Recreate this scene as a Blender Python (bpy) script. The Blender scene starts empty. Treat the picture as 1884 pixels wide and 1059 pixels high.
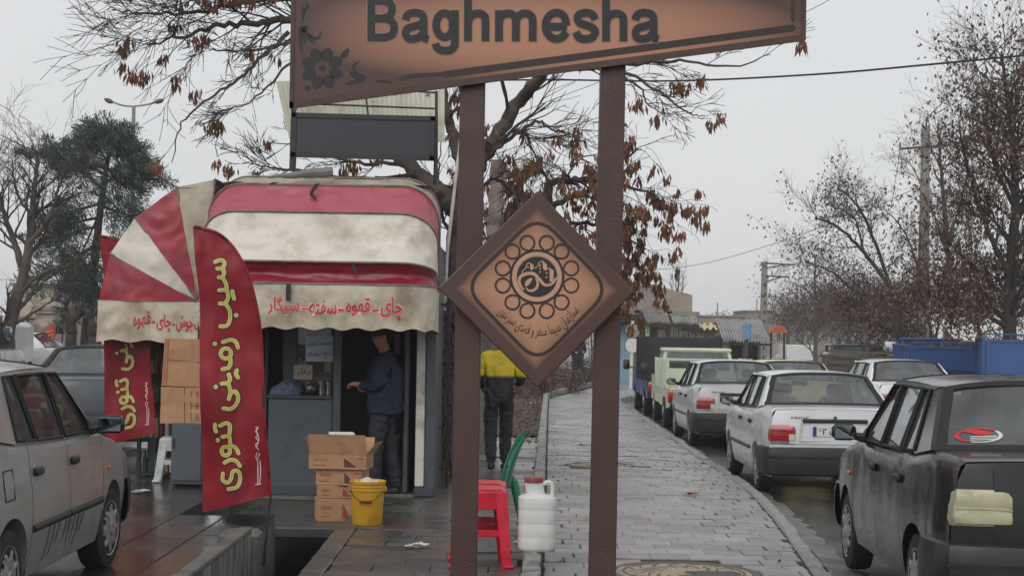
import bpy, math, random, unicodedata
from mathutils import Vector as V, Matrix, noise as mnoise
R = math.radians
sc = bpy.context.scene
col = sc.collection
# ------------------------------------------------------------------ camera
F = 3000 / 1884
EYE = V((0, 0, 1.73))
PITCH = math.atan(80.5 / 3000)
ROLL = R(0.9)
RM = Matrix.Rotation(R(90) + PITCH, 3, 'X') @ Matrix.Rotation(ROLL, 3, 'Z')
cd = bpy.data.cameras.new('camera')
cd.lens = 36 * F
cd.sensor_width = 36
cd.sensor_fit = 'HORIZONTAL'
cd.clip_end = 4000
cam = bpy.data.objects.new('camera', cd)
cam.location = EYE
cam.rotation_euler = RM.to_euler()
col.objects.link(cam)
sc.camera = cam
# ------------------------------------------------------------------ sky: even overcast over a clear-sky base
SUN_EL, SUN_AZ = 38, 200
w = bpy.data.worlds.new('World')
sc.world = w
w.use_nodes = True
nt = w.node_tree
bg = nt.nodes['Background']
st = nt.nodes.new('ShaderNodeTexSky')
st.sky_type = 'NISHITA'
st.sun_disc = False
st.sun_elevation = R(SUN_EL)
st.sun_rotation = R(SUN_AZ)
st.dust_density = 4
mx = nt.nodes.new('ShaderNodeMix')
mx.data_type = 'RGBA'
mx.inputs[0].default_value = 0.93
# cloud layer: soft broad noise, slightly warmer near the horizon
tc = nt.nodes.new('ShaderNodeTexCoord')
nz = nt.nodes.new('ShaderNodeTexNoise')
nz.inputs['Scale'].default_value = 1.3
nz.inputs['Detail'].default_value = 4
nt.links.new(tc.outputs['Generated'], nz.inputs['Vector'])
cr = nt.nodes.new('ShaderNodeValToRGB')
cr.color_ramp.elements[0].position = 0.3
cr.color_ramp.elements[0].color = (6.75, 6.85, 6.95, 1)
cr.color_ramp.elements[1].position = 0.7
cr.color_ramp.elements[1].color = (7.5, 7.58, 7.68, 1)
nt.links.new(nz.outputs['Fac'], cr.inputs['Fac'])
nt.links.new(st.outputs['Color'], mx.inputs[6])
nt.links.new(cr.outputs['Color'], mx.inputs[7])
nt.links.new(mx.outputs[2], bg.inputs['Color'])
bg.inputs['Strength'].default_value = 0.1
sd = bpy.data.lights.new('sun', 'SUN')
sd.energy = 1.3
sd.angle = R(50)
sd.color = (1, 0.97, 0.92)
so = bpy.data.objects.new('sun', sd)
so.rotation_euler = (R(90 - SUN_EL), 0, R(-SUN_AZ + 180))
col.objects.link(so)
sc.view_settings.view_transform = 'Standard'
sc.view_settings.look = 'None'
sc.view_settings.gamma = 1
sc.view_settings.use_curve_mapping = False
sc.view_settings.exposure = 0.1
sc.cycles.max_bounces = 8
sc.cycles.transparent_max_bounces = 16
sc.cycles.use_denoising = True
sc.cycles.volume_bounces = 0

# ------------------------------------------------------------------ helpers
def ray(px, py):
    return RM @ V(((px - 942) / 3000, -(py - 529.5) / 3000, -1))

def P(px, py, y):                       # photo pixel -> point at distance y
    d = ray(px, py)
    return EYE + d * (y / d.y)

def G(px, py, z=0.0):                   # photo pixel -> point on the level z
    d = ray(px, py)
    return EYE + d * ((z - EYE.z) / d.z)

def lin(c):
    return tuple(((v / 255) / 12.92 if v / 255 <= 0.04045 else ((v / 255 + 0.055) / 1.055) ** 2.4) for v in c)

def catmull(pts, n=6, closed=False):
    pts = [V(p) for p in pts]
    if len(pts) < 3:
        return pts
    out = []
    m = len(pts)
    rng_ = range(m if closed else m - 1)
    for i in rng_:
        p1, p2 = pts[i], pts[(i + 1) % m]
        p0 = pts[i - 1] if (i > 0 or closed) else p1 * 2 - p2
        p3 = pts[(i + 2) % m] if (i + 2 < m or closed) else p2 * 2 - p1
        for k in range(n):
            t = k / n
            out.append(0.5 * (2 * p1 + (p2 - p0) * t + (2 * p0 - 5 * p1 + 4 * p2 - p3) * t * t + (3 * p1 - p0 - 3 * p2 + p3) * t ** 3))
    if not closed:
        out.append(pts[-1])
    return out

class MB:
    def __init__(s):
        s.v = []
        s.f = []
    def add(s, vs, fs):
        b = len(s.v)
        s.v += [tuple(p) for p in vs]
        s.f += [tuple(b + i for i in f) for f in fs]
        return s
    def box(s, c, size, rot=None):
        hx, hy, hz = size[0] / 2, size[1] / 2, size[2] / 2
        vs = [V((x, y, z)) for x in (-hx, hx) for y in (-hy, hy) for z in (-hz, hz)]
        if rot is not None:
            vs = [rot @ p for p in vs]
        c = V(c)
        return s.add([c + p for p in vs], [(0, 1, 3, 2), (4, 6, 7, 5), (0, 4, 5, 1), (2, 3, 7, 6), (0, 2, 6, 4), (1, 5, 7, 3)])
    def bbox(s, a, b):
        return s.box([(a[i] + b[i]) / 2 for i in range(3)], [abs(b[i] - a[i]) for i in range(3)])
    def rbox(s, c, size, r=0.02, rot=None):       # box with chamfered edges
        hx, hy, hz = [q / 2 for q in size]
        r = min(r, hx * .9, hy * .9, hz * .9)
        vs, idx = [], {}
        for sx in (-1, 1):
            for sy in (-1, 1):
                for sz in (-1, 1):
                    for ax in range(3):
                        p = [sx * hx, sy * hy, sz * hz]
                        for q in range(3):
                            if q != ax:
                                p[q] -= (sx, sy, sz)[q] * r
                        idx[(sx, sy, sz, ax)] = len(vs)
                        vs.append(V(p))
        fs = []
        for ax in range(3):
            u, v2 = (ax + 1) % 3, (ax + 2) % 3
            for sg in (-1, 1):
                q = []
                for (a, b) in ((-1, -1), (1, -1), (1, 1), (-1, 1)):
                    k = [0, 0, 0]; k[ax] = sg; k[u] = a; k[v2] = b
                    q.append(idx[(*k, ax)])
                fs.append(q if sg > 0 else q[::-1])
            for a in (-1, 1):
                for b in (-1, 1):            # edge along ax
                    k1 = [0, 0, 0]; k2 = [0, 0, 0]
                    k1[ax] = -1; k2[ax] = 1
                    k1[u] = k2[u] = a; k1[v2] = k2[v2] = b
                    q = [idx[(*k1, u)], idx[(*k2, u)], idx[(*k2, v2)], idx[(*k1, v2)]]
                    fs.append(q if a * b < 0 else q[::-1])
        for sx in (-1, 1):
            for sy in (-1, 1):
                for sz in (-1, 1):
                    q = [idx[(sx, sy, sz, a)] for a in range(3)]
                    fs.append(q if sx * sy * sz > 0 else q[::-1])
        if rot is not None:
            vs = [rot @ p for p in vs]
        c = V(c)
        return s.add([c + p for p in vs], fs)
    def tube(s, path, rad, n=6, cap=True, closed=False):
        path = [V(p) for p in path]
        m = len(path)
        if not hasattr(rad, '__len__'):
            rad = [rad] * m
        b = len(s.v)
        ref = None
        for i, p in enumerate(path):
            if closed:
                d = path[(i + 1) % m] - path[i - 1]
            else:
                d = path[min(i + 1, m - 1)] - path[max(i - 1, 0)]
            if d.length < 1e-9:
                d = V((0, 0, 1))
            d.normalize()
            if ref is None:
                ref = d.orthogonal().normalized()
            ref = (ref - d * ref.dot(d))
            if ref.length < 1e-6:
                ref = d.orthogonal()
            ref.normalize()
            q = d.cross(ref)
            for k in range(n):
                a = 2 * math.pi * k / n
                s.v.append(tuple(p + (ref * math.cos(a) + q * math.sin(a)) * rad[i]))
        for i in range(m if closed else m - 1):
            for k in range(n):
                i2 = (i + 1) % m
                s.f.append((b + i * n + k, b + i * n + (k + 1) % n, b + i2 * n + (k + 1) % n, b + i2 * n + k))
        if cap and not closed:
            s.f.append(tuple(b + k for k in range(n))[::-1])
            s.f.append(tuple(b + (m - 1) * n + k for k in range(n)))
        return s
    def cyl(s, a, b, r, n=12, r2=None):
        return s.tube([a, b], [r, r if r2 is None else r2], n)
    def lathe(s, prof, c, n=24, axis=2, cap=True):   # prof: (radius, height)
        c = V(c)
        b = len(s.v)
        for (r, h) in prof:
            for k in range(n):
                a = 2 * math.pi * k / n
                p = [r * math.cos(a), r * math.sin(a), h]
                if axis == 0:
                    p = [h, p[0], p[1]]
                elif axis == 1:
                    p = [p[1], h, p[0]]
                s.v.append(tuple(c + V(p)))
        for i in range(len(prof) - 1):
            for k in range(n):
                s.f.append((b + i * n + k, b + i * n + (k + 1) % n, b + (i + 1) * n + (k + 1) % n, b + (i + 1) * n + k))
        if cap:
            s.f.append(tuple(b + k for k in range(n))[::-1])
            s.f.append(tuple(b + (len(prof) - 1) * n + k for k in range(n)))
        return s
    def prism(s, poly, ext):                     # poly: 3D loop, ext: vector
        poly = [V(p) for p in poly]
        e = V(ext)
        n = len(poly)
        return s.add(poly + [p + e for p in poly],
                     [tuple(range(n))[::-1], tuple(range(n, 2 * n))] + [(i, (i + 1) % n, n + (i + 1) % n, n + i) for i in range(n)])
    def grid(s, fn, nu, nv):
        b = len(s.v)
        for j in range(nv + 1):
            for i in range(nu + 1):
                s.v.append(tuple(fn(i / nu, j / nv)))
        for j in range(nv):
            for i in range(nu):
                a = b + j * (nu + 1) + i
                s.f.append((a, a + 1, a + nu + 2, a + nu + 1))
        return s
    def ribbon(s, pts, wd, mp, closed=False, cap=True):   # flat pen stroke; mp maps (u, v) to 3D
        pts = [V((p[0], p[1])) for p in pts]
        m = len(pts)
        L, Rr = [], []
        dirs = []
        for i in range(m):
            d = (pts[(i + 1) % m] - pts[i - 1]) if closed else (pts[min(i + 1, m - 1)] - pts[max(i - 1, 0)])
            if d.length < 1e-9:
                d = V((1, 0))
            d.normalize()
            dirs.append(d)
            ww = wd[i] if hasattr(wd, '__len__') else wd
            nrm = V((-d.y, d.x)) * ww / 2
            L.append(pts[i] + nrm)
            Rr.append(pts[i] - nrm)
        b = len(s.v)
        s.v += [tuple(mp(p.x, p.y)) for p in L] + [tuple(mp(p.x, p.y)) for p in Rr]
        for i in range(m if closed else m - 1):
            k = (i + 1) % m
            s.f.append((b + i, b + m + i, b + m + k, b + k))
        if cap and not closed:
            for (i, sg) in ((0, -1), (m - 1, 1)):
                ww = (wd[i] if hasattr(wd, '__len__') else wd) / 2
                d = dirs[i]
                nrm = V((-d.y, d.x))
                ring = []
                for q in range(1, 6):
                    a = math.pi * q / 6
                    p = pts[i] + nrm * ww * math.cos(a) + d * sg * ww * math.sin(a)
                    ring.append(len(s.v))
                    s.v.append(tuple(mp(p.x, p.y)))
                lp = [b + i] + ring + [b + m + i]
                s.f.append(tuple(lp) if sg < 0 else tuple(lp[::-1]))
        return s
    def build(s, name, m, parent=None, world=True, smooth=None):
        if parent is not None and world:
            o_ = parent
            off = V((0, 0, 0))
            while o_ is not None:
                off += o_.location
                o_ = o_.parent
            vs = [(p[0] - off.x, p[1] - off.y, p[2] - off.z) for p in s.v]
        else:
            vs = s.v
        me = bpy.data.meshes.new(name)
        me.from_pydata(vs, [], s.f)
        me.validate()
        if smooth is not None:
            me.polygons.foreach_set('use_smooth', [True] * len(me.polygons))
            me.set_sharp_from_angle(angle=R(smooth))
        me.update()
        return link(name, me, m, parent)

def link(name, me, m, parent=None):
    o = bpy.data.objects.new(name, me)
    if m is not None:
        me.materials.append(m)
    col.objects.link(o)
    if parent is not None:
        o.parent = parent
    return o

def tag(o, label=None, cat=None, group=None, kind=None):
    if label:
        o['label'] = label
    if cat:
        o['category'] = cat
    if group:
        o['group'] = group
    if kind:
        o['kind'] = kind
    return o

def thing(name, label, cat, loc=(0, 0, 0), rz=0, group=None):
    o = bpy.data.objects.new(name, None)
    col.objects.link(o)
    o.location = loc
    o.rotation_euler = (0, 0, rz)
    o.empty_display_size = 0.1
    return tag(o, label, cat, group)

def structure(o):
    o['kind'] = 'structure'
    return o

def dup(o, loc=None, rz=None, label=None, parent=None):
    c = o.copy()
    col.objects.link(c)
    if parent is not None:
        c.parent = parent
    if loc is not None:
        c.location = loc
    if rz is not None:
        c.rotation_euler = (0, 0, rz)
    if label:
        c['label'] = label
    for ch in list(o.children):
        dup(ch, parent=c)
    return c

# ------------------------------------------------------------------ materials
def mat(name, c, rough=0.6, metal=0.0, var=0.15, scale=6.0, bump=0.0, bscale=60.0, spec=0.5, coat=0.0,
        dirt=None, dscale=3.0, dlo=0.5, dhi=0.7, rvar=0.0, emit=None, detail=6.0, streak=None, world=False, bdist=0.02, ridge=False):
    m = bpy.data.materials.new(name)
    m.use_nodes = True
    n, l = m.node_tree.nodes, m.node_tree.links
    b = n['Principled BSDF']
    c = lin(c)
    b.inputs['Roughness'].default_value = rough
    b.inputs['Metallic'].default_value = metal
    b.inputs['Specular IOR Level'].default_value = spec
    b.inputs['Coat Weight'].default_value = coat
    b.inputs['Coat Roughness'].default_value = 0.06
    tcn = n.new('ShaderNodeTexCoord')
    mp = n.new('ShaderNodeMapping')
    if streak:
        mp.inputs['Scale'].default_value = streak
    osock = n.new('ShaderNodeNewGeometry').outputs['Position'] if world else tcn.outputs['Object']
    l.new(osock, mp.inputs['Vector'])
    vec = mp.outputs['Vector']
    nz = n.new('ShaderNodeTexNoise')
    nz.inputs['Scale'].default_value = scale
    nz.inputs['Detail'].default_value = detail
    nz.inputs['Roughness'].default_value = 0.6
    l.new(vec, nz.inputs['Vector'])
    r = n.new('ShaderNodeValToRGB')
    r.color_ramp.elements[0].position = 0.3
    r.color_ramp.elements[1].position = 0.72
    r.color_ramp.elements[0].color = (*[q * (1 - var) for q in c], 1)
    r.color_ramp.elements[1].color = (*[min(1, q * (1 + var)) for q in c], 1)
    l.new(nz.outputs['Fac'], r.inputs['Fac'])
    out = r.outputs['Color']
    if dirt is not None:
        n2 = n.new('ShaderNodeTexNoise')
        n2.inputs['Scale'].default_value = dscale
        n2.inputs['Detail'].default_value = 8
        n2.inputs['Roughness'].default_value = 0.65
        l.new(vec, n2.inputs['Vector'])
        r2 = n.new('ShaderNodeMapRange')
        r2.inputs[1].default_value = dlo
        r2.inputs[2].default_value = dhi
        l.new(n2.outputs['Fac'], r2.inputs[0])
        mxn = n.new('ShaderNodeMix')
        mxn.data_type = 'RGBA'
        l.new(r2.outputs[0], mxn.inputs[0])
        l.new(out, mxn.inputs[6])
        mxn.inputs[7].default_value = (*lin(dirt), 1)
        out = mxn.outputs[2]
    l.new(out, b.inputs['Base Color'])
    if rvar:
        n3 = n.new('ShaderNodeTexNoise')
        n3.inputs['Scale'].default_value = dscale * 0.7
        n3.inputs['Detail'].default_value = 5
        l.new(osock, n3.inputs['Vector'])
        r3 = n.new('ShaderNodeMapRange')
        r3.inputs[1].default_value = 0.35
        r3.inputs[2].default_value = 0.65
        r3.inputs[3].default_value = max(0.02, rough - rvar)
        r3.inputs[4].default_value = min(1, rough + rvar)
        l.new(n3.outputs['Fac'], r3.inputs[0])
        l.new(r3.outputs[0], b.inputs['Roughness'])
    if bump:
        n4 = n.new('ShaderNodeTexNoise')
        n4.inputs['Scale'].default_value = bscale
        n4.inputs['Detail'].default_value = 6
        if ridge:
            n4.noise_type = 'RIDGED_MULTIFRACTAL'
            n4.inputs['Detail'].default_value = 3
        l.new(osock, n4.inputs['Vector'])
        bp = n.new('ShaderNodeBump')
        bp.inputs['Strength'].default_value = min(1, bump)
        bp.inputs['Distance'].default_value = bdist
        l.new(n4.outputs['Fac'], bp.inputs['Height'])
        l.new(bp.outputs['Normal'], b.inputs['Normal'])
    if emit:
        b.inputs['Emission Color'].default_value = (*lin(emit[0]), 1)
        b.inputs['Emission Strength'].default_value = emit[1]
    return m

def glass_mat(name, tint, rough=0.03, refl=1.0):
    m = bpy.data.materials.new(name)
    m.use_nodes = True
    n, l = m.node_tree.nodes, m.node_tree.links
    n.remove(n['Principled BSDF'])
    out = n['Material Output']
    fr = n.new('ShaderNodeLayerWeight')
    fr.inputs['Blend'].default_value = 0.5
    pw = n.new('ShaderNodeMath')
    pw.operation = 'POWER'
    pw.inputs[1].default_value = 4.5
    l.new(fr.outputs['Facing'], pw.inputs[0])
    mt = n.new('ShaderNodeMath')
    mt.operation = 'MULTIPLY_ADD'
    mt.inputs[1].default_value = 0.85 * refl
    mt.inputs[2].default_value = 0.11 * refl
    l.new(pw.outputs[0], mt.inputs[0])
    tr = n.new('ShaderNodeBsdfTransparent')
    tr.inputs['Color'].default_value = (*tint, 1)
    gl = n.new('ShaderNodeBsdfGlossy')
    gl.inputs['Roughness'].default_value = rough
    gl.inputs['Color'].default_value = (.95, .97, 1, 1)
    df = n.new('ShaderNodeBsdfDiffuse')          # thin grey film: road dirt, plus sky reflection put into the colour
    df.inputs['Color'].default_value = (.34, .36, .36, 1)
    ms0 = n.new('ShaderNodeMixShader')
    nz = n.new('ShaderNodeTexNoise')
    nz.inputs['Scale'].default_value = 3
    tcn = n.new('ShaderNodeTexCoord')
    l.new(tcn.outputs['Object'], nz.inputs['Vector'])
    mr = n.new('ShaderNodeMapRange')
    mr.inputs[1].default_value = .3; mr.inputs[2].default_value = .75
    mr.inputs[3].default_value = .04; mr.inputs[4].default_value = .2
    l.new(nz.outputs['Fac'], mr.inputs[0])
    l.new(mr.outputs[0], ms0.inputs[0])
    l.new(tr.outputs[0], ms0.inputs[1])
    l.new(df.outputs[0], ms0.inputs[2])
    ms = n.new('ShaderNodeMixShader')
    l.new(mt.outputs[0], ms.inputs[0])
    l.new(ms0.outputs[0], ms.inputs[1])
    l.new(gl.outputs[0], ms.inputs[2])
    l.new(ms.outputs[0], out.inputs['Surface'])
    return m

# ------------------------------------------------------------------ writing
_forms = {}
for _cp in range(0xFB50, 0xFEFD):
    _d = unicodedata.decomposition(chr(_cp)).split()
    if len(_d) == 2 and _d[0] in ('<isolated>', '<final>', '<initial>', '<medial>'):
        _forms[(int(_d[1], 16), _d[0][1:-1])] = chr(_cp)

def persian(s):
    res = []
    n = len(s)
    def joins_next(ch):
        return (ord(ch), 'initial') in _forms
    def joins_prev(ch):
        return (ord(ch), 'final') in _forms
    for i, ch in enumerate(s):
        pv = i > 0 and joins_next(s[i - 1]) and joins_prev(ch)
        nx = i < n - 1 and joins_next(ch) and joins_prev(s[i + 1])
        f = 'medial' if pv and nx else 'final' if pv else 'initial' if nx else 'isolated'
        res.append(_forms.get((ord(ch), f)) or _forms.get((ord(ch), 'isolated')) or ch)
    return ''.join(res[::-1])

_font = None
try:
    import os
    _font = bpy.data.fonts.load(os.path.join(bpy.utils.system_resource('DATAFILES', path='fonts'), 'Inter.woff2'))
except Exception:
    _font = None

def text2d(body, size=1.0, offset=0.0, inter=False, res=3):
    c = bpy.data.curves.new('lettering', 'FONT')
    c.body = body
    c.size = size
    c.offset = offset
    c.resolution_u = res
    if inter and _font:
        c.font = _font
    o = bpy.data.objects.new('lettering', c)
    col.objects.link(o)
    dg = bpy.context.evaluated_depsgraph_get()
    me = bpy.data.meshes.new_from_object(o.evaluated_get(dg))
    vs = [v.co.copy() for v in me.vertices]
    fs = [tuple(p.vertices) for p in me.polygons]
    bpy.data.objects.remove(o)
    bpy.data.curves.remove(c)
    bpy.data.meshes.remove(me)
    return vs, fs

def text_fit(mb, body, x0, x1, y0, y1, mp, **k):      # lettering stretched over a box, mapped by mp(u, v)
    vs, fs = text2d(body, **k)
    if not vs:
        return mb
    ax, bx = min(v.x for v in vs), max(v.x for v in vs)
    ay, by = min(v.y for v in vs), max(v.y for v in vs)
    return mb.add([mp(x0 + (v.x - ax) / (bx - ax) * (x1 - x0), y0 + (v.y - ay) / (by - ay) * (y1 - y0)) for v in vs], fs)

def leaf(mb, p, d, ln, wd, rng):                       # one small folded leaf
    s = V((rng.uniform(-1, 1), rng.uniform(-1, 1), rng.uniform(-.4, .4)))
    s = s - d * s.dot(d)
    if s.length < 1e-4:
        s = d.orthogonal()
    s.normalize()
    nn = d.cross(s) * wd * .3
    mb.add([p, p + d * ln * .5 + s * wd + nn, p + d * ln, p + d * ln * .5 - s * wd + nn], [(0, 1, 2), (0, 2, 3)])
# ================================================================== GROUND
rng = random.Random(4)
m_paver = [mat('paver grey %d' % i, c, .4, var=.14, scale=5, bump=.3, bscale=90, dirt=(104, 104, 102), dscale=1.1, dlo=.46, dhi=.74, rvar=.2, world=True)
           for i, c in enumerate([(142, 142, 141), (132, 132, 131), (150, 148, 145), (140, 132, 130)])]
m_slab = [mat('wet slab %d' % i, c, .3, var=.2, scale=6, bump=.3, bscale=70, dirt=(54, 52, 49), dscale=1.1, dlo=.45, dhi=.7, rvar=.2, world=True)
          for i, c in enumerate([(88, 86, 82), (76, 74, 71), (94, 90, 85), (84, 78, 76), (80, 84, 88), (98, 74, 72)])]
m_joint = mat('paver bed sand', (38, 37, 35), .8, var=.3, scale=30, bump=.4)
m_road = mat('wet asphalt', (40, 41, 43), .3, var=.35, scale=12, bump=.5, bscale=160, dirt=(22, 22, 24), dscale=.6, dlo=.4, dhi=.65, rvar=.26, spec=.5)
m_street = mat('wet concrete street', (56, 55, 55), .2, var=.3, scale=3, bump=.14, bscale=30, dirt=(36, 34, 34), dscale=.9, dlo=.42, dhi=.62, rvar=.16)
m_kerb = mat('kerb concrete', (138, 138, 136), .7, var=.2, scale=10, bump=.4, dirt=(60, 58, 54), dscale=4)
m_soil = mat('bed soil', (74, 60, 50), .9, var=.4, scale=7, bump=.8, bscale=30, dirt=(48, 40, 34), dscale=2)
m_far = mat('far ground', (84, 82, 80), .8, var=.2, scale=.3)
m_water = mat('channel water', (10, 11, 12), .03, var=.2, scale=3, bump=.05, bscale=9)
m_wall = mat('stained plaster', (128, 130, 126), .75, var=.2, scale=6, bump=.5, bscale=25, dirt=(58, 58, 54), dscale=9, dlo=.42, dhi=.6, streak=(1, 1, .12))
m_concrete = mat('rough concrete', (104, 103, 100), .6, var=.2, scale=6, bump=.5, dirt=(60, 58, 54), dscale=3, rvar=.2)

def slope(y):                            # the road falls away in the distance
    return -.018 * max(0, min(130, y - 42))
structure(MB().grid(lambda u, v: V((-300 + 600 * u, -40 + 540 * v, -.55 + slope(-40 + 540 * v))), 12, 54).build('ground', m_far))

# right kerb line (top level z=0), from the photograph's kerb
KR = [G(x, y, 0) for x, y in ((1530, 1059), (1400, 905), (1300, 842), (1240, 800), (1190, 768), (1158, 747))]
KR = [V((p.x, p.y)) for p in KR]
KR = [V((1.9, 7.5))] + KR
bay = [V((2.86, 42.6)), V((3.05, 44.2)), V((3.5, 45.4)), V((4.4, 46.2)), V((6.0, 46.5))]
KRS = catmull([V((p.x, p.y, 0)) for p in KR + bay], 6)
def xk(y):                                # x of the right kerb at distance y
    for a, b in zip(KRS, KRS[1:]):
        if a.y <= y <= b.y and b.y > a.y:
            return a.x + (b.x - a.x) * (y - a.y) / (b.y - a.y)
    return KRS[0].x if y < KRS[0].y else 6.0
def xl(y):                                # x of the raised edging on the left of the footway
    return .10 + (y - 11) * .0245

# road (right), continues to the horizon
def roadz(y):                            # the carriageway climbs a little towards the viewer
    t = max(0, min(1, (17 - y) / 4.5))
    return -.12 + .095 * t * t * (3 - 2 * t) + slope(y)
ry = [-10, 4, 9] + [12 + .5 * i for i in range(12)] + [20, 42, 60, 80, 110, 140, 172, 420]
structure(MB().add([(x, y, roadz(y)) for y in ry for x in (1.2, 60)], [(2 * i, 2 * i + 1, 2 * i + 3, 2 * i + 2) for i in range(len(ry) - 1)]).build('road', m_road, smooth=60))
# street on the left
structure(MB().add([(-80, -10, .08), (-2.9, -10, .08), (-2.9, 17.0, .08), (-80, 17, .08)], [(0, 1, 2, 3)])
          .add([(-80, 17, .08), (-3.3, 17, .08), (-3.3, 160, .08), (-80, 160, .08)], [(0, 1, 2, 3)])
          .add([(-2.9, -10, .08), (-2.9, 17, .08), (-2.9, 17, -.5), (-2.9, -10, -.5)], [(0, 1, 2, 3)]).build('street', m_street))
# long drain slabs beside the channel wall
dr = tag(MB().bbox((-2.9, 4, -.4), (-2.035, 14.3, .04)).build('drain_strip', m_concrete), kind='structure')
for x0, x1, z in ((-2.885, -2.46, .075), (-2.44, -2.04, .09)):
    y = 5.0
    while y < 14.2:
        L = min(rng.uniform(1.6, 2.4), 14.3 - y)
        MB().rbox(((x0 + x1) / 2, y + L / 2, z - .03), (x1 - x0, L - .02, .09), .012, Matrix.Rotation(rng.uniform(-.006, .006), 3, 'Y')).build('slab', m_street, dr)
        y += L
# footway: bed + far field + separate pavers near by
vs, fs = [], []
ys = [7 + .5 * i for i in range(200) if 7 + .5 * i < 46.6]
for y in ys:
    vs += [(xl(y) - .02, y, -.012), (xk(y) - .12, y, -.012)]
for i in range(len(ys) - 1):
    fs.append((2 * i, 2 * i + 1, 2 * i + 3, 2 * i + 2))
vs += [(xl(46.5) - .5, 46.5, -.012), (20, 46.5, -.012), (20, 80, -.012), (-4, 80, -.012)]
k = len(vs)
fs.append((k - 4, k - 3, k - 2, k - 1))
pav = structure(MB().add(vs, fs).build('pavement', m_joint))
pm = {}
def paver_mesh(key, sx, sy, m):
    if key not in pm:
        o = MB().rbox((0, 0, -.025), (sx, sy, .05), .006).build('paver', m)
        pm[key] = o.data
        bpy.data.objects.remove(o)
    return pm[key]
MH = [(G(1258, 1052, 0), .53), (G(1105, 855, 0), .43)]
field = MB()
PW, PD = .3, .275
row = 0
y = 11.0
n = 0
while y < 46.4:
    off = (0, .15, .07, .22)[row % 4]
    x = xl(y) + .14 - off
    while x < xk(y) - .13:
        a, b = max(x, xl(y) + .14), min(x + PW, xk(y) - .13)
        cx, cy = (a + b) / 2, y + PD / 2
        if b - a > .05:
            hole = any((cx - c.x) ** 2 / (r + .1) ** 2 + (cy - c.y) ** 2 / (r + .12) ** 2 < 1 for c, r in MH)
            if not hole:
                tz = rng.gauss(0, .0035)
                rot = Matrix.Rotation(rng.gauss(0, .006), 3, 'X') @ Matrix.Rotation(rng.gauss(0, .006), 3, 'Y') @ Matrix.Rotation(rng.gauss(0, .006), 3, 'Z')
                if n < 296:
                    mi = rng.choice((0, 0, 1, 1, 2, 3))
                    wq = round((b - a - .010) / .02)
                    o = bpy.data.objects.new('paver', paver_mesh(('p', mi, wq), max(.04, wq * .02), PD - .009, m_paver[mi]))
                    o.location = (cx, cy, tz)
                    o.rotation_euler = rot.to_euler()
                    col.objects.link(o)
                    o.parent = pav
                    n += 1
                else:
                    field.box((cx, cy, -.02 + tz), (b - a - .008, PD - .008, .04), rot)
        x += PW
    y += PD
    row += 1
yy = 46.6
while yy < 62:
    x = -2.0
    while x < 14:
        field.box((x + .3, yy + .3, -.02 + rng.gauss(0, .002)), (.59, .59, .04))
        x += .6
    yy += .6
tag(field.build('paver_field', m_paver[0], pav), kind='stuff')

# kerb stones on the road side
kerb = structure(MB().add([(p.x - .02, p.y, -.13) for p in KRS] + [(p.x - .10, p.y, -.13) for p in KRS],
                          [(i, i + 1, len(KRS) + i + 1, len(KRS) + i) for i in range(len(KRS) - 1)]).build('kerb', m_joint))
gut = MB()
acc = []
for a, b in zip(KRS, KRS[1:]):
    k = max(1, round((b - a).length / .25))
    acc += [a + (b - a) * i / k for i in range(k)]
i = 0
while i + 2 < len(acc):
    a, b = acc[i], acc[min(i + 2, len(acc) - 1)]
    d = (b - a)
    L = d.length
    ang = math.atan2(d.y, d.x)
    rot = Matrix.Rotation(ang, 3, 'Z') @ Matrix.Rotation(rng.gauss(0, .02), 3, 'X') @ Matrix.Rotation(rng.gauss(0, .008), 3, 'Y')
    c = (a + b) / 2
    nrm = V((d.y, -d.x, 0)).normalized()
    MB().rbox((0, 0, 0), (L - rng.uniform(.012, .05), .13, .24), .02).build('kerb_stone', m_kerb, kerb, world=False)
    o = kerb.children[-1]
    o.location = (c.x - nrm.x * .06, c.y - nrm.y * .06, -.110 + rng.gauss(0, .009))
    o.rotation_euler = rot.to_euler()
    i += 2
# gutter strip: a rough concrete channel at the foot of the kerb
gv = []
for p in acc:
    rz_ = roadz(p.y)
    gv += [(p.x + .01, p.y, rz_ + .02), (p.x + .16 + rng.uniform(-.02, .02), p.y, rz_ + .008), (p.x + .27 + rng.uniform(-.05, .05), p.y, rz_ - .004)]
gf = []
for i in range(len(acc) - 1):
    for k in (0, 1):
        gf.append((3 * i + k, 3 * i + k + 1, 3 * i + k + 4, 3 * i + k + 3))
structure(MB().add(gv, gf).build('gutter', m_concrete, smooth=40))

# raised edging on the left side of the footway
edge = structure(MB().add([(xl(7), 7, -.02), (xl(7) + .13, 7, -.02), (xl(43) + .13, 43, -.02), (xl(43), 43, -.02)], [(0, 1, 2, 3)]).build('edging', m_joint))
y = 8.0
while y < 42:
    L = .33
    MB().rbox((xl(y) + .06 + rng.gauss(0, .004), y + L / 2, .02 + rng.gauss(0, .004)), (.12, L - .012, .2), .012,
              Matrix.Rotation(rng.gauss(-.0245, .01), 3, 'Z') @ Matrix.Rotation(rng.gauss(0, .03), 3, 'Y')).build('kerb_stone', m_kerb, edge)
    y += L
# the edging turns right at its far end
path = [V((xl(42) + .05, 42, .02)), V((1.05, 43.2, .02)), V((1.3, 45, .02)), V((1.8, 48, .02)), V((2.5, 52, .02)), V((3.4, 55, .02))]
pp = catmull(path, 3)
for a, b in zip(pp, pp[1:]):
    d = b - a
    MB().rbox((a + b) / 2, (d.length - .015, .13, .26), .015, Matrix.Rotation(math.atan2(d.y, d.x), 3, 'Z')).build('kerb_stone', m_kerb, edge)

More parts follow.
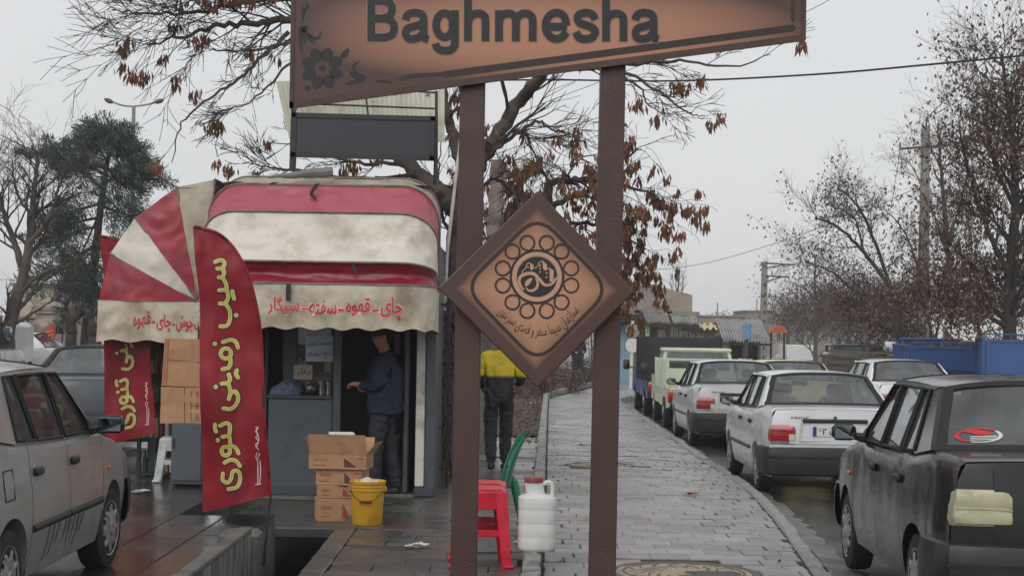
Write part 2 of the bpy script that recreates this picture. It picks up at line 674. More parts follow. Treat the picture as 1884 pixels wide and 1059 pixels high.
# wet paving left of the edging
lp = structure(MB().add([(-1.43, 6, -.03), (xl(6), 6, -.03), (xl(27), 27, -.03), (-1.56, 27, -.03)], [(0, 1, 2, 3)])
               .add([(-1.43, 6, -.03), (-1.51, 14.6, -.03), (-1.51, 14.6, -.5), (-1.43, 6, -.5)], [(0, 1, 2, 3)]).build('paving', m_joint))
fld = MB()
row = 0
y = 9.6
SW, SD = .42, .36
while y < 26.9:
    x0_ = -1.27 - .009 * (y - 8) if y < 14.6 else -1.5
    x = x0_ - (0, .21, .1, .3)[row % 4]
    while x < xl(y) - .02:
        a, b = max(x, x0_), min(x + SW, xl(y) - .01)
        if b - a > .05:
            rot = Matrix.Rotation(rng.gauss(0, .006), 3, 'X') @ Matrix.Rotation(rng.gauss(0, .008), 3, 'Y')
            c = V(((a + b) / 2, y + SD / 2, rng.gauss(-.004, .003)))
            if y < 22:
                mi = rng.choice((0, 0, 1, 1, 2, 2, 3, 4)) if rng.random() > .04 else 5
                wq = round((b - a - .008) / .03)
                o = bpy.data.objects.new('paver', paver_mesh(('s', mi, wq), max(.04, wq * .03), SD - .009, m_slab[mi]))
                o.location = c
                o.rotation_euler = rot.to_euler()
                col.objects.link(o)
                o.parent = lp
            else:
                fld.box(c - V((0, 0, .02)), (b - a - .01, SD - .01, .04), rot)
        x += SW
    y += SD
    row += 1
tag(fld.build('paver_field', m_paver[1], lp), kind='stuff')
y = 8.0
while y < 14.5:                          # coping along the channel
    L = rng.uniform(.45, .7)
    L = min(L, 14.6 - y)
    MB().rbox((-1.36 - .009 * (y - 8), y + L / 2, -.03), (.17, L - .012, .08), .012, Matrix.Rotation(rng.gauss(0, .01), 3, 'Y')).build('coping_stone', m_slab[0], lp)
    y += L
# channel
structure(MB().grid(lambda u, v: V((-1.98 + .62 * u, 5 + 10 * v, -.37)), 4, 30).build('channel_water', m_water))
# littered planting bed beyond the left paving
def bedz(x, y):
    return .03 + .05 * mnoise.noise(V((x * .8, y * .6, 0))) + .02 * mnoise.noise(V((x * 4, y * 4, 3)))
structure(MB().grid(lambda u, v: (lambda x, y: V((x, y, bedz(x, y))))((-6 + (xl(min(27 + 35 * v, 42)) + 6 + max(0, (27 + 35 * v - 42) * .18)) * u), 27 + 35 * v), 30, 60).build('soil', m_soil, smooth=60))
m_litter = mat('fallen leaves', (92, 70, 54), .8, var=.5, scale=3)
lt = MB()
for k in range(3600):
    y = rng.uniform(25.5, 60)
    x = rng.uniform(-1.6, xl(min(y, 42)) - .05) if y < 43 else rng.uniform(-2, 1.0)
    z = bedz(x, y) + .012 if y > 27 else .01
    leaf(lt, V((x, y, z)), V((rng.uniform(-1, 1), rng.uniform(-1, 1), rng.uniform(0, .35))).normalized(), rng.uniform(.05, .11), .022, rng)
for k in range(240):                      # a few on the paving and the footway edge
    y = rng.uniform(12, 40)
    x = rng.choice((xl(y) + .17 + abs(rng.gauss(0, .12)), xk(y) - .12 - abs(rng.gauss(0, .2)), xk(y) + rng.uniform(.02, .3)))
    z = .012 if x < xk(y) else -.1
    leaf(lt, V((x, y, z)), V((rng.uniform(-1, 1), rng.uniform(-1, 1), .1)).normalized(), rng.uniform(.02, .05), .01, rng)
tag(lt.build('leaf_litter', m_litter), kind='stuff')

# manhole covers
m_mh = mat('cast cover', (164, 150, 128), .55, var=.15, scale=9, bump=.5, bscale=80, dirt=(96, 86, 74), dscale=5)
m_mhd = mat('cover rim', (92, 86, 78), .6, var=.2, bump=.4)
m_patch = mat('dark concrete patch', (88, 86, 83), .8, var=.25, scale=20, bump=.6)
for i, (c, r) in enumerate(MH):
    t = thing('manhole_cover', ['large cream patterned manhole cover at the foot of the sign, with a dark worn patch',
                                'smaller cream manhole cover further along the grey footway, behind the sign post'][i], 'manhole cover', (c.x, c.y, 0), rng.uniform(0, 1), 'round manhole covers in the footway')
    MB().lathe([(r + .09, -.03), (r + .09, -.008), (r + .02, -.004), (r + .02, -.03)], (0, 0, 0), 40, cap=False).build('collar', m_patch, t, False, 40)
    MB().lathe([(r + .02, -.02), (r + .02, .004), (r - .03, .004), (r - .03, -.012)], (0, 0, 0), 40, cap=False).build('rim', m_mhd, t, False, 40)
    MB().lathe([(r - .035, -.03), (r - .035, .0), (r - .05, .002), (0.001, .002)], (0, 0, 0), 40).build('lid', m_mh, t, False, 30)
    tr = MB()
    idm = lambda u, v: V((u, v, .006))
    tr.ribbon([((r - .09) * math.cos(a * .1), (r - .09) * math.sin(a * .1)) for a in range(63)], .02, idm, closed=True)
    for k in range(16):
        a = k * math.pi / 8
        tr.ribbon(catmull([((r - .12 - .2 * q) * math.cos(a + .25 * math.sin(q * 5)), (r - .12 - .2 * q) * math.sin(a + .25 * math.sin(q * 5)), 0) for q in (0, .35, .7, 1)], 3), .014, idm)
    tr.build('relief', m_mhd, t, False)
    if i == 0:
        t.rotation_euler = (0, 0, 0)
        MB().add([(x * .34 + .2, y_ * .26 - .12, .009) for x, y_ in ((-.6, .5), (-.2, .62), (.4, .55), (.62, .2), (.5, -.4), (.1, -.9), (-.4, -.8), (-.8, -.35), (-.35, 0))], [(0, 1, 2, 3, 4, 5, 6, 7, 8)][0:1]).build('worn_patch', m_patch, t, False)
# small litter on the footway
m_paper = mat('litter paper', (205, 200, 196), .7)
m_wrap = mat('litter wrapper', (190, 120, 104), .6)
for k, (px, py, m, lb) in enumerate(((1268, 910, m_wrap, 'crumpled pinkish wrapper lying on the grey footway pavers'), (1066, 819, m_paper, 'scrap of white paper on the footway left of the right sign post'),
                           (760, 1007, m_paper, 'tiny white scrap on the dark wet slabs near the kiosk'), (252, 907, m_paper, 'white paper scrap on the wet street in front of the white stool'), (971, 746, m_paper, 'crumpled white paper on the brown leafy bed beside the edging'))):
    c = G(px, py, .08 if px < 500 else 0)
    b = MB()
    for q in range(3):
        b.grid(lambda u, v: V(((u - .5) * .13 + q * .03, (v - .5) * .09, .012 + .022 * mnoise.noise(V((u * 3, v * 3 + q * 5, k))) + .008 * q)), 4, 3)
    o = b.build('litter_scrap', m, None, False, 60)
    o.location = (c.x, c.y, .085 if px < 500 else .05 if px == 971 else .006)
    tag(o, lb, 'litter')
# channel wall on the left
cw = thing('channel_wall', 'low stained plaster wall along the black water channel', 'wall', (-1.93, 9, -.4))
MB().bbox((-2.03, 4.5, -.45), (-1.935, 12.35, .19)).build('wall_body', m_wall, cw)
y = 4.5
while y < 12.3:
    L = min(rng.uniform(.8, 1.2), 12.36 - y)
    MB().rbox((-1.982, y + L / 2, .21), (.10, L - .01, .04), .008).build('coping', m_concrete, cw)
    y += L
MB().rbox((-2.06, 12.6, -.08), (.30, .34, .5), .03).build('end_block', m_concrete, cw)
# concrete bridge slab in front of the kiosk counter
MB().rbox((-1.95, 15.95, -.11), (1.35, 2.4, .1), .015).build('bridge_slab', m_slab[1])
structure(bpy.data.objects['bridge_slab'])
# ================================================================== STATION SIGN
SY = 8.0
m_brown = mat('brown sign paint', (72, 48, 42), .5, var=.16, scale=7, bump=.2, bscale=140, dirt=(58, 40, 37), dscale=5, dlo=.42, dhi=.75, rvar=.12)
m_ink = mat('sign lettering', (25, 24, 27), .5, var=.05)
m_line = mat('sign border line', (42, 28, 26), .5, var=.05)
m_edge = mat('letter edge', (150, 118, 104), .5, var=.05)

def glow_mat(name, cin, cout, cx, cz, rx, rz, k=4.0, diamond=False):      # airbrushed print: pale middle fading to brown
    m = mat(name, cin, .42, var=.04, bump=.06, bscale=220)
    n, l = m.node_tree.nodes, m.node_tree.links
    b = n['Principled BSDF']
    tcn = n.new('ShaderNodeTexCoord')
    sp = n.new('ShaderNodeSeparateXYZ')
    l.new(tcn.outputs['Object'], sp.inputs[0])
    acc_ = None
    for axn, c0, r0 in (('X', cx, rx), ('Z', cz, rz)):
        a = n.new('ShaderNodeMath'); a.operation = 'SUBTRACT'; a.inputs[1].default_value = c0
        l.new(sp.outputs[axn], a.inputs[0])
        d = n.new('ShaderNodeMath'); d.operation = 'DIVIDE'; d.inputs[1].default_value = r0
        l.new(a.outputs[0], d.inputs[0])
        ab = n.new('ShaderNodeMath'); ab.operation = 'ABSOLUTE'
        l.new(d.outputs[0], ab.inputs[0])
        pw = n.new('ShaderNodeMath'); pw.operation = 'POWER'; pw.inputs[1].default_value = 1 if diamond else k
        l.new(ab.outputs[0], pw.inputs[0])
        if acc_ is None:
            acc_ = pw
        else:
            s = n.new('ShaderNodeMath'); s.operation = 'ADD'; s.use_clamp = True
            l.new(acc_.outputs[0], s.inputs[0]); l.new(pw.outputs[0], s.inputs[1])
            acc_ = s
    if diamond:
        acc_.use_clamp = False
        dp = n.new('ShaderNodeMath'); dp.operation = 'POWER'; dp.inputs[1].default_value = k; dp.use_clamp = True
        l.new(acc_.outputs[0], dp.inputs[0])
        acc_ = dp
    nz = n.new('ShaderNodeTexNoise'); nz.inputs['Scale'].default_value = 400
    l.new(tcn.outputs['Object'], nz.inputs['Vector'])
    ma = n.new('ShaderNodeMath'); ma.operation = 'MULTIPLY_ADD'; ma.inputs[1].default_value = .25; ma.inputs[2].default_value = -.125
    l.new(nz.outputs['Fac'], ma.inputs[0])
    sm = n.new('ShaderNodeMath'); sm.operation = 'ADD'; sm.use_clamp = True
    l.new(acc_.outputs[0], sm.inputs[0]); l.new(ma.outputs[0], sm.inputs[1])
    mxn = n.new('ShaderNodeMix'); mxn.data_type = 'RGBA'
    l.new(sm.outputs[0], mxn.inputs[0])
    mxn.inputs[6].default_value = (*lin(cin), 1)
    mxn.inputs[7].default_value = (*lin(cout), 1)
    l.new(mxn.outputs[2], b.inputs['Base Color'])
    return m

c0 = P(990, 1059, SY)
sign = thing('station_sign', 'brown two-post place name sign with a diamond emblem board between its posts', 'sign', (c0.x, SY + .09, 0))
SP = lambda px, py, dy=0.0: P(px, py, SY + dy)
for (xa, xb, ya, xc, xd) in ((847, 893, 130, 828, 877), (1106, 1152, 100, 1084, 1133)):
    tl, tr_, bl, br = SP(xa, ya, .035), SP(xb, ya, .035), SP(xc, 1059, .035), SP(xd, 1059, .035)
    ext = (bl - tl) * ((bl.z + .05) / (tl.z - bl.z))
    ext2 = (br - tr_) * ((br.z + .05) / (tr_.z - br.z))
    b = MB()
    b.prism([tl, tr_, br + ext2, bl + ext], (0, .12, 0))
    o = b.build('post', m_brown, sign)
    bv = o.modifiers.new('round', 'BEVEL'); bv.width = .006; bv.segments = 2
# name board
m_board = glow_mat('name board print', (176, 124, 98), (72, 48, 42), SP(1030, 0).x - c0.x, SP(1000, 62).z, (SP(1475, 0).x - SP(545, 0).x) / 2, .25, 2.6)
bl, br = SP(533, 199), SP(1482, 74)
tl_, tr2 = SP(541, -330), SP(1488, -330)
o = MB().prism([bl, br, tr2, tl_], (0, .035, 0)).build('name_board', m_board, sign)
bv = o.modifiers.new('round', 'BEVEL'); bv.width = .004; bv.segments = 1
# folded rim round the board
for a, b_ in (((533, 199), (1482, 74)), ((533, 199), (541, -330)), ((1482, 74), (1488, -330)), ((541, -330), (1488, -330))):
    pa, pb = SP(*a, -.006), SP(*b_, -.006)
    d = (pb - pa).normalized()
    inw = V((0, 0, 0))
    cen = SP(1010, -90, -.006)
    nn = V((0, 1, 0)).cross(d)
    if nn.dot(cen - pa) < 0:
        nn = -nn
    wdt = .03 if a == (533, 199) and b_ == (1482, 74) else .018
    MB().prism([pa + nn * -.002, pb + nn * -.002, pb + nn * wdt, pa + nn * wdt], (0, .0055, 0)).build('rim', m_brown, sign)
# printed border line
bm = MB()
bm.ribbon(catmull([(738, 146, 0), (760, 140, 0), (830, 136, 0)], 3), 8, lambda u, v: SP(u, v, -.0012))
bm.ribbon([(820, 137), (1100, 100), (1458, 52)], 13, lambda u, v: SP(u, v, -.0009))
bm.ribbon([(1459, 38), (1460, -330)], 7, lambda u, v: SP(u, v, -.0009))
bm.build('border_line', m_line, sign)
# lettering BAGHMESHA
mp = lambda u, v: SP(u, v, -.0022)
mp2 = lambda u, v: SP(u, v, -.0014)
B0 = [[(683, -6), (683, 76)], [(683, 2), (708, 2), (719, 8), (721, 19), (717, 29), (706, 34), (683, 34)], [(683, 34.5), (710, 34.5), (722, 41), (725, 53), (721, 64), (709, 69), (683, 69)]]
A0 = [[(746, 37), (750, 27), (763, 23.5), (776, 27), (779.5, 38), (779.5, 60), (781, 70), (788, 73)], [(779, 43), (765, 48), (751, 52), (746.5, 60), (749, 69), (758, 72), (770, 69), (778, 61), (779.3, 52)]]
G0 = [[(818 + 15.5 * math.cos(k * .3142), 46.5 + 22 * math.sin(k * .3142)) for k in range(21)], [(837, 19), (837, 74), (835, 86), (827, 92.5), (814, 93), (804, 88), (801.5, 80)]]
H0 = [[(861, -6), (861, 76)], [(861, 46), (864, 33), (872, 26.5), (882, 25), (890, 29), (893, 38), (893, 76)]]
M0 = [[(918, 19), (918, 76)], [(918, 44), (921, 32), (929, 26), (938, 25), (946, 29.5), (949, 39), (949, 76)], [(949, 44), (952, 32), (960, 26), (969, 25), (977, 29.5), (980, 39), (980, 76)]]
E0 = [[(1006, 49.5), (1043, 49.5)], [(1042, 47), (1039, 33), (1031, 25), (1020, 24), (1010, 30), (1004.5, 42), (1005, 56), (1012, 67), (1023, 71.5), (1034, 68.5), (1042, 59)]]
S0_ = [[(1095, 36), (1090, 27), (1078, 23.5), (1066, 27), (1062.5, 35), (1068, 43), (1080, 47), (1091, 52), (1095, 60), (1089, 69), (1077, 72), (1065, 69), (1060, 59)]]
LET = B0 + A0 + G0 + H0 + M0 + E0 + S0_ + [[(x + 254, y) for x, y in q] for q in H0] + [[(x + 423, y) for x, y in q] for q in A0]
for (nm_, ww_, m_, d_) in (('lettering_edge', 17.5, m_edge, -.0012), ('lettering', 14.2, m_ink, -.0036)):
    lb = MB()
    for i, q in enumerate(LET):
        q = [V((*p, 0)) for p in q]
        if len(q) == 2 or q in ():
            c = q
        elif abs(q[0].y - q[-1].y) < 40 and len(q) == 7 and q[0].x == q[-1].x and q[0].x == 683:
            c = [q[0]] + catmull(q[1:-1], 5) + [q[-1]]
        else:
            c = catmull(q, 5)
        ext = (ww_ - 14.2) / 2
        if ext:
            c = [c[0] + (c[0] - c[1]).normalized() * ext] + c[1:-1] + [c[-1] + (c[-1] - c[-2]).normalized() * ext]
        lb.ribbon(c, ww_, lambda u, v: SP(u, v, d_ - .00007 * i), cap=False)
    lb.build(nm_, m_, sign)
# flower ornament in the corner
fl = MB()
fm = lambda u, v: SP(u, v, -.0016)
cx, cy = 593, 126
for k in range(8):
    a = math.pi * 2 * k / 8 + .35
    pr = []
    for t in range(11):
        q = t / 10
        ww = 11 * math.sin(math.pi * min(1, q * 1.0)) ** .6
        pr.append((q, ww))
    L = [(cx + (13 + 27 * q) * math.cos(a) - w_ * math.sin(a), cy + (13 + 27 * q) * math.sin(a) + w_ * math.cos(a)) for q, w_ in pr]
    Rr = [(cx + (13 + 27 * q) * math.cos(a) + w_ * math.sin(a), cy + (13 + 27 * q) * math.sin(a) - w_ * math.cos(a)) for q, w_ in pr]
    lp_ = L + Rr[-2:0:-1]
    fl.add([fm(*p) for p in lp_], [tuple(range(len(lp_)))])
dk = [(cx + 6 * math.cos(t * .52), cy + 6 * math.sin(t * .52)) for t in range(12)]
fl.add([fm(*p) for p in dk], [tuple(range(12))])
def sw(pts, w0, w1):
    c = catmull([(p[0], p[1], 0) for p in pts], 5)
    m = len(c)
    fl.ribbon(c, [max(.8, w0 * math.sin(math.pi * (i + .6) / (m + .2)) + w1) for i in range(m)], fm, cap=False)
sw([(555, 100), (552, 60), (556, 48)], 6, 1)
sw([(562, 82), (558, 55), (566, 50)], 7, 1)
sw([(580, 80), (562, 62), (562, 48)], 9, 1)
sw([(592, 57), (585, 71), (570, 66), (562, 52)], 4, 1)
sw([(556, 40), (558, 22), (556, 8)], 6, 1)
sw([(560, 22), (566, 12), (562, 2)], 5, 1)
sw([(635, 155), (655, 150), (672, 146)], 7, 1)
sw([(642, 132), (655, 140), (674, 143)], 9, 1)
sw([(661, 113), (650, 122), (655, 133), (672, 141)], 4, 1)
sw([(690, 150), (710, 150), (722, 153)], 5, 1)
sw([(626, 106), (634, 100), (641, 90)], 9, 2)
sw([(560, 160), (566, 163), (570, 158)], 6, 2)
fl.build('flower_ornament', m_ink, sign)
# diamond board
D = [(989, 351), (1168, 536), (989, 713), (806, 530)]
DY = -.03
m_dia = glow_mat('diamond board print', (182, 134, 104), (72, 48, 42), 0, 0, .40, .40, 4.0, True)
dc = SP(987, 532, DY)
db = thing('diamond_board', None, None, (dc.x - sign.location.x, dc.y - sign.location.y, dc.z))
del_keys = [k for k in db.keys()]
bpy.data.objects.remove(db)
o = MB().prism([SP(*p, DY) for p in D], (0, .03, 0))
me_v = [(p[0] - dc.x, p[1] - dc.y, p[2] - dc.z) for p in o.v]
o.v = me_v
db = o.build('diamond_board', m_dia, sign, world=False)
db.location = (dc.x - sign.location.x, dc.y - sign.location.y, dc.z)
bv = db.modifiers.new('round', 'BEVEL'); bv.width = .006; bv.segments = 2
dm = lambda u, v: SP(u, v, DY - .0012)
bd = MB()
rc = []
inn = [(989, 395), (1123, 532), (989, 668), (853, 528)]
cD = V((988, 531))
for i in range(4):
    a, b_, c_ = V(inn[i - 1]), V(inn[i]), V(inn[(i + 1) % 4])
    for t in range(7):
        q = t / 6
        p1 = b_ + (a - b_).normalized() * 44
        p2 = b_ + (c_ - b_).normalized() * 44
        rc.append(tuple((1 - q) ** 2 * p1 + 2 * q * (1 - q) * b_ + q * q * p2))
bd.ribbon(rc, 6.5, dm, closed=True)
bd.build('border_line', m_line, db)
em = MB()
ecx, ecy = 988, 509
circ = lambda x, y, r, n=40: [(x + r * math.cos(2 * math.pi * k / n), y + r * math.sin(2 * math.pi * k / n)) for k in range(n)]
em.ribbon(circ(ecx, ecy, 48.5), 4.5, dm, closed=True)
for k in range(6):
    for s in (-1, 1):
        a = math.pi / 6 * 0 + k * math.pi / 3 + math.pi / 2 * 0 + s * .245 + math.pi / 6 * 0
        a += 0
        bx, by = ecx + 50 * math.cos(a - s * .0), ecy + 50 * math.sin(a)
        lp_ = []
        for t in range(20):
            th = -2.55 + 5.1 * t / 19
            rr = 13.2
            ux, uy = math.cos(a), math.sin(a)
            lx, ly = 65 + rr * math.cos(th), rr * math.sin(th)
            lp_.append((ecx + lx * ux - ly * uy, ecy + lx * uy + ly * ux))
        lp_ = [(bx, by)] + lp_
        em.ribbon(lp_, 3.6, lambda u, v, k=k, s=s: SP(u, v, DY - .0014 - .0002 * (2 * k + (s > 0))), closed=True)
em.build('loop_ring', m_line, db)
disc = MB().add([SP(x, y, DY - .0012) for x, y in circ(ecx, ecy, 37)], [tuple(range(40))])
disc.build('emblem_disc', m_ink, db)
m_pale = mat('emblem pale', (186, 146, 122), .5, var=.06)
ep = MB()
e1 = lambda u, v: SP(u, v, DY - .002)
e2 = lambda u, v: SP(u, v, DY - .0028)
def ex(zx, zy):
    return (880 + zx / 4.238, 400 + zy / 4.236)
def poly(b_, pts, f=e1):
    q = [f(*ex(*p)) for p in pts]
    b_.add(q, [tuple(range(len(q)))])
poly(ep, [(500, 335), (535, 365), (537, 412), (505, 400)])
poly(ep, [(556, 392), (588, 412), (585, 500), (556, 500)])
poly(ep, [(404, 352), (432, 370), (430, 400), (412, 412), (404, 395)])
for (a, b_) in (((340, 435), (350, 410)), ((350, 408), (368, 400)), ((368, 400), (378, 362)), ((378, 362), (404, 350)), ((435, 395), (465, 380)), ((465, 380), (470, 355)), ((470, 355), (500, 337)), ((515, 412), (556, 394))):
    ep.ribbon([ex(*a), ex(*b_)], 1.6, e1, cap=False)
for (x, y) in ((482, 372), (482, 397), (482, 424), (532, 433), (532, 466), (387, 385)):
    xx, yy_ = ex(x, y)
    ep.add([e1(*q) for q in circ(xx, yy_, 1.7, 10)], [tuple(range(10))])
rb = catmull([(*ex(*p), 0) for p in ((352, 560), (330, 530), (318, 490), (335, 455), (385, 436), (435, 440), (475, 480), (520, 525), (575, 515), (608, 470))], 5)
ep.ribbon(rb, [3.2 + 3 * math.sin(math.pi * i / len(rb)) for i in range(len(rb))], e2)
r2 = catmull([(*ex(*p), 0) for p in ((372, 545), (392, 568), (430, 566), (458, 540), (462, 505), (448, 478))], 5)
ep.ribbon(r2, [1.5 + 3.5 * math.sin(math.pi * (i + .5) / (len(r2) + 1)) for i in range(len(r2))], lambda u, v: SP(u, v, DY - .0032))
lf = catmull([(*ex(*p), 0) for p in ((368, 535), (366, 505), (385, 482), (422, 470), (412, 500), (392, 525))], 4, True)
q = [SP(p.x, p.y, DY - .0034) for p in lf]
ep.add(q, [tuple(range(len(q)))])
ep.build('emblem_city', m_pale, db)
ra = circ(ecx, ecy, 42, 48)
eo = MB().ribbon(ra, 7, e1, closed=True).build('emblem_ring', m_pale, db)
# Persian line on an arc
words = [('سازمان', .44), ('سیما', .18), ('منظر', -.02), ('و', -.12), ('فضای', -.34), ('سبز', -.56), ('شهری', -.86)]
pt = MB()
full = persian('سازمان سیما منظر و فضای سبز شهری')
vs, fs = text2d(full, size=1, offset=.004)
ax, bx = min(v.x for v in vs), max(v.x for v in vs)
arc = catmull([(915, 575, 0), (935, 592, 0), (965, 612, 0), (1000, 617, 0), (1035, 605, 0), (1066, 572, 0)], 8)
def arcmap(x, y):
    t = (x - ax) / (bx - ax) * (len(arc) - 1)
    i = min(int(t), len(arc) - 2)
    p = arc[i].lerp(arc[i + 1], t - i)
    d = (arc[min(i + 2, len(arc) - 1)] - arc[max(i - 1, 0)]).normalized()
    return SP(p.x + d.y * y * 26, p.y - d.x * y * 26, DY - .0012)
pt.add([arcmap(v.x, v.y) for v in vs], fs)
pt.build('lettering', m_line, db)
# ================================================================== CARS
def paint(name, c, metal=.0, rough=.3, dirt=(96, 92, 86), coat=.6, dlo=.5, dhi=.85):
    return mat(name, c, rough, metal, var=.06, scale=2.5, dirt=dirt, dscale=3.2, dlo=dlo, dhi=dhi, coat=coat, rvar=.06, bump=.02, bscale=3)
m_glass = glass_mat('car glass', (.50, .56, .56))
m_dglass = glass_mat('dark car glass', (.42, .47, .47), refl=.9)
m_black = mat('black plastic trim', (34, 35, 37), .5, var=.2, scale=14, dirt=(70, 68, 66), dscale=5, dlo=.55, dhi=.9)
m_rub = mat('tyre rubber', (28, 28, 29), .85, var=.25, scale=20, dirt=(66, 62, 58), dscale=6, dlo=.5, dhi=.8)
m_seal = mat('window rubber', (20, 20, 21), .6)
m_seat = mat('seat cloth', (52, 52, 55), .9, var=.2)
m_under = mat('underbody', (18, 18, 19), .9)
m_rim = mat('wheel cover', (150, 152, 154), .4, .3, var=.12, dirt=(90, 86, 80), dscale=8)
m_red = mat('tail lamp red', (150, 18, 22), .15, var=.15, scale=30, coat=.8)
m_clear = mat('tail lamp clear', (190, 186, 176), .2, var=.1, scale=30, coat=.8)
m_amber = mat('indicator amber', (200, 110, 30), .2, coat=.8)
m_lampbare = mat('bare yellowed lamp', (170, 167, 138), .35, var=.14, scale=14, coat=.4, dirt=(120, 116, 84), dscale=8)
m_plate = mat('number plate white', (200, 203, 204), .45, var=.05)
m_blue = mat('plate blue', (30, 50, 130), .45)
m_chrome = mat('bright trim', (170, 172, 174), .2, .9)
m_mirror = mat('mirror glass', (150, 160, 165), .04, 1.0, var=.02)

WA, RW = 1.172, .272            # axle distance from centre, wheel radius

def interp(tab, y):
    if y <= tab[0][0]:
        return tab[0][1]
    for (a, va), (b, vb) in zip(tab, tab[1:]):
        if a <= y <= b:
            t = (y - a) / (b - a)
            t = t * t * (3 - 2 * t) * .5 + t * .5
            return va + (vb - va) * t
    return tab[-1][1]

TOP = [(-1.93, .985), (-1.80, 1.02), (-1.42, 1.035), (-1.0, .985), (0, .955), (.80, .945), (1.2, .88), (1.75, .76), (1.92, .70)]
HW = [(-1.95, .70), (-1.86, .755), (-1.6, .785), (-.8, .80), (.8, .80), (1.5, .78), (1.82, .74), (1.94, .66)]

def car(name, label, group, body_m, loc, rz, glass=None, lamp='red', detail=True, bumper_m=None, plate=None, badge=None, sticker=False,
        scale=(1, 1, 1), dents=0.0, cat='car', cover=None, top_m=None, mirror_m=None, roofrack=False, wheel_turn=0, trim=True, seedn=1, seat_m=None):
    glass = glass or m_glass
    bumper_m = bumper_m or m_black
    rg = random.Random(seedn)
    t = thing(name, label, cat, loc, rz, group)
    t.scale = scale
    def bld(b, nm, m, par=t, sm=38):
        return b.build(nm, m, par, False, sm)
    def hw(y, z):
        top = interp(TOP, y)
        h = interp(HW, y)
        if z < .55:
            h -= .05 * ((.55 - z) / .35) ** 1.6
        else:
            h -= .035 * ((z - .55) / (.42)) ** 1.5
            if z > .80:
                h -= .006
        if dents:
            h += dents * (mnoise.noise(V((y * 2.1, z * 2.6, seedn))) - .1) + dents * .6 * mnoise.noise(V((y * 5, z * 6, seedn + 7)))
        return h
    def bot(y):
        z = .23
        for a in (-WA, WA):
            d = abs(y - a)
            if d < .335:
                z = max(z, math.sqrt(max(0, .335 ** 2 - d * d)) + .265)
        return z
    levels = [0, .16, .34, .5, .66, .82, .94, .985, 1.0]
    def side(b, y0, y1, s, inset=0.0):
        nC = max(3, int((y1 - y0) / .045))
        def fn(u, v):
            y = y0 + (y1 - y0) * u
            v_ = levels[int(round(v * 8))]
            zt, zb = interp(TOP, y), bot(y)
            z = zb + (zt - zb) * v_
            x = hw(y, z) - inset
            if v_ == 1.0:
                x -= .035
                z = zt + .004
            elif v_ > .98:
                x -= .010
            return V((s * x, y, z))
        b.grid(fn, nC, 8)
    body, fbody = MB(), MB()
    doors = ((-.80, .0), (.008, .855))
    for s in (-1, 1):
        side(body, -1.88, -.808, s)
        side(fbody, .863, 1.92, s)
        # inner wheel-arch lips and sills
        for a in (-WA, WA):
            def lip(u, v, a=a):
                th = math.pi * u
                y, z = a - .335 * math.cos(th), .265 + .335 * math.sin(th)
                return V((s * (hw(y, z) - .10 * v), y, z))
            (body if a < 0 else fbody).grid(lip, 16, 1)
    # hood, boot lid, front and rear faces
    def deck(y0, y1, nn, crown, b=None):
        def fn(u, v):
            y = y0 + (y1 - y0) * v
            q = 2 * u - 1
            return V((q * (hw(y, interp(TOP, y)) - .036), y, interp(TOP, y) + .004 + crown * (1 - q * q)))
        fbody.grid(fn, 12, nn)
    deck(.80, 1.92, 10, .035)
    lid = MB()
    bodykeep = body
    def face(b, yc, sgn, x_in=1.0, z0=.26):
        def fn(u, v):
            q = 2 * u - 1
            y_ = yc
            zt = interp(TOP, y_)
            z = z0 + (zt - z0) * v
            x = q * (hw(y_, z) - (.036 if v == 1 else 0))
            bulge = .05 * (1 - q * q) + .03 * math.sin(math.pi * v)
            return V((x, yc + sgn * bulge, z + (.02 * (1 - q * q) if v == 1 else 0)))
        b.grid(fn, 14, 8)
    face(fbody, 1.92, 1)
    face(body, -1.88, -1)
    bo = bld(body, 'rear_body', body_m)
    bld(fbody, 'front_body', body_m)
    # boot lid as its own panel
    def fn(u, v):
        q = 2 * u - 1
        y = -1.87 + .45 * v
        return V((q * (hw(y, interp(TOP, y)) - .036), y, interp(TOP, y) + .005 + .012 * (1 - q * q)))
    lid.grid(fn, 12, 6)
    def fn2(u, v):
        q = 2 * u - 1
        z = .62 + (.985 - .62) * v
        return V((q * .52, -1.885 - .05 * (1 - (q * .52 / .72) ** 2) - .03 * math.sin(math.pi * (z - .26) / .725) - .006, z))
    lid.grid(fn2, 10, 6)
    bld(lid, 'boot_lid', body_m)
    # doors
    for s in (-1, 1):
        for (a, b_) in doors:
            d = MB()
            side(d, a, b_, s)
            do = bld(d, 'door', body_m)
            if detail:
                h = MB()
                yh = a + .12
                xh = hw(yh, .80)
                h.rbox((s * (xh + .008), yh, .815), (.03, .15, .05), .012)
                bld(h, 'handle', m_black, do)
    inner = MB()
    for s in (-1, 1):
        inner.bbox((s * .70, -.84, .26), (s * .725, .90, .90))
    inner.bbox((-.56, -1.75, .26), (.56, 1.8, .62))
    inner.bbox((-.70, -.80, .24), (.70, .80, .34))
    inner.bbox((-.6, -1.8, .62), (.6, -1.3, .92))
    bld(inner, 'underbody', m_under, t, None)
    # ---- greenhouse
    def zr(y):
        return 1.385 - .05 * max(0, (y + .25)) ** 2 * .6 - .03 * max(0, -(y + .45)) ** 1.5
    def S(y, tt, s, off=0.0):
        zb = interp(TOP, max(-1.42, min(.8, y)))
        x = .752 + (.598 - .752) * tt + .012 * math.sin(math.pi * tt) + off
        return V((s * x, y, zb + (zr(y) - zb) * tt))
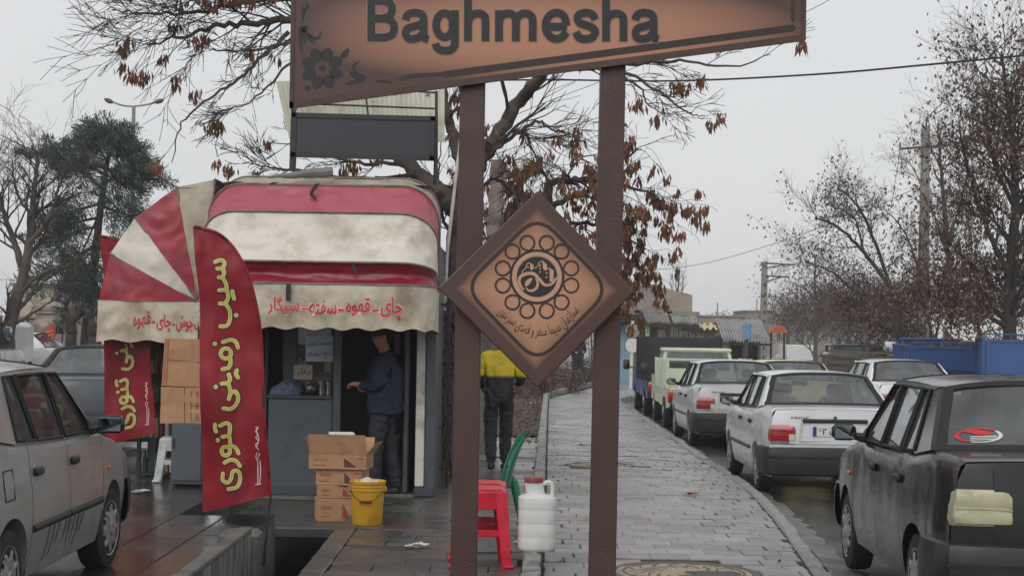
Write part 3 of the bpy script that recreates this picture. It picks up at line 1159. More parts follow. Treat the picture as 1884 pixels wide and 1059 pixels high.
    def panel(b, pts, s, th=.03, off=.0):
        o_ = [S(y, q, s, off) for y, q in pts]
        i_ = [S(y, q, s, off - th) for y, q in pts]
        n_ = len(pts)
        b.add(o_ + i_, [tuple(range(n_)), tuple(range(n_, 2 * n_))[::-1]] + [(i, (i + 1) % n_, n_ + (i + 1) % n_, n_ + i) for i in range(n_)])
    Yw0, Yw1, Yr0, Yr1 = .82, .27, -1.43, -1.0        # windscreen base/top, rear glass base/top
    ffr = [(.70, .03), (.02, .03), (.02, .93), (.255, .93)]
    rfr = [(-.03, .03), (-.60, .03), (-.60, .93), (-.03, .93)]
    qgl = [(-.64, .03), (-.98, .05), (-.82, .93), (-.64, .93)]
    for s in (-1, 1):
        for pts, th_, of_ in (([(Yw0, 0), (Yw0 - .085, 0), (Yw1 - .07, .97), (Yw1, 1.0)], .03, 0), ([(.02, 0), (-.03, 0), (-.03, .96), (.02, .96)], .03, .002), ([(-.60, 0), (-.64, 0), (-.64, .95), (-.60, .95)], .025, .0),
                          ([(-1.0, 0), (Yr0, 0), (Yr0 + .12, .34), (Yr1 - .12, .75), (Yr1, 1.0), (-.82, 1.0)], .03, 0), ([(Yw1, .94), (Yw1, 1.01), (Yr1, 1.01), (Yr1 + .1, .94)], .03, .004)):
            pil = MB()
            panel(pil, pts, s, th_, of_)
            bld(pil, 'roof_rail' if of_ == .004 else 'pillar', body_m, t, 30)
        for loop in (ffr, rfr, qgl):
            g_ = MB()
            g_.add([S(y, q, s, -.008) for y, q in loop], [(0, 1, 2, 3)])
            go = bld(g_, 'side_window', glass, t, None)
            seal = MB()
            seal.tube([S(a[0], a[1], s, .004) for a in loop], .012, 5, closed=True)
            bld(seal, 'window_seal', m_seal, go, 60)
    # roof
    rf = MB()
    def rfn(u, v):
        q = 2 * u - 1
        y = Yr1 + (Yw1 - Yr1) * v
        bow = .05 * (1 - q * q)
        ye = y + (bow if v > .5 else -bow) * abs(2 * v - 1) ** 2
        z = zr(y) + .047 * (1 - abs(q) ** 3) - .012 * abs(2 * v - 1) ** 6
        return V((q * .604, ye, z))
    rf.grid(rfn, 16, 12)
    for (vv, dz) in ((0, -.03), (1, -.03)):
        rf.grid(lambda u, v: rfn(u, vv) + V((0, (.012 if vv else -.012) * v, dz * v)), 16, 1)
    bld(rf, 'roof', top_m or body_m, t, 40)
    def screen(y0, y1, tlo, thi, bulge, inset, sg):
        def fn(u, v):
            q = 2 * u - 1
            tt = tlo + (thi - tlo) * v
            yb = y0 + (y1 - y0) * tt
            e = S(yb, tt, 1, -inset)
            z = e.z + .045 * (1 - abs(q) ** 3) * tt + .012 * (1 - q * q) * (1 - tt)
            return V((q * e.x, yb + sg * bulge * (1 - q * q), z))
        return fn
    for nm, y0, y1, sg in (('windscreen', Yw0, Yw1, 1), ('rear_window', Yr0, Yr1, -1)):
        g_ = MB().grid(screen(y0, y1, .05, .96, .05, .045, sg), 10, 6)
        go = bld(g_, nm, glass, t, 60)
        fr = MB()
        f_ = screen(y0, y1, 0.0, 1.0, .053, .02, sg)
        for (u0, u1, v0, v1) in ((0, 1, 0, .075), (0, 1, .94, 1.0), (0, .05, .07, .945), (.95, 1, .07, .945)):
            fr.grid(lambda u, v: f_(u0 + (u1 - u0) * u, v0 + (v1 - v0) * v) + V((0, sg * .004, .004)), 10, 2)
        bld(fr, 'window_seal', m_seal, go, 60)
    if sticker:
        stf = screen(Yr0, Yr1, .05, .96, .05, .045, -1)
        sm_ = MB(); sm2 = MB()
        mps = lambda u, v: stf(u, v) + V((0, -.004, .002))
        cu, cv = .16, .20
        ring = [(cu + .09 * math.cos(a * .2), cv + .12 * math.sin(a * .2)) for a in range(32)]
        sm_.ribbon(ring[4:22], .02, mps)
        for q in range(4):
            sm_.ribbon([(cu - .06 + q * .02, cv + .08 - q * .02), (cu + .0 + q * .016, cv + .09 - q * .02)], .026, mps)
        sm2.ribbon(ring[22:] + ring[:4], .016, mps)
        for q in range(3):
            sm2.ribbon([(cu - .03, cv - .02 - q * .03), (cu + .07, cv - .01 - q * .03)], .014, mps)
        bld(sm_, 'sticker', mat('red sticker', (190, 40, 44), .5), t)
        bld(sm2, 'sticker', m_plate, t)
    # ---- seats
    for sx in (-.34, .34):
        se = MB()
        se.rbox((sx, -.02, .50), (.46, .5, .16), .05)
        se.rbox((sx, -.26, .82), (.44, .14, .58), .06, Matrix.Rotation(R(12), 3, 'X'))
        se.rbox((sx, -.34, 1.19), (.26, .09, .15), .04)
        bld(se, 'seat', seat_m or m_seat, t, 50)
    se = MB()
    se.rbox((0, -.75, .50), (1.15, .45, .16), .05)
    se.rbox((0, -1.02, .80), (1.15, .14, .5), .06, Matrix.Rotation(R(20), 3, 'X'))
    se.bbox((-.6, -1.38, .94), (.6, -1.08, .97))
    bld(se, 'rear_seat', seat_m or m_seat, t, 50)
    ds = MB().rbox((0, .62, .84), (1.25, .34, .2), .06)
    sw_ = [V((-.34 + .18 * math.cos(a * .35), .34, .92 + .18 * math.sin(a * .35))) for a in range(18)]
    ds.tube(sw_, .014, 5, closed=True)
    ds.rbox((0, .34, 1.25), (.2, .03, .06), .01)
    bld(ds, 'dashboard', m_under, t, 50)
    # ---- bumpers
    for sg, yb, ye in ((-1, -1.90, -1.52), (1, 1.92, 1.60)):
        b = MB()
        prof = [(-.012, .25), (.022, .27), (.042, .36), (.045, .50), (.03, .57), (-.03, .585)]
        outline = []
        for k in range(25):
            q = -1 + 2 * k / 24
            outline.append((q * (interp(HW, yb) + .0), yb + sg * (.075 * (1 - q * q) ** .8)))
        pts = []
        for s_, k in ((-1, 0),):
            pass
        so_ = .008 if sg < 0 else -.018
        sidel = [(-(interp(HW, y) + so_), y) for y in [ye + (yb - ye) * i / 6 for i in range(6)]]
        sider = [(interp(HW, y) + so_, y) for y in [yb + (ye - yb) * i / 6 for i in range(1, 7)]]
        line = sidel + outline + sider
        nl = len(line)
        def bfn(u, v):
            i = min(nl - 1, int(round(u * (nl - 1))))
            j = int(round(v * 5))
            p = V(line[i])
            a_, c_ = V(line[max(i - 1, 0)]), V(line[min(i + 1, nl - 1)])
            d = (c_ - a_).normalized()
            n_ = V((d.y, -d.x)) * (1 if sg < 0 else -1)
            z = prof[j][1]
            zb_ = bot(p.y) if abs(p.x) > .6 else 0
            return V((p.x + n_.x * prof[j][0], p.y + n_.y * prof[j][0], max(z, min(zb_, .56))))
        b.grid(bfn, nl - 1, 5)
        bld(b, 'bumper', bumper_m, t, 40)
        if detail:
            st_ = MB()
            st_.tube([V((p[0] * 1.0, p[1], .47)) + V((math.copysign(.048, p[0]) if abs(p[0]) > .7 else 0, sg * (.05 if abs(p[0]) <= .74 else .01), 0)) for p in outline], .010, 4)
            bld(st_, 'bumper_strip', m_seal, t, 60)
    # ---- lamps
    for s in (-1, 1):
        l_ = MB()
        def lf_(u, v, x0=.42 if lamp == 'bare' else .44, z0=.675 if lamp == 'bare' else .645, z1=.865 if lamp == 'bare' else .83):
            z1 = z1 - .03 * max(0, (.14 - u) / .14) ** 2
            z0 = z0 + .012 * max(0, (.10 - u) / .10) ** 2
            z = z0 + (z1 - z0) * v
            e = .012 if (u in (0, 1) or v in (0, 1)) else 0
            xc = hw(-1.88, z)
            if u < .86:
                x = x0 + (xc - x0) * u / .86
                q = x / .72
                y = -1.885 - .05 * max(0, 1 - q * q) - .03 * math.sin(math.pi * (z - .26) / .725) - .014
                return V((s * x, y + e, z))
            k = (u - .86) / .14
            return V((s * (xc + .012 * (1 - e * 60)), -1.895 + .10 * k, z))
        l_.grid(lf_, 14, 6)
        lo = bld(l_, 'tail_lamp', m_lampbare if lamp == 'bare' else m_red, t, 60)
        if lamp == 'bare':
            b2 = MB()
            b2.tube([lf_(q, .47) + V((0, -.001, 0)) for q in (.02, .2, .4, .6, .82)], .004, 5)
            b2.grid(lambda u, v: lf_(.03 + .80 * u, .55 + .36 * v) + V((0, -.002 - .003 * math.sin(math.pi * v), 0)), 10, 5)
            b2.grid(lambda u, v: lf_(.03 + .80 * u, .07 + .34 * v) + V((0, -.002 - .003 * math.sin(math.pi * v) * abs(math.sin(3 * math.pi * u)) ** .5, 0)), 24, 5)
            bld(b2, 'lamp_bulge', m_lampbare, lo, 40)
        else:
            b2 = MB()
            b2.grid(lambda u, v: lf_(.03 + .22 * u, .06 + .38 * v) + V((0, -.004, 0)), 3, 3)
            bld(b2, 'reverse_lamp', m_clear, lo, 60)
            b3 = MB()
            for zz in (.35, .65):
                b3.tube([lf_(.02, zz) + V((0, -.002, 0)), lf_(.5, zz) + V((0, -.002, 0)), lf_(.8, zz) + V((0, -.002, 0))], .003, 4)
            bld(b3, 'lamp_rib', mat_redrib, lo, 60)
        # lamp under-trim
        b4 = MB().grid(lambda u, v: lf_(u, 0) + V((0, .0 - .002, -.004 - .03 * v)), 12, 1)
        bld(b4, 'lamp_trim', m_chrome if lamp == 'red' and trim else body_m, t, 60)
        # head lamp
        hl = MB().grid(lambda u, v: V((s * (.34 + .34 * u), 1.945 + .02 * (1 - u) - .06 * u * u, .56 + .13 * v)), 6, 2)
        bld(hl, 'head_lamp', m_clear, t, 60)
        ind = MB().rbox((s * (hw(1.05, .68) + .006), 1.02, .70), (.02, .05, .03), .008)
        bld(ind, 'side_indicator', m_amber, t, 60)
    # ---- plate recess
    if plate is not None:
        rc_ = MB()
        yp = -1.972
        rc_.rbox((0, yp + .006, .885), (.76, .05, .045), .018)
        bld(rc_, 'plate_hood', m_black, t, 40)
        rb_ = MB()
        fr_ = [(-.38, .87), (.38, .87), (.40, .655), (-.40, .655)]
        for i in range(4):
            a, b_ = fr_[i], fr_[(i + 1) % 4]
            rb_.tube([V((a[0], yp + .012, a[1])), V((b_[0], yp + .012, b_[1]))], .012, 5)
        bld(rb_, 'plate_recess', body_m, t, 60)
        pl = MB().rbox((0, yp, .765), (.52, .012, .115), .004)
        po = bld(pl, 'number_plate', m_plate, t, 40)
        MB().add([V((-.257, yp - .0068, .712)), V((-.215, yp - .0068, .712)), V((-.215, yp - .0068, .818)), V((-.257, yp - .0068, .818))], [(0, 1, 2, 3)]).build('plate_band', m_blue, po, False)
        tx = MB()
        pmf = lambda u, v: V((u, yp - .0068, v))
        for (sx, x0, x1) in plate:
            text_fit(tx, sx, x0, x1, .728, .805, pmf, size=1, offset=.015)
        bld(tx, 'lettering', m_ink, po, None)
        bld(MB().cyl((0, yp + .02, .925), (0, yp - .012, .925), .016, 10), 'lock', m_black, t, 40)
    if badge:
        tx = MB()
        text_fit(tx, badge, -.50, -.30, .905, .93, lambda u, v: V((u, -1.953 - .05 * (1 - (u / .72) ** 2) + .037, v)), size=1, offset=.01)
        bld(tx, 'badge', m_black, t, None)
    # ---- mirrors
    for s in (-1, 1):
        b = MB().rbox((s * .90, .60, 1.01), (.17, .075, .115), .03)
        b.tube([V((s * .76, .62, .97)), V((s * .86, .61, .99))], [.035, .022], 6)
        b.prism([S(.735, .02, s, .01), S(.60, .02, s, .01), S(.60, .22, s, .01)], (s * .012, 0, 0))
        mo = bld(b, 'mirror', mirror_m or m_black, t, 40)
        MB().rbox((s * .90, .560, 1.01), (.14, .006, .088), .003).build('mirror_glass', m_mirror, mo, False)
    # ---- body mouldings and fuel flap
    if detail and trim:
        for s in (-1, 1):
            for (a, b_) in ((-.79, -.01), (.02, .84)):
                mb_ = MB()
                mb_.grid(lambda u, v: V((s * (hw(a + (b_ - a) * u, .50) + (.012 if .2 < v < .8 else -.002)), a + (b_ - a) * u, .475 + .05 * v)), 8, 3)
                bld(mb_, 'side_moulding', m_black, t, 50)
        ff = MB()
        fl_ = [(-1.28, .70), (-1.12, .70), (-1.12, .86), (-1.28, .86)]
        for i in range(4):
            a, b_ = fl_[i], fl_[(i + 1) % 4]
            ff.tube([V((hw(a[0], a[1]) + .001, a[0], a[1])), V((hw(b_[0], b_[1]) + .001, b_[0], b_[1]))], .004, 4)
        bld(ff, 'fuel_flap', m_under, t, 60)
        sl = MB()
        for s in (-1, 1):
            sl.tube([V((s * .735, -.80, .24)), V((s * .735, .84, .24))], .022, 6)
        bld(sl, 'sill', body_m, t, 60)
    # ---- wheels
    for (sx, yy, turn) in ((-1, WA, wheel_turn), (1, WA, wheel_turn), (-1, -WA, 0), (1, -WA, 0)):
        wh = bpy.data.objects.new('wheel', None)
        col.objects.link(wh)
        wh.parent = t
        wh.location = (sx * .695, yy, RW)
        wh.rotation_euler = (rg.uniform(0, 6), 0, 0)
        if turn:
            wh.rotation_euler = Matrix.Rotation(turn, 3, 'Z').to_euler()
        ty = MB().lathe([(.175, -.078), (.235, -.083), (.262, -.074), (.271, -.05), (.273, 0), (.271, .05), (.262, .074), (.235, .083), (.175, .078)], (0, 0, 0), 28, 0)
        for k in range(3):
            q = (-.04, 0, .04)[k]
            ty.lathe([(.2735, q - .004), (.2755, q - .003), (.2755, q + .003), (.2735, q + .004)], (0, 0, 0), 28, 0, False)
        bld(ty, 'tyre', m_rub, wh, 40)
        rm_ = MB()
        e = sx * .084
        rm_.lathe([(.182, e - sx * .03), (.186, e), (.165, e - sx * .012), (.12, e + sx * .002), (.05, e + sx * .008), (.045, e + sx * .016), (.001, e + sx * .017)], (0, 0, 0), 28, 0)
        for k in range(8):
            a = k * math.pi / 4
            rm_.rbox((e - sx * .002, .125 * math.cos(a), .125 * math.sin(a)), (.016, .07, .03), .007, Matrix.Rotation(a, 3, 'X'))
        ro = bld(rm_, 'rim', cover or m_rim, wh, 35)
        hb = MB()
        for k in range(8):
            a = k * math.pi / 4 + math.pi / 8
            hb.lathe([(.016, e - sx * .008), (.015, e + sx * .0015)], (0, .135 * math.cos(a), .135 * math.sin(a)), 8, 0)
        bld(hb, 'vent_hole', m_under, wh, 50)
    return t

mat_redrib = mat('tail lamp ribs', (96, 10, 14), .25)
p_silver = paint('silver paint', (196, 197, 200), .12, .3, dirt=(190, 190, 189), dlo=.55, dhi=.95)
p_silver2 = paint('bright silver paint', (206, 207, 211), .12, .28, dirt=(190, 190, 189), dlo=.55, dhi=.95)
p_grey = paint('grimy champagne silver paint', (150, 151, 149), .15, .3, dirt=(124, 124, 121), dlo=.45, dhi=.9, coat=.3)
p_black = paint('worn black paint', (15, 16, 19), .0, .22, dirt=(24, 24, 26), coat=.3)
p_dark = paint('dark grey blue paint', (58, 64, 72), .2, .3, dirt=(80, 80, 80))
p_white = paint('white paint', (226, 227, 228), 0, .3, dirt=(196, 196, 192))
p_yellow = paint('taxi yellow paint', (214, 198, 132), 0, .35)
p_orange = paint('taxi orange paint', (200, 150, 92), 0, .35)

ROADZ = -.12
def rloc(px, py, z=ROADZ):
    p = G(px, py, z)
    return p
gp = 'cars parked along the kerb of the road'
# black car nearest on the right
car('parked_car', 'dented black hatch-backed saloon with a bare yellowed tail lamp, parked nearest on the right', gp, p_black,
    (3.30, 11.06, -.01), R(-2.3), m_dglass, 'bare', scale=(1.03, 1.06, 1.05), bumper_m=mat('black bumper', (20, 21, 23), .4, var=.15, dirt=(40, 40, 42), dscale=4, coat=.15), plate=None, sticker=True, dents=.009, seedn=3, mirror_m=m_black, cat='car', trim=False)
car('parked_car', 'nearer silver saloon with a plate starting 62, parked just beyond the black car', gp, p_silver2,
    (3.72, 20.68, ROADZ), R(.2), plate=[('۶۲', -.20, -.10), ('ق', -.07, .005), ('۹۱', .03, .115), ('۱۵', .165, .235)], badge='PRIDE', seedn=5)
car('parked_car', 'second silver saloon behind the first, parked by the pale green pickup', gp, p_silver,
    (3.78, 28.6, ROADZ), R(.4), plate=[('۶۴', -.20, -.10), ('ج', -.07, .005), ('۱۹', .03, .115), ('۱۵', .165, .235)], badge='PRIDE', seedn=6)
# silver car on the left street
car('parked_car', 'grimy silver hatchback cropped at the left with black handles and dirty door sills', None, p_grey,
    (-3.48, 10.0, .08), R(.6), glass_mat('dim car glass', (.40, .44, .44), refl=.3), seedn=9, wheel_turn=R(-4), mirror_m=m_black, cover=m_rim)
car('parked_car', 'dark grey saloon behind the grimy silver car and left of the far red flag', None, p_dark,
    (-5.25, 22.0, .08), R(3), scale=(1.06, 1.12, .98), plate=None, seedn=11, cat='car')
gcar = [o for o in bpy.data.objects if o.get('label', '').startswith('grimy silver')][0]
dm_ = MB()
rgd = random.Random(8)
for k in range(8):
    y_ = -.40 + .11 * k + rgd.uniform(-.03, .03)
    L_ = rgd.uniform(.08, .2)
    dm_.ribbon([(y_, .472), (y_ - .03, .472 - L_ * .5), (y_ - .05 - L_ * .2, .472 - L_)], [.05, .035, .02], lambda u, v: V((.80 - .05 * max(0, (.55 - v) / .35) ** 1.6 + .003 + .0002 * k, u, v)), cap=False)
tag(dm_.build('grime_runs', mat('grime', (108, 107, 104), .6, var=.2), gcar, False), kind='stuff')
# second lane and traffic
gt = 'cars out on the road in traffic'
car('traffic_car', 'rounded white saloon with a wine-red tail lamp, behind the black parked car', gt, p_white,
    (7.35, 31.6, ROADZ), R(2), scale=(1.04, 1.08, 1.01), bumper_m=p_white, plate=None, trim=False, seedn=12)
car('traffic_car', 'small white saloon far down the road, right of the pale green pickup', gt, p_white, (12.6, 79, roadz(79)), R(0), scale=(1.0, 1.06, 1.02), detail=False, seedn=14, bumper_m=p_white)
car('taxi', 'pale yellow taxi roof showing above the nearer silver saloon', 'taxis in traffic', p_yellow, (5.55, 33.5, ROADZ - .03), R(1), scale=(1.06, 1.1, .98), detail=False, seedn=15, bumper_m=p_yellow)
car('taxi', 'orange taxi far down the road behind the pale yellow taxi', 'taxis in traffic', p_orange, (16.6, 92, roadz(92)), R(1), scale=(1.04, 1.1, 1.0), detail=False, seedn=16, bumper_m=p_orange)
car('traffic_car', 'distant grey car beside the white box lorry', gt, p_dark, (18.2, 108, roadz(108)), R(0), detail=False, seedn=17)
car('traffic_car', 'distant white car left of the man on the load', gt, p_white, (21.5, 104, roadz(104)), R(0), detail=False, seedn=18)
car('traffic_car', 'far white car between the white car and the load truck', gt, p_white, (18.6, 86, roadz(86)), R(0), detail=False, seedn=19, scale=(1, 1, 1.08))
# left background cars
gl = 'cars on the far side of the left street'
car('traffic_car', 'white car roof beyond the dark grey saloon on the left', gl, p_white, (-13.6, 44, .08), R(82), detail=False, seedn=20)
car('traffic_car', 'grey car at the left edge beyond the silver car roof', gl, p_silver, (-13.9, 39.5, .08), R(85), detail=False, seedn=21)
car('traffic_car', 'silver car under the pine tree, seen between the trunks', gl, p_silver, (-12.5, 52, .08), R(88), detail=False, seedn=22)
car('traffic_car', 'white car beyond the planting bed, seen past the far pedestrian', gl, p_white, (-.4, 66, .0), R(84), detail=False, seedn=23)
car('traffic_car', 'white car behind the tree trunk beside the kiosk gate', gl, p_white, (-4.4, 44, .08), R(70), detail=False, seedn=24)
# reflector lamp on white saloon is wine red already
# ------------------------------------------------------------------ trucks
p_tblue = paint('truck blue paint', (36, 72, 126), 0, .4, dirt=(34, 56, 92), coat=.2)
p_tblue2 = paint('flatbed blue paint', (44, 80, 136), 0, .45, dirt=(46, 70, 108), coat=.1)
p_green = paint('pale green paint', (192, 200, 182), 0, .4, dirt=(160, 164, 148), coat=.2)
p_tblack = mat('black steel panel', (30, 31, 36), .5, var=.2, dirt=(52, 50, 50))
m_wood = mat('grey wood', (92, 84, 74), .8, var=.25, scale=4, streak=(1, 8, 8), bump=.2)

def wheel(par, loc, r, wd, sx, dual=False):
    wh = bpy.data.objects.new('wheel', None)
    col.objects.link(wh)
    wh.parent = par
    wh.location = loc
    MB().lathe([(r * .6, -wd / 2), (r * .9, -wd / 2), (r * .98, -wd * .4), (r, 0), (r * .98, wd * .4), (r * .9, wd / 2), (r * .6, wd / 2)], (0, 0, 0), 24, 0).build('tyre', m_rub, wh, False, 40)
    e = sx * wd / 2
    MB().lathe([(r * .62, e - sx * .03), (r * .6, e), (r * .3, e - sx * .03), (r * .28, e + sx * .02), (.001, e + sx * .025)], (0, 0, 0), 20, 0).build('rim', m_rim, wh, False, 40)

def pickup(name, label, group, loc, rz, body_m, side_m, side_h, slats, lampy=True, bedw=1.7, bedl=2.3, rear_open=False, sign_=1):
    t = thing(name, label, 'pickup truck', loc, rz, group)
    b = MB()           # cab with window openings
    w2 = .80
    b.bbox((-w2, .55, .45), (w2, 2.6, .98))
    b.bbox((-w2 + .04, .55, .98), (w2 - .04, .62, 1.15))
    for sx in (-1, 1):
        b.prism([V((sx * w2, .55, .98)), V((sx * w2, .72, .98)), V((sx * .68, .74, 1.5)), V((sx * .68, .60, 1.5))], (-sx * .07, 0, 0))
        b.prism([V((sx * w2, 1.75, .98)), V((sx * w2, 1.85, .98)), V((sx * .68, 1.45, 1.5)), V((sx * .68, 1.35, 1.5))], (-sx * .07, 0, 0))
    b.rbox((0, 1.05, 1.53), (1.42, 1.0, .08), .03)
    b.build('cab', body_m, t, False, 30)
    MB().add([V((-.7, .60, 1.12)), V((.7, .60, 1.12)), V((.64, .61, 1.49)), V((-.64, .61, 1.49))], [(0, 1, 2, 3)]).build('rear_window', m_glass, t, False)
    g_ = MB()
    g_.add([V((-.72, 1.80, 1.0)), V((.72, 1.80, 1.0)), V((.64, 1.42, 1.49)), V((-.64, 1.42, 1.49))], [(0, 1, 2, 3)])
    g_.build('windscreen', m_glass, t, False)
    b = MB()           # bed floor, tail, lower sides with arch
    b.bbox((-w2, -1.75, .62), (w2, .5, .70))
    b.bbox((-w2, -1.78, .45), (w2, -1.72, .80))
    def sd(s):
        def fn(u, v):
            y = -1.75 + 2.25 * u
            d = abs(y + .85)
            zb = .42
            if d < .40:
                zb = max(zb, .36 + math.sqrt(.16 - d * d))
            return V((s * (w2 + .015 - .03 * (1 - v)), y, zb + (.84 - zb) * v))
        return fn
    for s in (-1, 1):
        b.grid(sd(s), 30, 4)
    b.bbox((-w2 + .1, -1.5, .40), (w2 - .1, 2.4, .5))
    b.build('bed', body_m, t, False, 40)
    tg = MB().rbox((0, -1.80, .68), (1.5, .05, .30), .02).build('tailgate', body_m, t, False, 40)
    MB().bbox((-.22, -1.832, .64), (.22, -1.826, .73)).build('panel_recess', m_under, tg, False)
    for s in (-1, 1):
        lo = MB().rbox((s * .72, -1.83, .66), (.14, .05, .24), .02).build('tail_lamp', m_red, t, False, 50)
        MB().rbox((s * .72, -1.853, .74), (.12, .02, .07), .01).build('indicator', m_amber, lo, False, 50)
    MB().rbox((0, -1.86, .47), (1.5, .10, .10), .02).build('bumper', m_black, t, False, 40)
    hb = bedw / 2
    # raised sides of the bed
    for s in (-1, 1):
        sdn = MB().bbox((s * hb, -1.75, .84), (s * (hb - .03), -1.75 + bedl, .84 + side_h)).build('side_panel', side_m, t, False)
        for k in range(6):
            y = -1.72 + (bedl - .06) * k / 5
            MB().bbox((s * (hb + .03), y - .025, .80), (s * (hb + .001), y + .025, .86 + side_h)).build('stake', side_m, sdn, False)
    tgp = bpy.data.objects.new('rear_boards', None)
    col.objects.link(tgp)
    tgp.parent = t
    tgp.location = (0, -1.77, 0)
    for (z0, z1) in slats:
        MB().rbox((0, 0, (z0 + z1) / 2), (bedw - .06, .03, z1 - z0), .006).build('board', side_m, tgp, False)
    for x in (-hb + .05, 0, hb - .05):
        MB().bbox((x - .03, -.035, .80), (x + .03, -.017, .88 + side_h)).build('stake', side_m, tgp, False)
    for s in (-1, 1):
        b = MB().rbox((s * 1.02, 1.75, 1.1), (.16, .06, .24), .03)
        b.tube([V((s * .8, 1.75, 1.0)), V((s * .98, 1.75, 1.05))], .015, 5)
        b.build('mirror', m_black, t, False, 50)
        wheel(t, (s * .70, -.85, .34), .34, .2, s)
        wheel(t, (s * .70, 1.85, .34), .34, .2, s)
    return t
gtr = 'small trucks parked along the kerb'
pickup('pickup_truck', 'blue pickup with a black boxed load bed, parked furthest along the kerb', gtr, (3.86, 38.3, ROADZ), R(0), p_tblue, p_tblack, .92, [(.86, 1.78)])
pickup('pickup_truck', 'pale green pickup with high slatted sides, parked between the silver saloon and the blue pickup', gtr, (3.85, 33.2, ROADZ), R(-1), p_green, p_green, .52, [(.86, .94), (1.34, 1.39)])
def flatbed(name, label, loc, rz, m, ladder=True, h=.75):
    t = thing(name, label, 'truck', loc, rz, 'blue drop-side trucks')
    MB().bbox((-1.15, -2.4, .85), (1.15, 2.4, .95)).build('bed', m, t, False)
    for s in (-1, 1):
        sp = MB().bbox((s * 1.15, -2.4, .95), (s * 1.11, 2.4, .95 + h)).build('side_panel', m, t, False)
        for k in range(7):
            y = -2.36 + 4.72 * k / 6
            MB().bbox((s * 1.19, y - .04, .93), (s * 1.152, y + .04, .948 + h)).build('rib', m, sp, False)
        r_ = MB()
        r_.bbox((s * 1.20, -2.4, .95 + h), (s * 1.10, 2.4, 1.0 + h))
        r_.build('top_rail', m, sp, False)
        cut = MB()
        for k in range(6):
            cut.bbox((s * 1.156, -2.2 + k * .75, .80 + h), (s * 1.152, -1.75 + k * .75, .86 + h))
        cut.build('slot', m_under, sp, False)
    tg = MB().bbox((-1.1, -2.42, .95), (1.1, -2.38, .92 + h)).build('tailgate', m, t, False)
    r_ = MB()
    for z in (.98, .9 + h):
        r_.bbox((-1.1, -2.45, z - .03), (1.1, -2.42, z + .03))
    for x in (-1.05, 1.05):
        r_.bbox((x - .04, -2.46, .9), (x + .04, -2.42, .95 + h))
    r_.build('rib', m, tg, False)
    b = MB()
    for k in range(9):
        x = -1.08 + 2.16 * k / 8
        b.cyl((x, -2.38, .92 + h), (x, -2.38, 1.05 + h), .012, 6)
    b.cyl((-1.1, -2.38, 1.05 + h), (1.1, -2.38, 1.05 + h), .016, 6)
    b.build('rail', m, t, False)
    MB().bbox((-.4, -2.3, .55), (.4, 4.0, .8)).build('chassis', m_under, t, False)
    c = MB().rbox((0, 3.3, 1.15), (2.0, 1.5, .9), .08)
    c.rbox((0, 3.2, 1.82), (1.8, 1.2, .08), .04)
    for s in (-1, 1):
        for y in (2.65, 3.75):
            c.bbox((s * .9, y, 1.55), (s * .8, y + .08, 1.80))
    c.build('cab', m, t, False, 30)
    MB().bbox((-.84, 2.66, 1.6), (.84, 2.68, 1.79)).build('window', m_dglass, t, False)
    MB().bbox((.86, -2.47, .95), (1.0, -2.462, 1.25)).build('reflector', mat('hazard marking', (180, 84, 50), .5), tg, False)
    for s in (-1, 1):
        for y in (-1.3, 3.3):
            wheel(t, (s * .88, y, .42), .42, .3, s)
    return t
flatbed('flatbed_truck', 'blue drop-side truck behind the rounded white saloon', (12.75, 48.4, ROADZ), R(-8), p_tblue2, h=.68)
flatbed('flatbed_truck', 'blue drop-side truck at the right edge above the black car roof', (12.75, 40.2, ROADZ), R(-14), p_tblue2, h=.92)
# white box lorry far away
t = thing('box_lorry', 'white box lorry far down the road in the traffic', 'truck', (20.6, 118, roadz(118)), R(1), None)
MB().rbox((0, 0, 1.75), (1.9, 3.4, 1.7), .05).build('box_body', p_white, t, False, 40)
MB().bbox((-.8, -1.712, 1.15), (.8, -1.704, 1.45)).build('stripe_panel', mat('yellow panel', (196, 176, 84), .5), t, False)
MB().rbox((0, 2.6, 1.15), (1.8, 1.6, 1.4), .1).build('cab', p_white, t, False, 40)
MB().bbox((-.85, -1.70, .5), (.85, -1.6, .85)).build('bumper', m_under, t, False)
for s in (-1, 1):
    wheel(t, (s * .78, -.9, .36), .36, .24, s); wheel(t, (s * .78, 2.4, .36), .36, .24, s)
# truck with a slatted load bed carrying a man
t = thing('load_truck', 'truck with a slatted wooden load rack in front of the blue trucks', 'truck', (12.1, 54, roadz(54)), R(4), None)
MB().bbox((-1.0, -2.2, .75), (1.0, 2.2, .85)).build('bed', m_wood, t, False)
rk = bpy.data.objects.new('load_rack', None); col.objects.link(rk); rk.parent = t
for z in (.98, 1.2, 1.42, 1.58):
    for (a, b_) in (((-1.0, -2.2), (1.0, -2.16)), ((-1.0, -2.15), (-.96, 2.2)), ((.96, -2.15), (1.0, 2.2))):
        MB().bbox((a[0], a[1], z - .05), (b_[0], b_[1], z + .05)).build('slat', m_wood, rk, False)
for x in (-.97, -.3, .35, .97):
    MB().bbox((x - .04, -2.25, .7), (x + .04, -2.205, 1.75)).build('stake', m_wood, rk, False)
MB().bbox((-.95, -2.1, .85), (.95, 2.1, 1.4)).build('sacks_load', m_wood, t, False)
c = MB().rbox((0, 3.0, 1.05), (1.8, 1.4, 1.0), .1); c.rbox((0, 2.95, 1.78), (1.6, 1.1, .08), .04)
for s in (-1, 1):
    c.bbox((s * .8, 2.42, 1.5), (s * .72, 2.5, 1.76)); c.bbox((s * .8, 3.4, 1.5), (s * .72, 3.5, 1.76))
c.build('cab', p_dark, t, False, 40)
MB().bbox((-.72, 2.43, 1.52), (.72, 2.45, 1.74)).build('window', m_dglass, t, False)
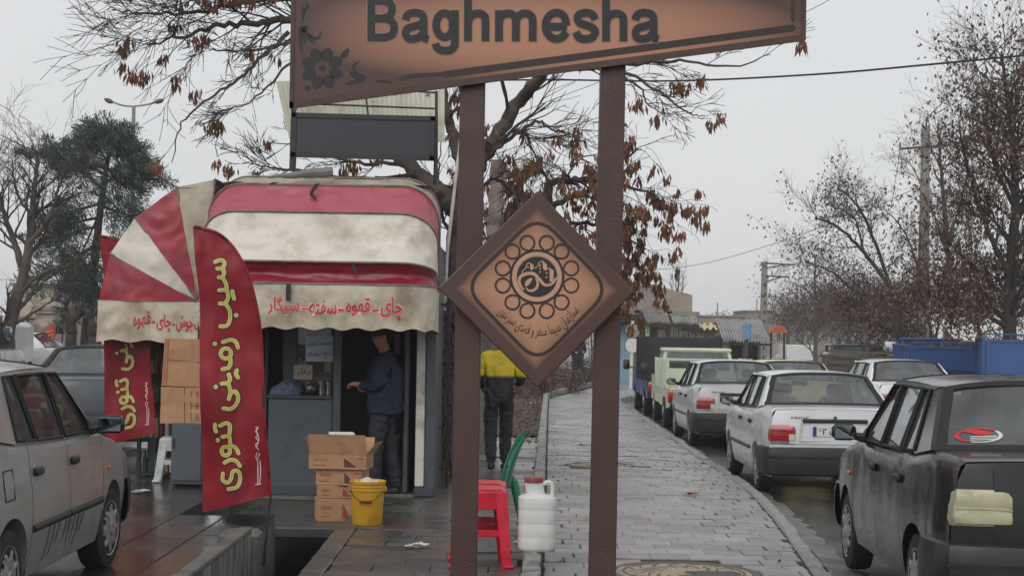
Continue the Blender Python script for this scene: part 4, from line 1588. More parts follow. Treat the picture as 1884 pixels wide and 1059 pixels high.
for s in (-1, 1):
    wheel(t, (s * .8, -1.2, .36), .36, .26, s); wheel(t, (s * .8, 2.9, .36), .36, .26, s)
# ================================================================== TEA KIOSK
rng = random.Random(21)
m_steel = mat('blue grey kiosk steel', (72, 79, 88), .45, var=.12, scale=3, bump=.1, bscale=12, dirt=(56, 58, 60), dscale=3, coat=.15)
m_steel2 = mat('dark kiosk steel', (62, 68, 76), .45, var=.15, scale=3, dirt=(48, 50, 52), dscale=4)
m_frame = mat('black steel frame', (34, 36, 40), .5, var=.15)
m_wpost = mat('white painted post', (206, 204, 196), .5, var=.06, dirt=(150, 146, 136), dscale=5)
m_red_t = mat('red tarpaulin', (148, 38, 55), .38, var=.14, scale=3, bump=.55, bscale=5, bdist=.05, ridge=True, dirt=(120, 52, 62), dscale=3.2, dlo=.45, dhi=.75, spec=.5)
m_pink_t = mat('faded red tarpaulin', (164, 76, 90), .42, var=.1, scale=3, bump=.55, bscale=5, bdist=.05, ridge=True, dirt=(152, 84, 92), dscale=3, dlo=.5, dhi=.8)
m_dred_t = mat('deep red tarpaulin', (134, 24, 46), .32, var=.16, scale=3, bump=.55, bscale=5, bdist=.05, ridge=True, dirt=(94, 22, 38), dscale=3)
m_white_t = mat('off white tarpaulin', (208, 202, 190), .5, var=.07, scale=3, bump=.55, bscale=5, bdist=.05, ridge=True, dirt=(158, 146, 128), dscale=2.4, dlo=.46, dhi=.72)
m_beige_t = mat('weathered beige tarpaulin', (172, 164, 148), .55, var=.1, scale=3, bump=.55, bscale=5, bdist=.05, ridge=True, dirt=(134, 122, 104), dscale=2.6, dlo=.42, dhi=.72)
m_val_t = mat('stained valance tarpaulin', (196, 186, 168), .5, var=.1, scale=3, bump=.55, bscale=5, bdist=.05, ridge=True, dirt=(128, 114, 96), dscale=2.2, dlo=.42, dhi=.72)
m_redprint = mat('red print', (196, 34, 44), .5, var=.12, scale=20)
m_whprint = mat('pale print edge', (226, 190, 184), .5)
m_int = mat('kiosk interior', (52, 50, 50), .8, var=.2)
m_corr = mat('pale corrugated sheet', (222, 222, 206), .5, var=.06, scale=4, dirt=(186, 184, 166), dscale=3)
m_slate = mat('dark board panel', (38, 43, 50), .45, var=.1, scale=2)
m_card = mat('cardboard', (176, 134, 102), .8, var=.1, scale=5, dirt=(150, 112, 84), dscale=6, bump=.1)
m_card2 = mat('cardboard inside', (154, 112, 82), .85, var=.1)
m_print = mat('box print', (88, 50, 42), .7)
m_printr = mat('box print red', (150, 62, 48), .7)

KY = 17.1
XL, XR = P(368, 700, KY).x, P(801, 700, KY).x
ks = thing('tea_kiosk', 'tea kiosk with red and off-white striped dome awnings and a counter', 'kiosk', ((XL + XR) / 2, KY, 0))
YB = KY + 2.3
ZR = 3.08
kb = lambda mb, nm, m, par=ks, sm=None: mb.build(nm, m, par, True, sm)
kb(MB().bbox((XL, KY - .02, -.05), (XR, YB, .02)), 'floor_slab', m_concrete)
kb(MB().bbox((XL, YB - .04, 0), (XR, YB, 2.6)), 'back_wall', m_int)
kb(MB().bbox((XR - .06, KY + .16, 0), (XR, YB - .045, 2.6)), 'side_wall', m_steel)
kb(MB().bbox((XL, KY + 1.3, 0), (XL + .05, YB - .045, 2.6)), 'side_wall', m_steel)
kb(MB().bbox((XL + .35, KY + .25, ZR), (XR - .3, YB + .05, ZR + .08)), 'roof', m_steel2)
kb(MB().bbox((XL, KY, 2.12), (XR, KY + .05, 2.6)), 'fascia', m_steel2)
kb(MB().bbox((XL, KY + .051, 2.601), (XR, YB, 2.65)), 'ceiling_panel', m_steel2)
kx = lambda px, y=KY, py=760: P(px, py, y).x
kz = lambda py, y=KY, px=640: P(px, py, y).z
# corner posts
def post(px0, px1, y0, y1, z1, m, nm='post', z0=0.0):
    kb(MB().rbox(((kx(px0) + kx(px1)) / 2, (y0 + y1) / 2, (z0 + z1) / 2), (kx(px1) - kx(px0), y1 - y0, z1 - z0), .008), nm, m)
post(765, 782, KY - .02, KY + .1, 2.3, m_wpost, 'white_post', .1)
post(783, 801, KY - .04, KY + .15, 2.3, m_steel)
post(764, 800, KY - .06, KY + .12, .095, m_steel2, 'post_foot', .0)
post(612, 627, KY - .02, KY + .1, 2.12, m_steel)
post(362, 374, KY, KY + .1, 2.3, m_steel)
post(470, 477, KY + .02, KY + .06, 2.12, m_frame)
post(484, 490, KY + .05, KY + .1, 2.12, m_frame)
# counter
zc = kz(729)
kb(MB().rbox(((kx(493) + kx(612)) / 2, KY + .24, zc / 2), (kx(612) - kx(493) - .01, .5, zc - .06), .006), 'counter', m_steel)
kb(MB().rbox(((kx(491) + kx(612)) / 2, KY + .24, zc - .012), (kx(612) - kx(491) - .006, .56, .035), .008), 'worktop', m_steel2)
kb(MB().bbox((kx(495), KY - .035, .0), (kx(611), KY - .012, .085)), 'kick_plate', m_steel2)
# left shutter leaf beside counter window and glazing above the counter
kb(MB().bbox((kx(514), KY + .2, zc + .01), (kx(538), KY + .24, 2.118)), 'shutter_leaf', mat('dark blue grey leaf', (52, 62, 74), .5, var=.1))
wg = MB().add([V((kx(538), KY + .22, zc + .01)), V((kx(612), KY + .22, zc + .01)), V((kx(612), KY + .22, 2.118)), V((kx(538), KY + .22, 2.118))], [(0, 1, 2, 3)])
kb(wg, 'window', glass_mat('kiosk window glass', (.8, .82, .8), refl=.45))
wf = MB()
for px in (538, 611):
    wf.bbox((kx(px) - .012, KY + .2, zc + .01), (kx(px) + .012, KY + .25, 2.118))
kb(wf, 'window_frame', m_frame)
# shelves with goods behind the window and at the back of the doorway
for z in (1.25, 1.62, 1.98):
    kb(MB().bbox((kx(540), KY + .42, z - .015), (kx(611), KY + .68, z + .015)), 'shelf', m_wood)
for z in (.35, .8, 1.1, 1.45, 1.75, 2.02):
    kb(MB().bbox((XR - .72, YB - .5, z - .015), (XR - .065, YB - .05, z + .015)), 'shelf', m_wood)
goods = [(218, 214, 204), (196, 190, 176), (206, 196, 150), (120, 50, 44), (60, 90, 70), (170, 120, 70), (90, 96, 120), (200, 200, 196)]
m_goods = [mat('packet %d' % i, c, .5, var=.2, scale=14) for i, c in enumerate(goods)]
def pack(x, y, z, sx, sy, sz, mi, lab, grp):
    o = MB().rbox((0, 0, sz / 2), (sx, sy, sz), .005).build('carton', m_goods[mi], None, smooth=30)
    o.location = (x, y, z)
    o.rotation_euler = (0, 0, rng.gauss(0, .08))
    tag(o, lab, 'packet', grp)
    return o
gd = 'goods on the shelves inside the kiosk'
o = pack(kx(552), KY + .55, 1.995, .0, .0, .0, 0, None, None) if False else None
pack(kx(545, KY + .5), KY + .5, 1.64, .05, .1, .22, 0, 'tall white carton at the left end of the middle shelf behind the kiosk window', gd)
cq = pack(kx(556, KY + .5), KY + .5, 1.64, .06, .1, .19, 7, 'white carton with a black round mark on the shelf behind the kiosk window', gd)
MB().lathe([(.022, 0), (.001, -.001)], (0, -.0525, .10), 16, 1).build('round_mark', m_ink, cq, False)
pack(kx(549, KY + .5), KY + .5, 1.265, .06, .1, .14, 1, 'small cream carton low on the shelf behind the kiosk window', gd)
pack(kx(557, KY + .5), KY + .5, 1.265, .08, .1, .12, 0, 'white carton with two dark marks low behind the kiosk window', gd)
pack(kx(602, KY + .5), KY + .5, 1.265, .07, .1, .26, 2, 'yellowish packet behind the canisters on the kiosk counter', gd)
for k in range(26):
    z = (.815, 1.115, 1.465, 1.765, .365)[k % 5]
    x = XR - .66 + .115 * (k // 5)
    o = pack(x, YB - .35 + rng.uniform(-.06, .06), z, rng.uniform(.06, .1), .12, rng.uniform(.1, .22), rng.randrange(8), 'packet on the dark shelves at the back of the kiosk doorway', 'packets at the back of the kiosk')
# paper notices on the window
m_paperb = mat('bluish paper notice', (196, 208, 222), .6, var=.04)
m_pen = mat('blue pen', (40, 44, 70), .6)
def notice(px0, py0, px1, py1, y, lines, lab, m):
    a, b = P(px0, py1, y), P(px1, py0, y)
    c = V(((a.x + b.x) / 2, y, a.z))
    w_, h_ = b.x - a.x, b.z - a.z
    o = MB().grid(lambda u, v: V(((u - .5) * w_, -.004 * math.sin(u * 5 + v * 3), v * h_)), 6, 6).build('paper_notice', m, None, smooth=60)
    o.location = c
    tag(o, lab, 'notice')
    tx = MB()
    for (s_, u0, u1, v0, v1) in lines:
        text_fit(tx, persian(s_), (u0 - .5) * w_, (u1 - .5) * w_, v0 * h_, v1 * h_, lambda u, v: V((u, -.007 - .004 * math.sin((u / w_ + .5) * 5), v)), size=1, offset=-.004)
    tx.build('handwriting', m_pen, o, False)
    return o
notice(562, 618, 613, 664, KY + .18, [('سیب زمینی', .08, .95, .58, .85), ('داغ تنوری', .06, .95, .15, .42)], 'pale blue paper notice with handwriting on the kiosk window above the canisters', m_paperb)
notice(540, 671, 575, 697, KY + .19, [('دلار', .15, .9, .25, .7)], 'beige paper notice with one handwritten word on the lower kiosk window', mat('beige paper', (170, 158, 144), .7))
# door leaf opened outwards, its edge to the viewer
dl = MB().rbox(((kx(744) + kx(764)) / 2 - .01, KY + .30, 1.03), (.05, .62, 2.0), .008, Matrix.Rotation(R(-6), 3, 'Z'))
do = kb(dl, 'door', m_steel2)
kb(MB().rbox((kx(743) - .02, KY + .10, 1.05), (.04, .03, .14), .008), 'door_handle', m_frame, do)
kb(MB().bbox((kx(738), KY + .35, 1.05), (kx(744), KY + .40, 2.118)), 'red_jamb', m_dred_t)
# ---------------------------------------------------------------- front dome awning: fabric bands between U-shaped ribs
HZ = 2.13
RAD = 1.05
def wr(x, z, k, amp=.012):
    return amp * mnoise.noise(V((x * 3.1, z * 4.3, k))) + amp * .5 * mnoise.noise(V((x * 9, z * 11, k + 5)))
FX0, FX1 = P(358, 500, KY - 1.0).x, XR + .02
def u_path(x0, x1, th, rad, n=26, cr=.36, hz=HZ, yk=KY):
    """rib: arm out from the wall, rounded corner, cross bar, corner, arm back; angle th above level"""
    r2 = []
    for k in range(5):
        r2.append((x0, (rad - cr) * k / 5))
    for k in range(8):
        a = math.pi / 2 * k / 7
        r2.append((x0 + cr * (1 - math.cos(a)), rad - cr + cr * math.sin(a)))
    for k in range(1, 16):
        r2.append((x0 + cr + (x1 - x0 - 2 * cr) * k / 16, rad))
    for k in range(8):
        a = math.pi / 2 * (1 - k / 7)
        r2.append((x1 - cr * (1 - math.cos(a)), rad - cr + cr * math.sin(a)))
    for k in range(4, -1, -1):
        r2.append((x1, (rad - cr) * k / 5))
    return [V((x, yk - d * math.cos(th), hz + 1.12 * d * math.sin(th))) for x, d in r2]
ths = [R(2), R(12.6), R(40), R(64), R(91)]
mats_b = [m_dred_t, m_white_t, m_pink_t, m_beige_t]
fa = bpy.data.objects.new('front_awning', None); col.objects.link(fa); fa.parent = ks
for i in range(4):
    p0, p1 = u_path(FX0, FX1, ths[i], RAD), u_path(FX0, FX1, ths[i + 1], RAD)
    b = MB()
    N = len(p0) - 1
    NV = 16
    for j in range(NV + 1):
        v = j / NV
        th = ths[i] + (ths[i + 1] - ths[i]) * v
        pp = u_path(FX0, FX1, th, RAD * (1 - (.035 if i else .06) * math.sin(math.pi * v)))
        for q, p in enumerate(pp):
            fold = .055 * abs(mnoise.noise(V((p.x * 2.2 + p.z * 1.7, p.x * .8 - p.z * 4, i + 40))))
            o_ = (wr(p.x, p.z + p.y, i, .05 if i == 0 else .03) - fold - .024 * abs(mnoise.noise(V((p.x * 7 - p.z * 6, p.z * 9, i + 50))))) * math.sin(math.pi * v) ** .5
            rad_dir = V((0, -math.cos(th), math.sin(th)))
            b.v.append(tuple(p + rad_dir * o_))
    for j in range(NV):
        for q in range(N):
            a = j * (N + 1) + q
            b.f.append((a, a + 1, a + N + 2, a + N + 1))
    kb(b, 'fabric_band', mats_b[i], fa, 50)
m_rib = mat('awning rib sleeve', (120, 104, 98), .6, var=.2, dirt=(70, 60, 56), dscale=5)
for i, th in enumerate(ths):
    pr = u_path(FX0, FX1, th, RAD + .012)
    kb(MB().tube(pr, .011, 6), 'rib', m_rib, fa, 60)
# valance with scalloped hem
vt = u_path(FX0, FX1, ths[0], RAD + .008)
def valance(path, depth, par, nm, m, phase=0.0, scal=.28):
    L = [0]
    for a, b_ in zip(path, path[1:]):
        L.append(L[-1] + (b_ - a).length)
    b = MB()
    NV = 8
    def at(s_):
        for k in range(len(path) - 1):
            if L[k] <= s_ <= L[k + 1] + 1e-9:
                t = (s_ - L[k]) / max(1e-9, L[k + 1] - L[k])
                return path[k].lerp(path[k + 1], t), (path[k + 1] - path[k]).normalized()
        return path[-1], (path[-1] - path[-2]).normalized()
    NS = 150
    def pt(s_, v):
        p, d = at(max(0, min(L[-1], s_)))
        nrm = V((d.y, -d.x, 0))
        if nrm.length > 0:
            nrm.normalize()
        dp = depth - .028 * (.5 + .5 * math.cos(2 * math.pi * (s_ / scal + phase))) 
        off = .020 * mnoise.noise(V((s_ * 2.6, v * 1.6, 3.3))) * v + .010 * math.sin(s_ * 2 * math.pi / scal) * v * v + wr(s_, v, 9, .008)
        return p + V((0, 0, -dp * v)) + nrm * (off + .004)
    for j in range(NV + 1):
        for i in range(NS + 1):
            b.v.append(tuple(pt(L[-1] * i / NS, j / NV)))
    for j in range(NV):
        for i in range(NS):
            a = j * (NS + 1) + i
            b.f.append((a, a + NS + 1, a + NS + 2, a + 1))
    o = kb(b, nm, m, par, 60)
    return o, pt, L
vo, vpt, vL = valance(vt, .455, fa, 'valance', m_val_t)
mid = vL[-1] / 2
xm = (FX0 + FX1) / 2
YV = KY - RAD
def vmap(off):
    def f(px, py):                      # px,py on the valance plane -> cloth
        q = P(px, py, YV)
        s_ = mid + (q.x - xm)
        v = (HZ + .03 - q.z) / .455
        return vpt(s_, max(0, min(1, v))) + V((0, -off, 0))
    return f
WD = [('چای', 700, 741, 592, 548), ('-', 684, 697, 577, 571), ('قهوه', 636, 681, 586, 550), ('-', 622, 634, 576, 569), ('سفته', 568, 620, 582, 555), ('-', 555, 568, 575, 569), ('سیگار', 492, 551, 583, 546)]
tx, te = MB(), MB()
for (s_, a, b_, y0, y1) in WD:
    if s_ == '-':
        tx.ribbon([(a, (y0 + y1) / 2), (b_, (y0 + y1) / 2)], 4, vmap(.007), cap=False)
        te.ribbon([(a - 1.5, (y0 + y1) / 2), (b_ + 1.5, (y0 + y1) / 2)], 6.5, vmap(.005), cap=False)
    else:
        text_fit(tx, persian(s_), a, b_, y0, y1, vmap(.007), size=1, offset=.011)
        text_fit(te, persian(s_), a - 1.5, b_ + 1.5, y0 + 1.5, y1 - 1.5, vmap(.005), size=1, offset=.024)
kb(te, 'lettering_edge', m_whprint, vo)
kb(tx, 'lettering', m_redprint, vo)
# rag strips hanging on the awning, roll on top
m_rag = mat('dark strap', (44, 44, 46), .7)
for pts, r_ in (([(585, 338), (576, 350), (573, 357), (580, 366)], .016), ([(650, 483), (651, 492), (655, 500)], .014), ([(531, 523), (530, 540), (530, 552)], .022), ([(499, 339), (505, 336), (508, 337)], .018)):
    yy = KY - RAD * (.55 if pts[0][1] < 400 else 1.0) - .05
    if pts[0][1] > 520:
        yy = KY - RAD - .04
    b = MB()
    w_ = [P(px, py, yy) for px, py in pts]
    w_ = catmull(w_, 4)
    for k in range(len(w_) - 1):
        d = (w_[k + 1] - w_[k])
        b.bbox((min(w_[k].x, w_[k + 1].x) - r_, w_[k].y - .004, min(w_[k].z, w_[k + 1].z) - .002), (max(w_[k].x, w_[k + 1].x) + r_, w_[k].y + .004 + .0004 * k, max(w_[k].z, w_[k + 1].z) + .002))
    kb(b, 'strap', m_rag, fa)
tr_ = MB()
a, b_ = P(492, 326, KY - .25), P(612, 315, KY - .25)
tr_.tube([a + (b_ - a) * k / 6 + V((0, 0, .006 * math.sin(k * 2))) for k in range(7)], [.012, .02, .03, .04, .045, .05, .05], 8)
rt = kb(tr_, 'roof_tarpaulin_roll', mat('grey roof sheet', (110, 106, 104), .6, var=.15), ks, 40)
kb(MB().grid(lambda u, v: V((FX0 + .1 + (FX1 - FX0 - .2) * u, KY - .1 + 1.6 * v, ZR + .16 + .05 * math.sin(u * 9) * v + .03 * mnoise.noise(V((u * 8, v * 5, 0))))), 24, 10), 'roof_tarpaulin', m_beige_t, ks, 60)
# ---------------------------------------------------------------- left dome awning, its end gores facing the viewer
la = bpy.data.objects.new('side_awning', None); col.objects.link(la); la.parent = ks
hub = P(366, 556, KY)
tips = [P(181, 553, KY), P(203, 466, KY), P(249, 400, KY), P(325, 344, KY), P(396, 330, KY)]
lm = [m_red_t, m_white_t, m_red_t, m_beige_t]
LEN = 1.9
for i in range(4):
    b = MB()
    a0, a1 = tips[i] - hub, tips[i + 1] - hub
    def gore(u, v, a0=a0, a1=a1, i=i):
        d = a0.lerp(a1, u)
        bulge = 1 + .0 * math.sin(math.pi * u)
        p = hub + d * v * bulge
        return p + V((0, -.03 * math.sin(math.pi * v) + wr(p.x, p.z, 20 + i, .03) * v - .05 * v * (1 - v), 0))
    b.grid(gore, 10, 14)
    kb(b, 'end_gore', lm[i], la, 60)
    b = MB()
    def top(u, v, a0=a0, a1=a1, i=i):
        d = a0.lerp(a1, u)
        p = hub + d * (1 - .03 * math.sin(math.pi * u)) + V((0, LEN * v, 0))
        return p + V((wr(p.y, p.z, 30 + i, .02), .0, wr(p.y, p.x, 33, .02)))
    b.grid(top, 8, 10)
    kb(b, 'fabric_band', lm[i], la, 60)
for t_ in tips:
    kb(MB().tube([hub + (t_ - hub) * .04 + V((0, -.012, 0)), t_ + V((0, -.012, 0)), t_ + V((0, LEN, 0))], .013, 6), 'rib', m_rib, la, 60)
pth = [hub + V((.0, -.02, 0)), tips[0].lerp(hub, .5) + V((0, -.03, 0)), tips[0] + V((0, -.02, 0)), tips[0] + V((-.01, .7, 0)), tips[0] + V((0, LEN, 0))]
pth = pth[::-1]
pth = [pth[0], pth[1], pth[2], pth[3], pth[4]]
lo_, lpt, lL = valance(pth[::1], .43, la, 'valance', m_val_t, .2, .36)
# side valance faces the viewer between tip and hub
def lmap(off):
    s_tip = lL[2]
    def f(px, py):
        q = P(px, py, KY)
        s_ = s_tip + (q.x - tips[0].x)
        v = (tips[0].z - q.z) / .43
        return lpt(s_, max(0, min(1, v))) + V((0, -off, 0))
    return f
tx = MB()
for (s_, a, b_, y0, y1) in [('قهوه', 246, 278, 607, 573), ('-', 281, 286, 596, 592), ('چای', 289, 316, 610, 578), ('-', 318, 323, 600, 596), ('جوش', 325, 356, 613, 580), ('آب', 358, 380, 611, 582)]:
    if s_ == '-':
        tx.ribbon([(a, (y0 + y1) / 2), (b_, (y0 + y1) / 2)], 3.5, lmap(.008), cap=False)
    else:
        text_fit(tx, persian(s_), a, b_, y0, y1, lmap(.008), size=1, offset=.016)
kb(tx, 'lettering', m_redprint, lo_)
# ---------------------------------------------------------------- dark open sign board frame on the roof
rb_ = thing('roof_board', 'dark blank board in a black steel frame standing on the kiosk roof', 'sign board', (P(670, 300, KY + .3).x, KY + .3, ZR))
BY = KY + .3
kp = lambda px, py, dy=0: P(px, py, BY + dy)
a = [kp(538, 208), kp(801, 215), kp(799, 296), kp(536, 289)]
MB().prism([p + V((0, -.03, 0)) for p in (kp(546, 216), kp(793, 222), kp(791, 288), kp(545, 282))], (0, .04, 0)).build('panel', m_slate, rb_)
f_ = MB()
for i in range(4):
    p, q = a[i], a[(i + 1) % 4]
    d = (q - p).normalized()
    nn = V((0, 1, 0)).cross(d).normalized()
    cen = sum(a, V((0, 0, 0))) / 4
    if nn.dot(cen - p) < 0:
        nn = -nn
    f_.prism([p - V((0, .045, 0)), q - V((0, .045, 0)), q + nn * .05 - V((0, .045, 0)), p + nn * .05 - V((0, .045, 0))], (0, .06 + .002 * i, 0))
f_.build('frame', m_frame, rb_)
for (p0, p1) in (((535, 315), (540, 150)), ((803, 330), (803, 168))):
    MB().tube([kp(*p0, .02), kp(*p1, .02)], .022, 4).build('post', m_frame, rb_)
b = MB()
for (p0, p1) in (((540, 190), (802, 200)), ((541, 150), (803, 171)), ((671, 160), (677, 212)), ((546, 196), (541, 208))):
    b.tube([kp(*p0, .02), kp(*p1, .02)], .011, 5)
for (px, py) in ((727, 172), (787, 175)):
    c_ = kp(px, py)
    for k in range(4):
        an = k * .8 + .2
        b.tube([c_ - V((math.cos(an), 0, math.sin(an))) * .035, c_ + V((math.cos(an), 0, math.sin(an))) * .035], .004, 4)
b.build('rail', m_frame, rb_)
# leaning pale corrugated sheet behind the board
cs = thing('corrugated_sheet', 'pale ribbed sheet leaning behind the dark roof board', 'sheet', (P(670, 290, KY + .6).x, KY + .6, ZR))
tl, tr2, br, bl = P(508, 150, KY + .45), P(818, 165, KY + .6), P(818, 262, KY + .65), P(534, 262, KY + .65)
def cf(u, v):
    p = bl.lerp(br, u).lerp(tl.lerp(tr2, u), v)
    return p + V((0, .014 * math.sin(u * 2 * math.pi * 34), .012 * math.sin(u * 20) * (v > .9)))
MB().grid(cf, 204, 3).build('ribbed_panel', m_corr, cs, True, 60)
b = MB()
for (p0, p1) in (((540, 330), (548, 180)), ((800, 340), (804, 180))):
    b.tube([P(*p0, KY + .7), P(*p1, KY + .7)], .025, 4)
b.build('prop', m_frame, cs)
# ---------------------------------------------------------------- left side: shelves, sheets, cabinet
rk = thing('goods_rack', 'dark goods rack under the left awning of the kiosk', 'rack', (P(300, 800, KY + .9).x, KY + .9, 0))
xa, xb = P(262, 800, KY + .9).x, P(374, 800, KY + .9).x
for z in (.12, .5, .88, 1.2, 1.5):
    MB().bbox((xa, KY + .75, z - .015), (xb, KY + 1.15, z + .015)).build('shelf', m_frame, rk)
for x in (xa, xb):
    MB().bbox((x - .02, KY + .73, .08), (x + .02, KY + .77, 1.75)).build('post', m_frame, rk)
MB().bbox((xa, KY + 1.16, .1), (xb, KY + 1.18, 1.75)).build('back_panel', m_int, rk)
for k in range(40):
    z = (.135, .515, .895, 1.215)[k % 4]
    x = xa + .05 + (xb - xa - .08) * (k // 4) / 10
    h = rng.uniform(.14, .24)
    r_ = rng.uniform(.02, .03)
    o = MB().lathe([(r_, 0), (r_, h * .6), (r_ * .4, h * .8), (r_ * .4, h)], (0, 0, 0), 10).build('bottle', m_goods[rng.choice((2, 4, 4, 5, 3, 7))], None, smooth=40)
    o.location = (x, KY + .85 + rng.uniform(-.04, .04), z)
    tag(o, 'bottle on the goods rack under the left awning', 'bottle', 'bottles on the goods rack')
cbd = thing('grey_cabinet', 'plain grey steel cupboard standing on the wet street under the left awning', 'cabinet', (P(342, 930, KY - .1).x, KY - .1, .08))
xa, xb = P(314, 860, KY - .2).x, P(372, 860, KY - .2).x
zt = P(340, 778, KY - .2).z
MB().rbox(((xa + xb) / 2, KY + .0, (zt + .1) / 2), (xb - xa, .4, zt - .1), .01).build('body', m_steel, cbd)
MB().rbox(((xa + xb) / 2, KY - .21, (zt + .12) / 2), (xb - xa - .02, .02, zt - .16), .006).build('door', m_steel, cbd)
MB().rbox((xa + .03, KY - .23, zt * .72), (.015, .02, .10), .004).build('handle', m_frame, cbd)
def sheet(pts, y, nm, lab, prints, m=None):
    ps = [P(px, py, y) for px, py in pts]
    cen = V((sum(p.x for p in ps) / 4, y, min(p.z for p in ps)))
    b = MB()
    def f(u, v):
        p = ps[3].lerp(ps[2], u).lerp(ps[0].lerp(ps[1], u), v)
        return p - cen + V((0, .012 * math.sin(u * 4 + v * 3) + (.01 if abs(v - .5) < .02 else 0), 0))
    b.grid(f, 10, 8)
    n_ = len(b.v)
    b.grid(lambda u, v: f(u, v) + V((0, .008, 0)), 10, 8)
    o = b.build(nm, m or m_card, None, smooth=50)
    o.location = cen
    tag(o, lab, 'cardboard sheet', 'cardboard sheets by the kiosk')
    pm_ = MB()
    for pr in prints:
        pm_.ribbon([(q[0], q[1]) for q in pr], .06, lambda u, v: f(u, v) + V((0, -.006, 0)), cap=False) if False else pm_.ribbon(pr, .014, lambda u, v: f(u, v) + V((0, -.005, 0)), cap=False)
    pm_.build('print', m_printr if 'upper' in lab else m_print, o, False)
    return o
sheet([(303, 622), (372, 624), (374, 712), (297, 709)], KY - .10, 'cardboard_sheet', 'upper flattened cardboard sheet hung under the left awning, red strip along its edge', [[(.05, .02), (.05, .98)], [(.1, .55), (.99, .52)], [(.11, .02), (.11, .98)]])
sheet([(296, 711), (376, 713), (376, 780), (294, 778)], KY - .14, 'cardboard_sheet', 'lower flattened cardboard sheet resting on the grey cupboard', [[(.55, 0), (.55, 1)], [(.70, .1), (.70, .9), (.82, .9), (.82, .1), (.70, .1)], [(.86, .1), (.86, .9), (.97, .9), (.97, .1), (.86, .1)], [(.70, .5), (.97, .5)]])
# white plastic stool on the street
m_wplast = mat('white plastic', (196, 198, 200), .4, var=.05, dirt=(150, 150, 150), dscale=5)
def stool(name, lab, loc, rz, m, h=.45, wt=.30, wb=.40, group=None):
    t = thing(name, lab, 'stool', loc, rz, group)
    s_ = MB()
    s_.rbox((0, 0, h - .02), (wt, wt, .04), .015)
    s_.rbox((0, 0, h + .004), (wt * .8, wt * .8, .012), .005)
    s_.build('seat', m, t, False, 40)
    for sx in (-1, 1):
        for sy in (-1, 1):
            b = MB()
            def lf2(u, v, sx=sx, sy=sy):
                z = (h - .02) * (1 - v)
                e = wt / 2 + (wb - wt) / 2 * v
                wdt = .085 - .02 * v
                q = (u - .5) * 2
                if q < 0:
                    return V((sx * (e + q * wdt), sy * e, z))
                return V((sx * e, sy * (e - q * wdt), z))
            b.grid(lf2, 4, 8)
            n0 = len(b.v)
            b.grid(lambda u, v: lf2(u, v) * 1 - V((sx * .012, sy * .012, 0)), 4, 8)
            for j in range(8):
                for (i0) in (0, 4):
                    a_ = j * 5 + i0
                    b.f.append((a_, a_ + 5, n0 + a_ + 5, n0 + a_))
            b.rbox((sx * (wb / 2 - .02), sy * (wb / 2 - .02), .012), (.075, .075, .024), .008)
            b.build('leg', m, t, False, 35)
    for (sx, sy) in ((1, 0), (-1, 0), (0, 1), (0, -1)):
        b = MB()
        for zz, ww in ((h - .08, .11), (h * .45, .05), (h * .3, .0)):
            if ww == 0:
                continue
            e = wt / 2 + (wb - wt) / 2 * (1 - zz / (h - .02)) - .010
            if sx:
                b.rbox((sx * e, 0, zz), (.012, 2 * e - .06, ww), .004)
            else:
                b.rbox((0, sy * e, zz), (2 * e - .06, .012, ww), .004)
        b.build('apron', m, t, False, 40)
    return t
g = G(305, 886, .08)
stool('plastic_stool', 'white plastic stool standing on the wet street beside the grey cupboard', (g.x + .05, g.y + .1, .085), R(10), m_wplast, .46, .28, .38)
# things on the counter
m_teapot = mat('dark teapot enamel', (40, 30, 28), .25, var=.2, coat=.4)
m_can = mat('stainless canister', (176, 172, 160), .2, .95, var=.05)
tp = thing('teapot', 'small dark teapot on the kiosk counter', 'teapot', (kx(572, KY + .07), KY + .07, zc + .006))
MB().lathe([(.06, 0), (.085, .02), (.09, .07), (.075, .11), (.03, .125), (.012, .13), (.016, .145), (.002, .15)], (0, 0, 0), 24).build('body', m_teapot, tp, False, 50)
MB().tube(catmull([(-.07, 0, .04), (-.11, 0, .06), (-.125, 0, .11), (-.14, 0, .13)], 4), [.022, .02, .019, .018, .017, .016, .015, .014, .013, .012, .011, .01, .01], 8).build('spout', m_teapot, tp, False, 50)
MB().tube(catmull([(.08, 0, .10), (.125, 0, .09), (.12, 0, .04), (.085, 0, .03)], 4), .009, 6).build('handle', m_teapot, tp, False, 50)
for k, px in enumerate((591, 604)):
    c_ = MB().lathe([(.034, 0), (.036, .01), (.036, .125), (.038, .128), (.038, .14), (.02, .148), (.001, .15)], (0, 0, 0), 20).build('canister', m_can, None, smooth=40)
    c_.location = (kx(px, KY + .05), KY + .05, zc + .006)
    tag(c_, ['steel canister next to the teapot on the kiosk counter', 'steel canister nearest the door post on the kiosk counter'][k], 'canister', 'steel canisters on the counter')
m_cloth = mat('blue patterned cloth', (92, 96, 120), .85, var=.55, scale=38, detail=2)
b = MB()
def bun(u, v):
    a = 2 * math.pi * u
    hh = math.sin(math.pi * min(1, v * .5 + .0)) 
    r_ = (1 - v ** 2.2) ** .5
    p = V((.17 * r_ * math.cos(a), .12 * r_ * math.sin(a), .15 * v))
    p.x += .05 * v
    k = 1 + .16 * mnoise.noise(V((p.x * 14, p.y * 14, p.z * 14)))
    return V((p.x * k, p.y * k, p.z * k))
b.grid(bun, 36, 14)
o = b.build('cloth_bundle', m_cloth, None, smooth=70)
o.location = (kx(523, KY + .06), KY + .07, zc + .006)
tag(o, 'blue and white patterned cloth bundle heaped on the kiosk counter', 'cloth')
